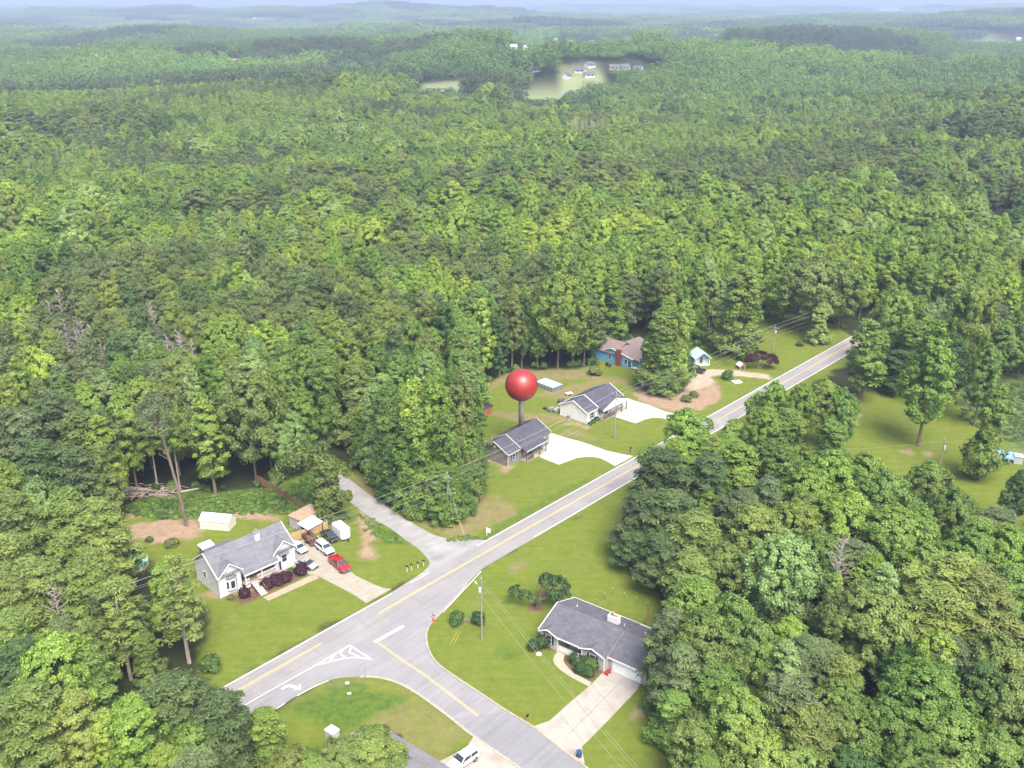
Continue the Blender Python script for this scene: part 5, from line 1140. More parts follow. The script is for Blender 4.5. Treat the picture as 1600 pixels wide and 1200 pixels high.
for x, y, L_, an, rc in FH:
    X_, Y_, Z_ = PT(x, y + 3); zn = ZONE(x, y); k_ = (zn, rc); seen[k_] = seen.get(k_, 0) + 1
    t = thing('distant_house', (X_, Y_, Z_), R(an), f'{RW[rc][0]} house {zn}', 'house', 'distant houses ' + zn)
    L_ *= .8; w_ = L_ * .6; h_ = 3.6
    b = MB(); b.prism([(0, -2), (w_, -2), (w_, h_), (w_ / 2, h_ + 2.6), (0, h_)], 'x', -L_ / 2, L_ / 2); b.build('wall', mat('far_white', (.52, .51, .50), .7), t)
    b = MB(); slab(b, -L_ / 2 - .4, L_ / 2 + .4, -.6, h_ - .3, w_ / 2, h_ + 2.8, .3); slab(b, -L_ / 2 - .4, L_ / 2 + .4, w_ + .6, h_ - .3, w_ / 2, h_ + 2.8, .3); b.build('roof', mat('far_roof_' + rc, RW[rc][1], .8), t)
    window(t, (-L_ / 4, 0, 1.5), (1, 0, 0), (0, -1, 0), 2, 1.8); window(t, (L_ / 8, 0, 1.5), (1, 0, 0), (0, -1, 0), 2, 1.8)
# ------------------------------------------------------------------ vehicles
RUB = mat('tyre_rubber', (.02, .02, .02), .85, .2); RIM = mat('alloy_rim', (.35, .35, .36), .35, .5, .05, 3, metal=.7)
HEADL = mat('headlight_glass', (.65, .66, .66), .15, .6); TAILL = mat('tail_light', (.30, .02, .02), .25, .5); PLAST = mat('dark_plastic', (.03, .03, .032), .7)
def paint(n, c, r=.25): return mat('car_paint_' + n, c, r, .5, .05, 1.0, coat=.6)
def loft(mb, secs):
    n = len(secs[0]); base = len(mb.v)
    for s_ in secs: mb.v += [tuple(p) for p in s_]
    for i in range(len(secs) - 1):
        for k in range(n): mb.f.append((base + i * n + k, base + i * n + (k + 1) % n, base + (i + 1) * n + (k + 1) % n, base + (i + 1) * n + k))
    mb.f.append(tuple(base + k for k in range(n))[::-1]); e = base + (len(secs) - 1) * n; mb.f.append(tuple(e + k for k in range(n)))
    return mb
def sect(x, w, z0, z1): return [(x, -w * .9, z0), (x, w * .9, z0), (x, w, z0 + .18), (x, w, z1 - .16), (x, w * .93, z1 - .03), (x, w * .7, z1), (x, -w * .7, z1), (x, -w * .93, z1 - .03), (x, -w, z1 - .16), (x, -w, z0 + .18)]
def wheel(t, x, y, r=.33):
    s_ = 1 if y > 0 else -1
    b = MB(); b.lathe([(r * .62, -.11), (r * .94, -.11), (r, -.06), (r, .06), (r * .94, .11), (r * .62, .11)], n=18)
    b.v = [(x + a, y + c, r + q) for a, q, c in b.v]; w_ = b.build('wheel', RUB, t)
    b = MB(); b.lathe([(.03, -.12), (r * .6, -.115), (r * .66, -.06), (r * .66, .06), (r * .6, .115), (.03, .12)], n=10); b.v = [(x + a, y + c, r + q) for a, q, c in b.v]; b.build('rim', RIM, w_)
def vehicle(name, px, rz, label, cat, pm, kind):
    t = thing(name, (*P(*px)[:2], .02), rz, label, cat)
    if kind == 'sedan': L, W, belt, H, cab = 4.7, .9, .88, 1.42, (-1.75, -.95, .35, 1.2)
    elif kind == 'suv': L, W, belt, H, cab = 4.8, .95, 1.08, 1.76, (-2.25, -2.05, .35, 1.05)
    else: L, W, belt, H, cab = 5.7, 1.0, 1.12, 1.84, (-.75, -.55, .75, 1.35)
    h = L / 2; z0 = .3 if kind == 'sedan' else .42; r = .33 if kind == 'sedan' else .39
    b = MB()
    if kind == 'pickup':
        loft(b, [sect(-.78, W, z0, belt), sect(.2, W, z0, belt), sect(1.3, W, z0, belt - .02), sect(2.4, W * .98, z0, belt - .1), sect(h - .1, W * .93, z0 + .1, belt - .18), sect(h, W * .88, z0 + .2, belt - .34)])
        b.box(-h, -.80, -W, -W + .12, z0 + .05, belt); b.box(-h, -.80, W - .12, W, z0 + .05, belt); b.box(-h, -h + .1, -W + .12, W - .12, z0 + .05, belt); b.box(-h + .1, -.8, -W + .12, W - .12, z0 + .1, z0 + .3)
    else:
        rear = belt - (.02 if kind == 'sedan' else .0)
        loft(b, [sect(-h, W * .86, z0 + .15, rear - .1), sect(-h + .15, W * .95, z0, rear), sect(-1.2, W, z0 - .04, belt), sect(.4, W, z0 - .04, belt), sect(1.3, W * .99, z0 - .04, belt - .03), sect(h - .2, W * .92, z0, belt - .14), sect(h, W * .82, z0 + .12, belt - .30)])
    body = b.build('body', pm, t); bevel(body, .04)
    x0, x1, x2, x3 = cab; wt = W * .78; b = MB()
    b.add([(x0, -W * .94, belt - .03), (x0, W * .94, belt - .03), (x3, W * .92, belt - .05), (x3, -W * .92, belt - .05), (x1, -wt, H), (x1, wt, H), (x2, wt, H), (x2, -wt, H)], [(0, 3, 2, 1), (4, 5, 6, 7), (0, 1, 5, 4), (2, 3, 7, 6), (1, 2, 6, 5), (3, 0, 4, 7)])
    bevel(b.build('cabin', pm, t), .05)
    def lerp(p, q, f): return tuple(p[i] + (q[i] - p[i]) * f for i in range(3))
    def pane(a, b_, c, d_, nrm, inset=(.1, .1, .16, .12)):
        # a,b bottom; d,c top ; inset and pushed proud
        q = [lerp(lerp(a, b_, u), lerp(d_, c, u), v_) for u, v_ in ((inset[0], inset[2]), (1 - inset[1], inset[2]), (1 - inset[1], 1 - inset[3]), (inset[0], 1 - inset[3]))]
        n_ = Vector(nrm).normalized() * .03; q2 = [tuple(Vector(p) + n_) for p in q]
        m_ = MB(); m_.add(q + q2, [(0, 1, 2, 3)[::-1], (4, 5, 6, 7), (0, 1, 5, 4), (1, 2, 6, 5), (2, 3, 7, 6), (3, 0, 4, 7)]); m_.build('window', GLASS(), t)
    B0, B1, B2, B3 = (x0, -W * .94, belt), (x0, W * .94, belt), (x3, W * .92, belt), (x3, -W * .92, belt); T0, T1, T2, T3 = (x1, -wt, H), (x1, wt, H), (x2, wt, H), (x2, -wt, H)
    pane(B3, B2, T2, T3, (H - belt, 0, x3 - x2), (.05, .05, .1, .08)); pane(B1, B0, T0, T1, (-(H - belt), 0, x1 - x0 + .02), (.06, .06, .12, .1))
    for A_, B_, C_, D_, s_ in ((B0, B3, T3, T0, -1), (B2, B1, T1, T2, 1)):
        mid = (.52, .5); nn = (0, s_, .35)
        if kind == 'pickup': pane(A_, B_, C_, D_, nn, (.08, .14, .12, .12))
        else:
            pane(A_, lerp(A_, B_, .5), lerp(D_, C_, .5), D_, nn, (.12, .04, .12, .14)); pane(lerp(A_, B_, .5), B_, C_, lerp(D_, C_, .5), nn, (.04, .14, .12, .14))
    if kind == 'suv':
        for s_ in (-1, 1): MB().box(-1.9, .2, s_ * wt * .9 - .03, s_ * wt * .9 + .03, H, H + .06).build('roof_rail', PLAST, t)
    for s_ in (-1, 1):
        MB().box(h - .14, h + .0, s_ * W * .6 - .2, s_ * W * .6 + .2, belt - .46, belt - .27).build('headlight', HEADL, t)
        MB().box(-h - .03, -h + .1, s_ * W * .72 - .14, s_ * W * .72 + .14, belt - .36, belt - .14).build('tail_light', TAILL, t)
        MB().box(x3 - .35, x3 - .2, s_ * (W + .02) - .02 + (0 if s_ > 0 else -.12), s_ * (W + .02) + (.14 if s_ > 0 else .02), belt, belt + .16).build('mirror', PLAST, t)
        for x in ((-h + .95, h - .95)): wheel(t, x, s_ * (W - .08), r)
    MB().box(h - .06, h + .04, -W * .8, W * .8, z0 + .1, z0 + .3).build('bumper', PLAST if kind != 'pickup' else RIM, t); MB().box(-h - .06, -h + .06, -W * .8, W * .8, z0 + .12, z0 + .3).build('bumper', PLAST if kind != 'pickup' else RIM, t)
    MB().box(h - .05, h + .03, -W * .42, W * .42, belt - .5, belt - .3).build('grille', PLAST, t)
    return t
def head(a, b_): p, q = P(*a), P(*b_); return math.atan2(q[1] - p[1], q[0] - p[0])
vehicle('pickup_truck', (531, 886), head((517, 871), (547, 899)), 'red pickup truck parked on the driveway of the white porch house', 'pickup', paint('red', (.30, .022, .024)), 'pickup')
vehicle('parked_car', (508, 861), head((496, 851), (521, 870)), 'white sport utility vehicle parked behind the red pickup', 'car', paint('white', (.74, .74, .74)), 'suv')
vehicle('parked_car', (479, 885), head((462, 879), (497, 892)), 'silver sedan parked beside the purple shrubs of the porch house', 'car', paint('silver', (.34, .33, .33), .3), 'sedan')
vehicle('parked_car', (466, 859), head((456, 852), (478, 866)), 'white sedan parked between the porch house and the wooden fence', 'car', paint('white', (.74, .74, .74)), 'sedan')
vehicle('parked_car', (515, 841), head((505, 833), (526, 850)), 'black sedan parked on the grass beside the white box trailer', 'car', paint('black', (.03, .033, .04), .2), 'sedan')
vehicle('pickup_truck', (1087, 580.5), head((1095, 583), (1079, 578)), 'black pickup truck on the sandy drive near the blue cabin', 'pickup', paint('black', (.03, .033, .04), .2), 'pickup')
vehicle('parked_car', (724, 1193), head((742, 1178), (704, 1204)), 'white car on the concrete drive of the half hidden house', 'car', paint('white', (.74, .74, .74)), 'suv')
# white box trailer
h_ = head((525, 832), (540, 845)); t = thing('box_trailer', (*P(534, 838)[:2], 0), h_, 'white enclosed box trailer parked on the lawn by the black sedan', 'trailer')
WT = mat('trailer_white', (.66, .66, .66), .45, .4, .06, 1); b = MB(); b.prism([(-1.05, .45), (1.05, .45), (1.05, 2.4), (.9, 2.55), (-.9, 2.55), (-1.05, 2.4)], 'x', -1.9, 1.7); bevel(b.build('body', WT, t), .06)
b = MB(); b.prism([(1.7, -1.05), (2.2, -.5), (2.2, .5), (1.7, 1.05)], 'z', .5, 2.4); b.build('nose', WT, t)
b = MB(); b.box(1.9, 3.2, -.06, .06, .42, .54); b.tube([(2.6, 0, 0), (2.6, 0, .9)], .05, 8); b.build('tow_bar', PLAST, t)
for x in (-.5, .4):
    for y in (-1.08, 1.08): wheel(t, x, y, .32)
MB().box(-1.3, -.5, -1.08, -1.04, .7, 2.2).build('side_door', mat('trailer_door', (.58, .58, .58), .5), t); b = MB()
for x in (-1.9, -.2, 1.68): b.box(x - .03, x + .03, -1.07, 1.07, .45, 2.3)
b.build('corner_trim', mat('trailer_trim', (.40, .40, .41), .4), t)
# rusty utility trailer
t = thing('utility_trailer', (*P(486, 847)[:2], 0), head((477, 838), (496, 857)), 'rusty brown utility trailer full of scrap behind the white utility vehicle', 'trailer')
RUST = mat('rusty_steel', (.13, .06, .045), .85, .2, .35, 2); b = MB(); b.box(-2, 2, -.95, .95, .5, .6)
for y in (-.95, .9): b.box(-2, 2, y, y + .05, .6, 1.25)
b.box(-2, -1.95, -.9, .9, .6, 1.25); b.build('bed', RUST, t); b = MB(); b.box(2, 3.2, -.05, .05, .5, .6); b.build('tow_bar', RUST, t)
for y in (-1.05, 1.05): wheel(t, -.2, y, .33)
b = MB(); g2 = np.random.default_rng(5)
for i in range(12): x, y = g2.uniform(-1.8, 1.6), g2.uniform(-.8, .6); b.obox((x, y, .6), (g2.uniform(.3, .8), g2.uniform(-.2, .2), 0), (g2.uniform(-.1, .1), .25, 0), (0, 0, g2.uniform(.3, .9)))
stuff(b.build('scrap', mat('scrap', (.16, .10, .08), .8, .3, .5, 3), t))

# ------------------------------------------------------------------ poles, wires
PW = mat('grey_pole_wood', (.27, .23, .20), .9, .2, .2, 2, stretch=(2, 2, .2)); INS = mat('insulator', (.45, .45, .45), .3, .5); GALV = mat('galvanised', (.42, .43, .45), .45, .5, .1, 2, metal=.6)
def pole(px, h, rz, label, arm=True, can=False, lamp=False, extra=0):
    loc = P(*px) if len(px) == 2 else px
    t = thing('utility_pole', loc, rz, label, 'utility pole')
    b = MB(); b.tube([(0, 0, -.5), (0, 0, h)], [.17, .11], 10); b.build('pole', PW, t)
    if arm:
        b = MB(); b.box(-.07, .07, -1.25, 1.25, h - .75, h - .62); b.build('crossarm', PW, t)
        for y in (-1.15, -.4, 1.15): b = MB(); b.tube([(0, y, h - .62), (0, y, h - .4)], [.05, .07], 8); b.build('insulator', INS, t)
    b = MB(); b.tube([(0, 0, h), (0, 0, h + .28)], [.05, .07], 8); b.build('insulator', INS, t)
    if can: b = MB(); b.lathe([(.05, 0), (.22, .03), (.22, .85), (.1, .95)], (.12, -.34, h - 2.3), 12); b.build('transformer', mat('transformer_grey', (.50, .51, .52), .4, .4), t)
    if lamp:
        b = MB(); b.tube([(0, 0, h - 2.6), (-.9, .2, h - 2.25), (-2.2, .5, h - 2.2)], .045, 6); b.build('lamp_arm', GALV, t)
        b = MB(); b.tube([(-2.1, .48, h - 2.2), (-2.4, .55, h - 2.26), (-2.95, .68, h - 2.3)], [.10, .17, .10], 10); b.build('lamp_head', mat('lamp_housing', (.60, .60, .60), .4), t)
    if extra: b = MB(); b.tube([(extra, .35, -.5), (extra, .35, h * .72)], [.15, .11], 10); b.build('stub_pole', PW, t)
    return t
AZ = math.atan2(RD[1], RD[0]); B1, B2, B4, B3 = P(701, 823), P(960, 686), P(1206, 557), P(753, 1000); B5 = (-85, 112, 0); B6 = (142.0, 330.0, 0)
H1, H2, H4, H3 = 11.9, 12.1, 9.6, 11.8
pole(B1, H1, AZ, 'wooden utility pole with guy wires on the straw patch by the gravel lane', True, False, False, .55)
pole(B2, H2, AZ, 'wooden utility pole on the lawn in front of the white house', True)
pole(B4, H4, AZ, 'wooden utility pole with grey transformer past the purple leaved tree', True, True)
pole(B3, H3, R(-55), 'wooden utility pole carrying a streetlight on the corner lawn', False, True, True)
pole(B5, 12, AZ, 'wooden utility pole among the pines below the porch house', True); pole(B6, 9.6, AZ, 'wooden utility pole where the road meets the trees', True)
pole((*P(1467, 735)[:2], 0), 7.6, .3, 'thin grey transformer pole on the grass field', False, True)
WIRE = mat('cable', (.30, .30, .29), .5, .4)
def offs(B, h, y, dz=0): return (B[0] - math.sin(AZ) * y, B[1] + math.cos(AZ) * y, h + dz)
def wire(name, stops, sag, label, rad=.019, group='overhead wires'):
    pts = []
    for a, b_ in zip(stops[:-1], stops[1:]):
        for i in range(12): f = i / 12; pts.append(tuple(a[k] + (b_[k] - a[k]) * f for k in range(2)) + (a[2] + (b_[2] - a[2]) * f - 4 * sag * f * (1 - f),))
    pts.append(stops[-1]); mb = MB(); mb.tube(pts, rad, 4, False); return tag(mb.build(name, WIRE), label, 'wire', group)
LB = ['outermost road side wire strung on the roadside pole crossarms', 'inner wire strung on the roadside pole crossarms', 'house side wire strung on the roadside pole crossarms', 'single top wire strung on the tips of the roadside poles', 'upper telephone cable strung below the roadside pole crossarms', 'lower telephone cable strung below the roadside pole crossarms']
for (y, dz, sg_), lb in zip(((-1.15, -.38, .9), (-.4, -.38, 1.0), (1.15, -.38, .9), (0, .28, .8), (.15, -3.0, 1.0), (.15, -4.2, 1.1)), LB):
    wire('overhead_wire', [offs(B5, 12, y, dz), offs(B1, H1, y, dz), offs(B2, H2, y, dz), offs(B4, H4, y, dz if dz > -2 else dz + .6), offs(B6, 9.6, y, dz)], sg_, lb)
for y, lb in ((-.25, 'first service wire running from the streetlight pole past the ranch house'), (.25, 'second service wire running from the streetlight pole past the ranch house')):
    wire('service_wire', [(B1[0], B1[1] + y, H1 - 1.2), (B3[0] + y, B3[1], H3 - .2), (24 + y, 76, 10.5)], 1.1, lb, .015, 'service wires')
wire('service_wire', [(B3[0], B3[1], H3 - 3.2), (24, 76.4, 8)], 1.2, 'low cable running from the streetlight pole past the ranch house', .018, 'service wires')
wire('service_wire', [(*P(1200, 752)[:2], 7.0), (*P(1467, 735)[:2], 7.2), (*P(1700, 760)[:2], 7.0)], .5, 'thin wire over the grass field at the transformer pole', .018, 'service wires')
YG = mat('yellow_guard', (.50, .40, .06), .6)
for i, (e, lb) in enumerate((((702.5, 1008), 'guy wire with yellow guard set nearer the kerb on the corner lawn'), ((708.5, 1007), 'guy wire with yellow guard set nearer the streetlight pole'))):
    a, q = Vector((B3[0], B3[1], H3 - 2 - i)), Vector(P(*e)); t = thing('guy_wire', q, 0, lb, 'guy wire', 'guy wires'); d_ = a - q
    b = MB(); b.tube([(0, 0, 0), tuple(d_)], .014, 4); b.build('cable', WIRE, t); b = MB(); b.tube([tuple(d_.normalized() * .1), tuple(d_.normalized() * 2.6)], .035, 6); b.build('guard', YG, t)
for i, (e, lb) in enumerate((((712, 838), 'bare guy wire of the pole by the gravel lane, anchored on the straw'), ((724, 833), 'guy wire of the pole by the gravel lane with yellow guard'))):
    a, q = Vector((B1[0], B1[1], H1 - 1 - i)), Vector(P(*e)); t = thing('guy_wire', q, 0, lb, 'guy wire', 'guy wires'); d_ = a - q
    b = MB(); b.tube([(0, 0, 0), tuple(d_)], .016, 4); b.build('cable', WIRE, t)
    if i: b = MB(); b.tube([tuple(d_.normalized() * .1), tuple(d_.normalized() * 2.4)], .045, 6); b.build('guard', YG, t)

# ------------------------------------------------------------------ signs, mailboxes, fences, yard things
def mailbox(px, rz, label, post=None, group=None):
    t = thing('mailbox', P(*px), rz, label, 'mailbox', group); b = MB(); b.box(-.05, .05, -.05, .05, -.2, 1.05); b.build('post', post or WHITE(), t)
    b = MB(); b.prism([(-.11, 1.05), (.11, 1.05), (.11, 1.2)] + [(.11 * math.cos(math.pi * i / 6), 1.2 + .11 * math.sin(math.pi * i / 6)) for i in range(1, 6)] + [(-.11, 1.2)], 'x', -.28, .28); b.build('box', BLACK(), t)
    MB().box(.05, .09, -.16, -.125, 1.15, 1.4).build('flag', mat('flag_red', (.4, .03, .03), .5), t)
for px, lb in (((636, 893), 'mailbox in the roadside row, the one at the house end'), ((643, 890.5), 'black mailbox in the roadside row, next to the house end'), ((653, 887.5), 'black mailbox in the roadside row, next to the lane end'), ((662, 884.5), 'mailbox in the roadside row, the one at the gravel lane end')): mailbox(px, AZ - 1.57, lb, None, 'mailboxes at the lane mouth')
mailbox((985, 706.5), AZ - 1.57, 'lone black mailbox on dark post by the grey house drive', BLACK()); mailbox((824, 1128), R(-125), 'lone dark mailbox at the kerb by the long ranch drive', PW)
t = thing('stop_sign', P(677.5, 984), R(28), 'red octagonal stop sign under green street name blades at the corner', 'stop sign')
b = MB(); b.tube([(0, 0, -.2), (0, 0, 3.0)], .035, 8); b.build('post', GALV, t); oc = [(.40 * math.cos(R(22.5 + 45 * i)), 2.15 + .40 * math.sin(R(22.5 + 45 * i))) for i in range(8)]
b = MB(); b.prism([(p[0] * 1.06, 2.15 + (p[1] - 2.15) * 1.06) for p in oc], 'y', -.06, -.04); pl = b.build('plate', WHITE(), t); b = MB(); b.prism(oc, 'y', -.07, -.0595); b.build('red_face', mat('sign_red', (.50, .015, .02), .4), pl)
fc = bpy.data.curves.new('lettering', 'FONT'); fc.body = 'STOP'; fc.size = .30; fc.align_x = 'CENTER'; fc.align_y = 'CENTER'; fc.extrude = .004; fo = bpy.data.objects.new('lettering', fc); COL.objects.link(fo)
dg = bpy.context.evaluated_depsgraph_get(); dg.update(); lm = bpy.data.meshes.new_from_object(fo.evaluated_get(dg)); bpy.data.objects.remove(fo); lm.materials.clear(); lm.materials.append(WHITE())
lo = bpy.data.objects.new('lettering', lm); COL.objects.link(lo); lo.parent = pl; lo.location = (0, -.078, 2.15); lo.rotation_euler = (R(90), 0, 0)
for z, a in ((2.68, 0), (2.92, 1.57)): b = MB(); b.obox((-.42 * math.cos(a) , -.42 * math.sin(a), z), (.84 * math.cos(a), .84 * math.sin(a), 0), (-.02 * math.sin(a), .02 * math.cos(a), 0), (0, 0, .2)); b.build('street_name_blade', mat('sign_green', (.02, .26, .12), .4), t)
t = thing('yard_sign', P(760.5, 837), R(-20), 'white post with a hanging white sign at the lane corner', 'sign'); b = MB(); b.box(-.06, .06, -.06, .06, -.2, 1.9); b.box(-.1, .9, -.05, .05, 1.55, 1.65); b.build('post', WHITE(), t); MB().box(.15, .8, -.02, .02, .75, 1.4).build('sign_panel', WHITE(), t)
for px, s_, lb in (((543, 1072), .6, 'small white yard sign on the corner lawn, by the kerb'), ((546, 1088), .55, 'small white yard sign on the corner lawn, further from the kerb')):
    t = thing('yard_sign', P(*px), R(10), lb, 'sign'); b = MB(); b.tube([(-.2, 0, -.1), (-.2, 0, .5)], .012, 5); b.tube([(.2, 0, -.1), (.2, 0, .5)], .012, 5); b.build('stake', GALV, t); MB().box(-.3, .3, -.015, .015, .35, .35 + s_ * .8).build('sign_panel', WHITE(), t)
t = thing('marker_post', P(571.5, 1060), 0, 'thin dark post standing at the inner edge of the turn lane', 'post'); b = MB(); b.tube([(0, 0, -.2), (0, 0, 2.6)], .04, 6); b.build('post', GALV, t); MB().box(-.04, .04, -.06, -.04, 1.6, 2.4).build('reflector', mat('dull_plate', (.3, .3, .3), .5), t)
for px, w_ in (((931, 946), 'at the chimney end'), ((944.5, 937), 'next to the chimney end'), ((957.5, 929), 'furthest up the lawn'), ((975, 936), 'third from the woods'), ((994, 943), 'second from the woods'), ((1012, 951), 'beside the woods')):
    t = thing('garden_stake', P(*px), 0, f'thin metal stake with pale tip behind the long ranch, {w_}', 'stake', 'garden stakes behind the ranch'); b = MB(); b.tube([(0, 0, -.1), (0, 0, 1.2)], .03, 5); b.build('rod', mat('stake_dark', (.08, .09, .06), .7), t); MB().box(-.05, .05, -.05, .05, 1.2, 1.32).build('tip', mat('stake_tip', (.55, .55, .42), .5), t)

def fence(name, pts, h, label, m, step=2.4):
    t = thing(name, (*pts[0][:2], 0), 0, label, 'fence'); o = Vector((pts[0][0], pts[0][1], 0))
    for a, b_ in zip(pts[:-1], pts[1:]):
        a, b_ = Vector((a[0], a[1], 0)) - o, Vector((b_[0], b_[1], 0)) - o; d_ = b_ - a; n = max(1, round(d_.length / step)); q = Vector((-d_.y, d_.x, 0)).normalized()
        for i in range(n):
            s_ = a + d_ * (i / n); mb = MB(); k = max(2, int(d_.length / n / .15)); u = d_ / n / k
            for j in range(k): mb.obox(s_ + u * j + u * .04, u * .92, q * .03, (0, 0, h - .04 * ((i * 7 + j * 3) % 3)))
            mb.build('panel', m, t)
        for i in range(n + 1): s_ = a + d_ * (i / n); MB().obox(s_ - q * .14 - d_.normalized() * .05, d_.normalized() * .1, q * .12, (0, 0, h + .08)).build('post', m, t)
fence('board_fence', PP([(400, 752), (432, 771), (464, 793), (508, 818)]), 1.8, 'weathered brown board fence running from the woods past the shed', mat('weathered_boards', (.22, .13, .075), .85, .2, .2, 1.5))
fence('board_fence', PP([(455, 846), (486, 836), (512, 826)]), 1.8, 'fresh tan board fence closing the end of the driveway', mat('fresh_boards', (.46, .30, .15), .8, .2, .12, 1.5))
def rails(name, pts, h, label, m, nr=3):
    t = thing(name, (*pts[0][:2], 0), 0, label, 'fence'); o = Vector((pts[0][0], pts[0][1], 0))
    for a, b_ in zip(pts[:-1], pts[1:]):
        a, b_ = Vector((a[0], a[1], 0)) - o, Vector((b_[0], b_[1], 0)) - o
        for k in range(nr): z = h * (k + .7) / nr; b = MB(); b.obox(a + Vector((0, 0, z)), b_ - a, (0, .05, 0), (0, 0, .12)); b.build('rail', m, t)
    for p in pts: q = Vector((p[0], p[1], 0)) - o; MB().box(q.x - .07, q.x + .07, q.y - .09, q.y - .01, -.2, h + .1).build('post', m, t)
rails('rail_fence', PP([(1003, 986), (1010, 973), (1017, 960)]), 1.3, 'brown split rail fence at the wood edge behind the long ranch', mat('rail_brown', (.27, .17, .09), .85)); rails('rail_fence', PP([(726, 971), (733, 973), (740, 974)]), .7, 'low grey rail between two shrubs on the corner lawn', PW, 2)

t = thing('round_pool', P(207, 884), 0, 'round above ground pool of pale green water among the pines', 'pool'); b = MB(); b.lathe([(2.9, 0), (2.9, 1.1), (2.75, 1.1), (2.75, .3)], n=28); b.build('pool_wall', mat('pool_grey', (.45, .47, .47), .6), t); b = MB(); b.lathe([(2.74, .9), (2.74, .98)], n=28); b.build('water', mat('green_water', (.22, .52, .42), .08, .5, .2, .7), t)
p0, p1, p2 = [Vector(P(*q)) for q in ((864, 613), (836, 602.5), (876, 607))]; a_ = math.atan2(p1.y - p0.y, p1.x - p0.x); Lp, Wp = (p1 - p0).length, 4.0
t = thing('rectangular_pool', p0, a_, 'rectangular grey above ground pool with pale blue cover behind the white house', 'pool'); b = MB()
for x0, x1, y0, y1 in ((0, Lp, -.08, .08), (0, Lp, -Wp - .08, -Wp + .08), (-.08, .08, -Wp - .08, .08), (Lp - .08, Lp + .08, -Wp - .08, .08)): b.box(x0, x1, y0, y1, 0, 1.25)
b.build('pool_wall', mat('liner_grey', (.16, .165, .18), .6), t); b = MB()
for i in range(9): b.box(i * Lp / 8 - .05, i * Lp / 8 + .05, .09, .2, 0, 1.25); b.box(i * Lp / 8 - .05, i * Lp / 8 + .05, -Wp - .2, -Wp - .09, 0, 1.25)
b.build('frame', mat('frame_grey', (.3, .3, .32), .5), t); b = MB(); b.box(.1, Lp - .1, -Wp + .1, -.1, 1.05, 1.2); b.build('cover', mat('pool_cover', (.40, .66, .68), .35, .4, .08, .8), t)

def bin_(px, rz, label, m):
    t = thing('wheeled_bin', P(*px), rz, label, 'bin'); b = MB(); b.add([(-.25, -.27, .08), (.25, -.27, .08), (.25, .27, .08), (-.25, .27, .08), (-.31, -.34, .98), (.31, -.34, .98), (.31, .34, .98), (-.31, .34, .98)], [(0, 3, 2, 1), (4, 5, 6, 7), (0, 1, 5, 4), (1, 2, 6, 5), (2, 3, 7, 6), (3, 0, 4, 7)]); bevel(b.build('body', m, t), .03)
    b = MB(); b.prism([(-.36, 1.0), (.36, 1.0), (.34, 1.08), (-.3, 1.13)], 'x', -.33, .33); b.build('lid', m, t)
    for x in (-.3, .3): b = MB(); b.tube([(x - .03, .27, .12), (x + .03, .27, .12)], .12, 10); b.build('wheel', RUB, t)
BLB = mat('blue_plastic', (.035, .075, .19), .45)
bin_((905, 1183), R(20), 'blue wheeled bin on the grass beside the long ranch drive', BLB); bin_((953, 573.5), R(20), 'blue wheeled bin by the brick chimney of the blue house', BLB); bin_((948, 572), R(20), 'black wheeled bin by the wall of the blue house', BLACK())
for o_, an, lb in (((-.9, 194.7), 51, 'grey air conditioner unit by the gable wall of the grey house'), ((18.6, 218.2), 48, 'dark air conditioner unit by the gable wall of the white house')):
    t = thing('air_conditioner', L2W((*o_, 0), R(an), -.9, 5.6 if an == 51 else 5.2), R(an), lb, 'air conditioner'); bevel(MB().box(-.42, .42, -.42, .42, .08, .85).build('case', mat('unit_grey', (.20, .20, .20), .6), t)); b = MB(); b.lathe([(.02, .86), (.36, .86), (.36, .9), (.02, .9)], n=16); b.build('fan_grille', BLACK(), t); MB().box(-.55, .55, -.55, .55, -.05, .08).build('pad', CONC, t)
def grill(px, label, m):
    t = thing('covered_grill', P(*px), R(40), label, 'grill'); b = MB(); b.prism([(-.4, .1), (.4, .1), (.45, .85), (.3, 1.15), (-.3, 1.15), (-.45, .85)], 'x', -.8, .8); bevel(b.build('cover', m, t), .06); MB().box(-1.15, -.8, -.3, .3, .75, .85).build('side_shelf', m, t)
    for x in (-.7, .7): b = MB(); b.tube([(x, -.3, .1), (x, .3, .1)], .1, 8); b.build('wheel', RUB, t)
grill((861, 642), 'grey covered grill beside the white house, next to the tyre', mat('cover_grey', (.20, .20, .21), .8)); grill((870, 643.5), 'pale covered grill standing against the white house wall', mat('cover_pale', (.36, .36, .37), .8)); grill((877, 629), 'dark covered grill behind the white house', mat('cover_dark', (.09, .09, .10), .8))
t = thing('tyre', P(851.5, 639), 0, 'black tyre lying on the grass behind the white house', 'tyre'); b = MB(); b.lathe([(.3, .02), (.5, 0), (.62, .1), (.62, .25), (.5, .34), (.3, .32)], n=18); b.build('rubber', RUB, t); b = MB(); b.lathe([(.02, .1), (.3, .1), (.3, .2), (.02, .2)], n=12); b.build('rim', RIM, t)
t = thing('patio_table', P(889, 618), R(30), 'small white table on the grass behind the white house', 'table'); MB().box(-.9, .9, -.6, .6, .68, .75).build('table_top', WHITE(), t)
for x in (-.75, .75):
    for y in (-.45, .45): MB().box(x - .04, x + .04, y - .04, y + .04, 0, .68).build('leg', WHITE(), t)
t = thing('dog_house', P(1157.5, 575), R(15), 'small brown doghouse with white roof beside the purple leaved tree', 'doghouse'); b = MB(); b.prism([(-.9, 0), (.9, 0), (.9, 1.0), (0, 1.6), (-.9, 1.0)], 'y', -1, 1); b.build('wall', mat('brick_brown', (.30, .16, .12), .8), t); b = MB()
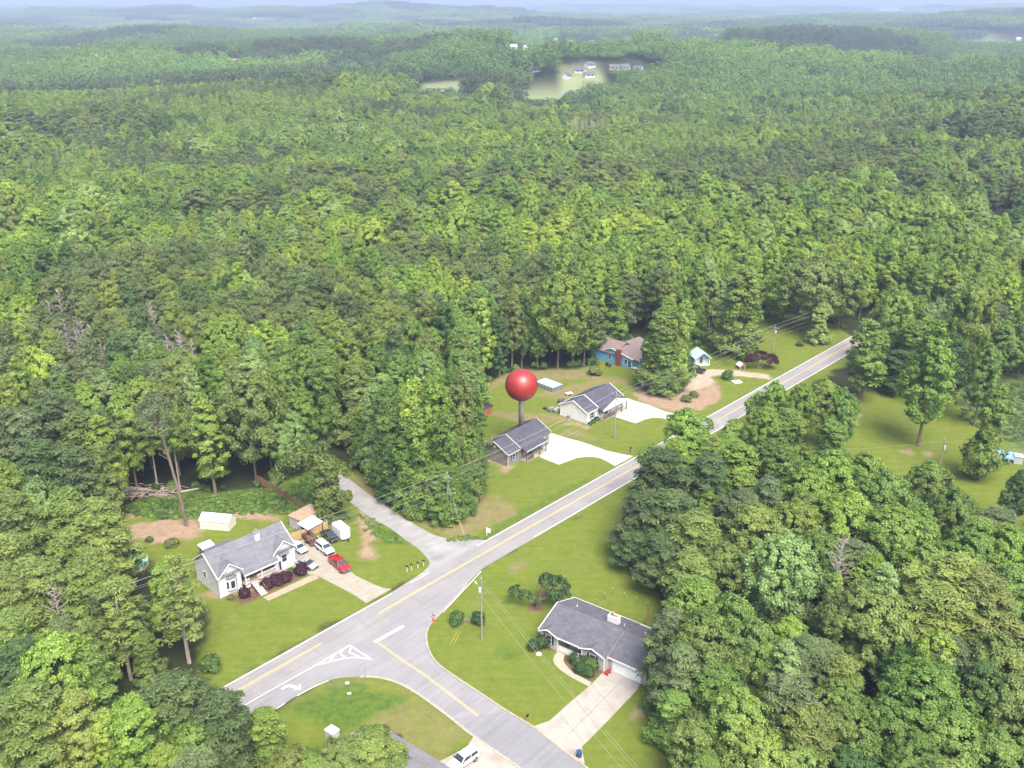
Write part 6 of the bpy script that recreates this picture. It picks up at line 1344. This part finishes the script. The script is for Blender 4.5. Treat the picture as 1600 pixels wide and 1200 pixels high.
for s_ in (-1, 1): b.add([(s_ * 1.1, -1.15, .92), (0, -1.15, 1.72), (0, 1.15, 1.72), (s_ * 1.1, 1.15, .92), (s_ * 1.1, -1.15, .84), (0, -1.15, 1.62), (0, 1.15, 1.62), (s_ * 1.1, 1.15, .84)], [(0, 1, 2, 3), (4, 7, 6, 5), (0, 4, 5, 1), (1, 5, 6, 2), (2, 6, 7, 3), (3, 7, 4, 0)])
b.build('roof', WHITE(), t); MB().box(-.3, .3, -1.03, -.99, .1, .8).build('doorway_shade', BLACK(), t)  # doorway is a black slab on the wall, its inner shade given by colour
t = thing('well_cover', P(1151, 597.5), R(20), 'pale square concrete well cover on the lawn beside the sandy drive', 'well cover'); MB().box(-1.3, 1.3, -1, 1, -.1, .3).build('slab', mat('pale_slab', (.5, .47, .42), .85), t); MB().box(-.4, .4, -.4, .4, .3, .42).build('lid', CONC, t)
t = thing('septic_lid', P(842, 1022), 0, 'pale green round lid set in the lawn beside the ranch shrubs', 'lid'); b = MB(); b.lathe([(.02, .14), (.4, .12), (.5, .06), (.5, -.05)], n=20); b.build('lid', mat('pale_green_plastic', (.42, .52, .40), .5), t); MB().box(-.06, .06, -.2, .2, .14, .17).build('handle', mat('pale_green_plastic', (.42, .52, .40), .5), t)
t = thing('toy_wagon', P(949, 1052.5), R(50), 'small red wagon parked beside the white garage door', 'wagon'); b = MB(); b.box(-.5, .5, -.25, .25, .22, .26)
for q in ((-.5, .5, -.27, -.25), (-.5, .5, .25, .27), (-.52, -.5, -.27, .27), (.5, .52, -.27, .27)): b.box(*q, .22, .45)
b.build('tray', mat('wagon_red', (.45, .03, .03), .4), t); b = MB(); b.tube([(.5, 0, .25), (1.0, 0, .7)], .02, 5); b.build('pull_handle', BLACK(), t)
for x in (-.35, .35):
    for y in (-.3, .3): b = MB(); b.tube([(x, y - .03, .12), (x, y + .03, .12)], .12, 10); b.build('wheel', RUB, t)
t = thing('house_flag', L2W(oR, R(-36), 7.9, -.4, 0), R(-36), 'striped red and white flag with blue corner hanging from the ranch porch', 'flag'); b = MB(); b.tube([(0, 0, 1.7), (-.3, -.9, 2.4)], .02, 6); b.build('staff', WHITE(), t)
for i in range(7): MB().obox((-.3 + .0, -.88 + i * .085, 2.3 - i * .055), (0, .085, -.055), (.02, 0, 0), (.02, -.05, -1.15)).build('stripe', mat('flag_red', (.4, .03, .03), .5) if i % 2 == 0 else WHITE(), t)
MB().obox((-.305, -.89, 2.32), (0, .30, -.19), (.03, 0, 0), (.01, -.02, -.5)).build('canton', mat('flag_blue', (.02, .03, .15), .6), t)

# brush pile and logs
b = MB(); g2 = np.random.default_rng(8); q0, q1 = P(190, 772), P(278, 772)
for i in range(110):
    f_ = g2.random(); x = q0[0] + (q1[0] - q0[0]) * f_; y = q0[1] + g2.normal() * 1.4; z = abs(g2.normal()) * .55 + .1; a = g2.normal() * .35 + (0 if g2.random() < .8 else 1.2); l = g2.uniform(1.2, 4.5)
    b.tube([(x - math.cos(a) * l / 2, y - math.sin(a) * l / 2, max(.05, z + g2.normal() * .2)), (x, y, z + .25), (x + math.cos(a) * l / 2, y + math.sin(a) * l / 2, max(.05, z + g2.normal() * .2))], [.09, .07, .03], 5)
o = stuff(b.build('brush_pile', mat('grey_sticks', (.36, .29, .25), .9, .2, .3, 1.5))); o['label'] = 'heap of grey brown cut branches along the wood edge'
for a, b_, lb in (((283, 770), (318, 764), 'long pale felled log lying at the wood edge'),):
    t = thing('log', P(*a), 0, lb, 'log'); e = Vector(P(*b_)) - Vector(P(*a)); b = MB(); b.tube([(0, 0, .25), (e.x, e.y, .25)], [.26, .2], 9); b.build('stem', mat('log_wood', (.36, .30, .25), .9), t); b = MB(); b.tube([(e.x * .5, e.y * .5, .4), (e.x * .5 + .3, e.y * .5 - .2, 1.0)], [.08, .04], 6); b.build('branch_stub', mat('log_wood', (.36, .30, .25), .9), t)

# ------------------------------------------------------------------ shrubs and special trees
def shrub_mesh(seed, r, h, n, per, leaf):
    g = np.random.default_rng(seed); cen = []; 
    for i in range(n):
        q = g.uniform(0, 6.28); z = g.random() ** .8; rr = r * .72 * math.sqrt(max(.05, 1 - z * z * .85)) * g.uniform(.5, 1); cen.append((math.cos(q) * rr, math.sin(q) * rr, .15 * h + z * h * .62))
    v, f, lv = leafcloud(g, cen, r * g.uniform(.22, .46, n), per, leaf, 1.25, .9, .35, .4, np.tile([[0, 0, h * .3]], (n, 1))); v[:, 2] = np.maximum(v[:, 2], .02)
    return np_mesh('foliage', v, f, lv, (LEAF,))
SHM = [shrub_mesh(400 + i, 1, 1.6, 34, 80, .16) for i in range(4)]
STM = MB().tube([(0, 0, -.1), (.05, .03, .5), (.1, 0, .9)], [.08, .06, .03], 6).build('stem', BARK); STMe = STM.data; bpy.data.objects.remove(STM)
def shrub(px, r, h, tint, label, group=None):
    t = thing('shrub', P(*px), random.uniform(0, 6), label, 'shrub', group); t.scale = (r, r, h / 1.6)
    c = bpy.data.objects.new('foliage', random.choice(SHM)); COL.objects.link(c); c.parent = t; c['tint'] = [float(v) for v in tint]
    s_ = bpy.data.objects.new('stem', STMe); COL.objects.link(s_); s_.parent = t
PUR = (.050, .016, .026); DKG = (.040, .085, .022); MDG = (.075, .135, .03); YLG = (.13, .16, .045)
for a in (((382, 932), 1.25, 1.7, PUR, 'round dark purple shrub between the porch stairs and the bay window'), ((418, 917), 1.5, 1.8, PUR, 'dark purple shrub in the front bed, beside the porch stairs'), ((432, 912), 1.6, 1.9, PUR, 'dark purple shrub in the front bed, second from the porch stairs'), ((446, 907), 1.5, 1.8, PUR, 'dark purple shrub in the front bed, third from the porch stairs'),
          ((471, 895), 1.5, 2.1, PUR, 'round dark purple shrub at the driveway corner near the silver sedan'), ((361, 936), .7, .9, YLG, 'small light green shrub under the bay window'), ((376, 917), .75, 3.0, DKG, 'tall dark green conifer shrub beside the bay window'), ((456, 895), .9, 1.0, MDG, 'low green shrub between the purple shrubs and the house'),
          ((331, 1046), 1.9, 2.6, MDG, 'lone dark green shrub on the lawn near the road edge'), ((714, 975), 1.5, 2.5, MDG, 'bushy light green shrub nearer the stop sign'), ((747, 974), 1.4, 2.4, DKG, 'dark open shrub beside the streetlight pole'),
          ((832, 1014), 1.15, 1.6, DKG, 'clipped dark shrub at the ranch corner, further from the wall'), ((846, 1010), 1.35, 2.1, DKG, 'clipped dark shrub at the ranch corner, against the wall'), ((900, 1036), 1.35, 1.8, DKG, 'dark clipped shrub in the ranch bed, beside the flag'), ((913, 1035), 1.25, 1.7, DKG, 'dark clipped shrub in the ranch bed, against the porch wall'), ((909, 1051), 1.25, 1.7, DKG, 'dark clipped shrub in the ranch bed, at the walkway'), ((924, 1043), 1.5, 1.9, MDG, 'lighter grey green shrub in the ranch bed, near the garage'), ((919, 1055), 1.2, 1.6, DKG, 'dark clipped shrub in the ranch bed, at the driveway end'),
          ((922.5, 663), .65, .7, DKG, 'small round shrub under the white house window, outermost'), ((927, 660), .75, .9, DKG, 'small round shrub under the white house window, middle'), ((932, 657), .85, 1.1, DKG, 'small round shrub under the white house window, by the porch'),
          ((1072, 627), 1.6, 1.8, YLG, 'yellow green bush on the bare bank, nearer the road'), ((1084, 620), 1.5, 1.5, YLG, 'yellow green bush on the bare bank, further from the road'), ((1137, 592), 1.8, 2.8, MDG, 'round green bush beside the sandy drive'), ((929, 585), 2.2, 2.8, YLG, 'light green bush by the wood edge near the blue house'),
          ((268, 853), 1.6, 1.5, YLG, 'wide low yellow green bush on the back lawn'), ((234, 846), .9, 1.0, MDG, 'small round green bush on the red dirt'), ((262, 793), 1.3, 1.5, MDG, 'green bush beside the brush pile'), ((256, 808), 1.4, .9, MDG, 'low green bush on the dirt track'), ((1440, 660), 1.8, 2.0, MDG, 'grey green bush beside the lone field tree'), ((1452, 655), 1.6, 1.6, MDG, 'low bush further along the field from the lone tree'), ((1250, 540), 1.5, 1.5, MDG, 'low shrub on the grass under the big roadside tree'), ((600, 1150), 1.3, 1.5, (.11, .085, .055), 'purple leaved bush beside the half hidden roof'), ((617, 1160), 1.2, 1.2, (.11, .08, .05), 'low purple bush beyond the half hidden roof')): shrub(*a)

def custom_tree(name, base, cen, rad, per, leaf, tint, tubes, label, cat='tree', lm=LEAF, out=.7):
    t = thing(name, base, 0, label, cat); g = np.random.default_rng(len(cen) * 7 + 1); cen = np.array(cen, float)
    v, f, lv = leafcloud(g, cen, rad, per, leaf, 1.2, .85, out, .4, np.tile([cen.mean(0)], (len(cen), 1))); c = bpy.data.objects.new('crown', np_mesh('crown', v, f, lv, (lm,))); COL.objects.link(c); c.parent = t; c['tint'] = list(tint)
    mb = MB()
    for pts_, r_ in tubes: mb.tube(pts_, r_, 6)
    mb.build('trunk', BARK, t); return t
def lobes(g, L_):
    cen, rad = [], []
    for x, y, z, r, n in L_:
        for i in range(n): d_ = unit(g.normal(size=3)); d_[2] = abs(d_[2]) * .9 - .25; cen.append((x + d_[0] * r * .8, y + d_[1] * r * .8, z + d_[2] * r * .75)); rad.append(r * .36)
    return cen, rad
g2 = np.random.default_rng(21); fb = P(838, 949)
cen, rad = lobes(g2, [(3.4, 1.0, 3.6, 2.4, 26), (2.0, 1.5, 4.6, 1.6, 12), (-3.6, .8, 2.8, 1.4, 11), (-1.8, .2, 2.4, 1.3, 9), (4.4, -.6, 2.6, 1.7, 12), (.6, -.2, 1.8, .9, 5)])
tb = [([(0, 0, -.2), (.1, 0, .8), (.6, .2, 1.6)], [.22, .18, .14])] + [([(.3, .1, 1.2), tuple(np.array(c) * .5 + np.array([.3, 0, .6])), tuple(c)], [.09, .06, .02]) for c in cen[::5]]
for i in range(9): a = g2.uniform(0, 6.28); tb.append(([(.8, .3, 1.8), (1.4 + math.cos(a) * .8, .4 + math.sin(a) * .6, 3.2), (1.5 + math.cos(a) * 1.8, .3 + math.sin(a) * 1.3, 4.8 + g2.uniform(-.6, .8))], [.07, .045, .015]))
custom_tree('fruit_tree', fb, cen, [r_ * .85 for r_ in rad], 62, .28, (.062, .112, .034), tb, 'low spreading tree in a mulch ring with bare grey branches showing')
pb = P(1187, 576); cen, rad = lobes(g2, [(-2.4, 0, 3.0, 2.0, 18), (0, .5, 3.6, 2.2, 20), (2.6, 0, 3.0, 2.1, 18), (-3.6, -.3, 2.2, 1.2, 7), (3.8, -.3, 2.2, 1.3, 8)])
custom_tree('purple_tree', pb, cen, rad, 90, .26, (.060, .024, .030), [([(0, 0, -.2), (a * .4, 0, 1.0), (a, .2, 2.8)], [.2, .14, .06]) for a in (-2.4, -.8, .9, 2.5)], 'wide dark purple leaved tree on several trunks beside the road')
kb = P(514, 812); cen, rad = [], []
for i in range(120): z = .1 + 12.8 * g2.random(); a = g2.uniform(0, 6.28); r_ = 2.1 - .7 * z / 13; cen.append((math.cos(a) * r_, math.sin(a) * r_, z)); rad.append(.95)
for i in range(70): f_ = g2.random(); a = g2.uniform(0, 6.28); cx = .5 - 9.5 * f_; cz = 13.2 + 2.6 * math.sin(f_ * 2.4) - 5.5 * f_ * f_; cen.append((cx + g2.normal() * .9, 1.5 * f_ + g2.normal() * 1.6, cz + g2.normal() * .9)); rad.append(1.05)
for i in range(14): f_ = g2.random(); cen.append((1.2 + 3.6 * f_, -.5 + g2.normal() * .4, 5.2 + .9 * f_ + g2.normal() * .4)); rad.append(.7)
for i in range(16): f_ = g2.random(); cen.append((1 + 3.5 * f_, 1 + g2.normal() * .9, 12.5 - 2.5 * f_ + g2.normal() * .5)); rad.append(.9)
custom_tree('vine_covered_tree', kb, cen, rad, 85, .36, (.120, .165, .038), [([(0, 0, -.3), (0, 0, 7), (-.5, .3, 13), (-5, 1, 14.5)], [.35, .3, .22, .08]), ([(0, 0, 5.0), (4.6, -.5, 6.1)], [.12, .04])], 'leaning tree smothered in hanging vines beside the gravel lane', out=.5)
# tall pine with a bare trunk
tp = P(292, 822); cen = []
for i in range(34): t_ = g2.random(); a = i * 2.4; r_ = (1.2 + 3.2 * math.sin(math.pi * min(1, t_ * .9 + .2))) * g2.uniform(.4, 1); cen.append((-3.0 + math.cos(a) * r_, .5 + math.sin(a) * r_, 21.5 + t_ * 6.5))
tb = [([(0, 0, -.4), (-.6, .1, 7), (-1.7, .3, 15), (-2.8, .5, 22), (-3.0, .5, 27)], [.36, .32, .27, .2, .06])] + [([(-2.6 + .0, .45, 20.5 + .5 * (k % 5)), tuple(c)], [.08, .03]) for k, c in enumerate(cen[::2])] + [([(-1.6, .3, 14.5), (-3.4, -.2, 16.2)], [.1, .03]), ([(-1.9, .3, 16.5), (-3.2, .2, 17.3)], [.09, .03])]
custom_tree('tall_pine', tp, cen, [1.15] * len(cen), 120, .25, (.100, .130, .058), tb, 'tall flat topped pine with long bare trunk on the back lawn', 'pine', NEEDLE)
for (px, py, h, w_, lb) in ((82, 915, 17, 3.6, 'bare grey dead tree among the pines beside the porch house'), (1318, 838, 18, 3.2, 'bare grey dead tree inside the woods beyond the ranch house')):
    x, y, _ = P(px, py, h); t = thing('dead_tree', (x, y, 0), 0, lb, 'dead tree'); d_ = dead_tree(int(px), h, w_, 44); d_.build('branches', DEADB, t); MB().tube([(0, 0, -.3), (0, 0, 2.5)], [.26, .22], 8).build('trunk', DEADB, t)

# ------------------------------------------------------------------ weeds and undergrowth
WC = bpy.data.collections.new('weed_sources')
for i in range(4): WC.objects.link(bpy.data.objects.new('weed_source_%d' % i, shrub_mesh(500 + i, 1, 1.1, 12, 30, .28)))
pts, idx, scl, rot, tin = [], [], [], [], []; g = np.random.default_rng(33)
def strew(poly, n, s0, s1, tints, zs=1.0):
    xs_, ys_ = [p[0] for p in poly], [p[1] for p in poly]; k = 0
    while k < n:
        x, y = g.uniform(min(xs_), max(xs_)), g.uniform(min(ys_), max(ys_)); k += 1
        if not inpoly(poly, np.array([x]), np.array([y]))[0]: continue
        s = g.uniform(s0, s1); put_w(x, y, (s, s, s * zs), tints)
def put_w(x, y, s, tints): pts.append((x, y, float(hz(x, y)))); idx.append(int(g.integers(4))); scl.append(s); rot.append(g.uniform(0, 6.28)); tin.append(tuple(np.array(tints[int(g.integers(len(tints)))]) * g.uniform(.8, 1.25)))
GT_ = [(.10, .18, .03), (.12, .20, .035), (.08, .15, .028), (.14, .20, .045)]
strew(PP([(190, 798), (230, 780), (420, 767), (455, 757), (525, 790), (545, 812), (500, 812), (440, 802), (330, 806), (240, 812)]), 1500, .3, .9, GT_, .7)
strew(PP([(470, 745), (515, 730), (530, 790), (500, 810), (475, 790)]), 500, .4, 1.0, GT_, .8); strew(PP([(555, 800), (585, 812), (640, 850), (600, 850), (570, 830)]), 160, .25, .6, GT_, .5)
strew(PP([(700, 842), (730, 835), (764, 843), (700, 846)]), 60, .25, .5, GT_, .6); strew(PP([(1480, 600), (1620, 600), (1640, 690), (1560, 690), (1500, 650)]), 700, .3, .9, [(.07, .12, .03), (.10, .15, .05)], .4)
for q in OPEN[:4]:
    n = len(q)
    for i in range(n):
        a, b_ = np.array(q[i][:2]), np.array(q[(i + 1) % n][:2]); L_ = np.linalg.norm(b_ - a)
        for k in range(int(L_ * 1.5)):
            p = a + (b_ - a) * g.random() + g.normal(size=2) * 1.3
            if abs((p - YA) @ RN) < 7 or p[1] < 100: continue
            if sdist(q, p[:1], p[1:])[0] < .4 or opened(p[:1], p[1:], .5)[0]: continue
            s = g.uniform(.6, 1.5); put_w(p[0], p[1], (s, s, s * g.uniform(.8, 1.5)), [(.055, .10, .022), (.08, .14, .028), (.10, .165, .03)])
und = stuff(scatter('undergrowth', pts, idx, scl, rot, tin, WC)); und['label'] = 'weeds and leafy undergrowth along the wood edges and back lawn'
print('weeds', len(pts))
# ------------------------------------------------------------------ light, sky, haze
SUN_EL, SUN_AZ = R(56), R(158)      # azimuth clockwise from +Y (view direction): behind the camera
w = bpy.data.worlds.new('World'); S.world = w; w.use_nodes = True
nt = w.node_tree; bg = nt.nodes['Background']; sk = nt.nodes.new('ShaderNodeTexSky'); sk.sky_type = 'NISHITA'; sk.sun_disc = False
sk.sun_elevation = SUN_EL; sk.sun_rotation = SUN_AZ; sk.dust_density = 4; sk.air_density = 1.0; sk.ozone_density = 1.0
nt.links.new(sk.outputs[0], bg.inputs[0]); bg.inputs[1].default_value = SKY_STR
sl = bpy.data.lights.new('sun', 'SUN'); sl.energy = SUN_STR; sl.angle = R(36); sl.color = (1, .96, .88)
so = bpy.data.objects.new('sun', sl); COL.objects.link(so); so.location = (0, -60, 200)
dr = Vector((math.sin(SUN_AZ) * math.cos(SUN_EL), math.cos(SUN_AZ) * math.cos(SUN_EL), math.sin(SUN_EL)))
so.rotation_euler = dr.to_track_quat('Z', 'Y').to_euler()

mb = MB(); mb.box(-8700, 8700, -250, 13800, float(Z.min()) - 1, float(Z.max()) + 40)
hm = bpy.data.materials.new('haze_air'); hm.use_nodes = True; hn = hm.node_tree; hn.nodes.remove(hn.nodes['Principled BSDF'])
pv = hn.nodes.new('ShaderNodeVolumePrincipled'); pv.inputs['Color'].default_value = HAZE_COL; pv.inputs['Density'].default_value = HAZE_D; pv.inputs['Anisotropy'].default_value = 0.0
hn.links.new(pv.outputs[0], hn.nodes['Material Output'].inputs['Volume'])
haze = stuff(mb.build('haze', hm))

S.view_settings.view_transform = 'Standard'; S.view_settings.look = 'None'; S.view_settings.gamma = 1; S.view_settings.exposure = EXPO
S.render.engine = 'CYCLES'
S.cycles.max_bounces = 5; S.cycles.diffuse_bounces = 3; S.cycles.glossy_bounces = 2; S.cycles.transmission_bounces = 3; S.cycles.volume_bounces = 0; S.cycles.transparent_max_bounces = 4
S.cycles.use_denoising = True
S.cycles.caustics_reflective = False; S.cycles.caustics_refractive = False
S.cycles.sample_clamp_indirect = 4
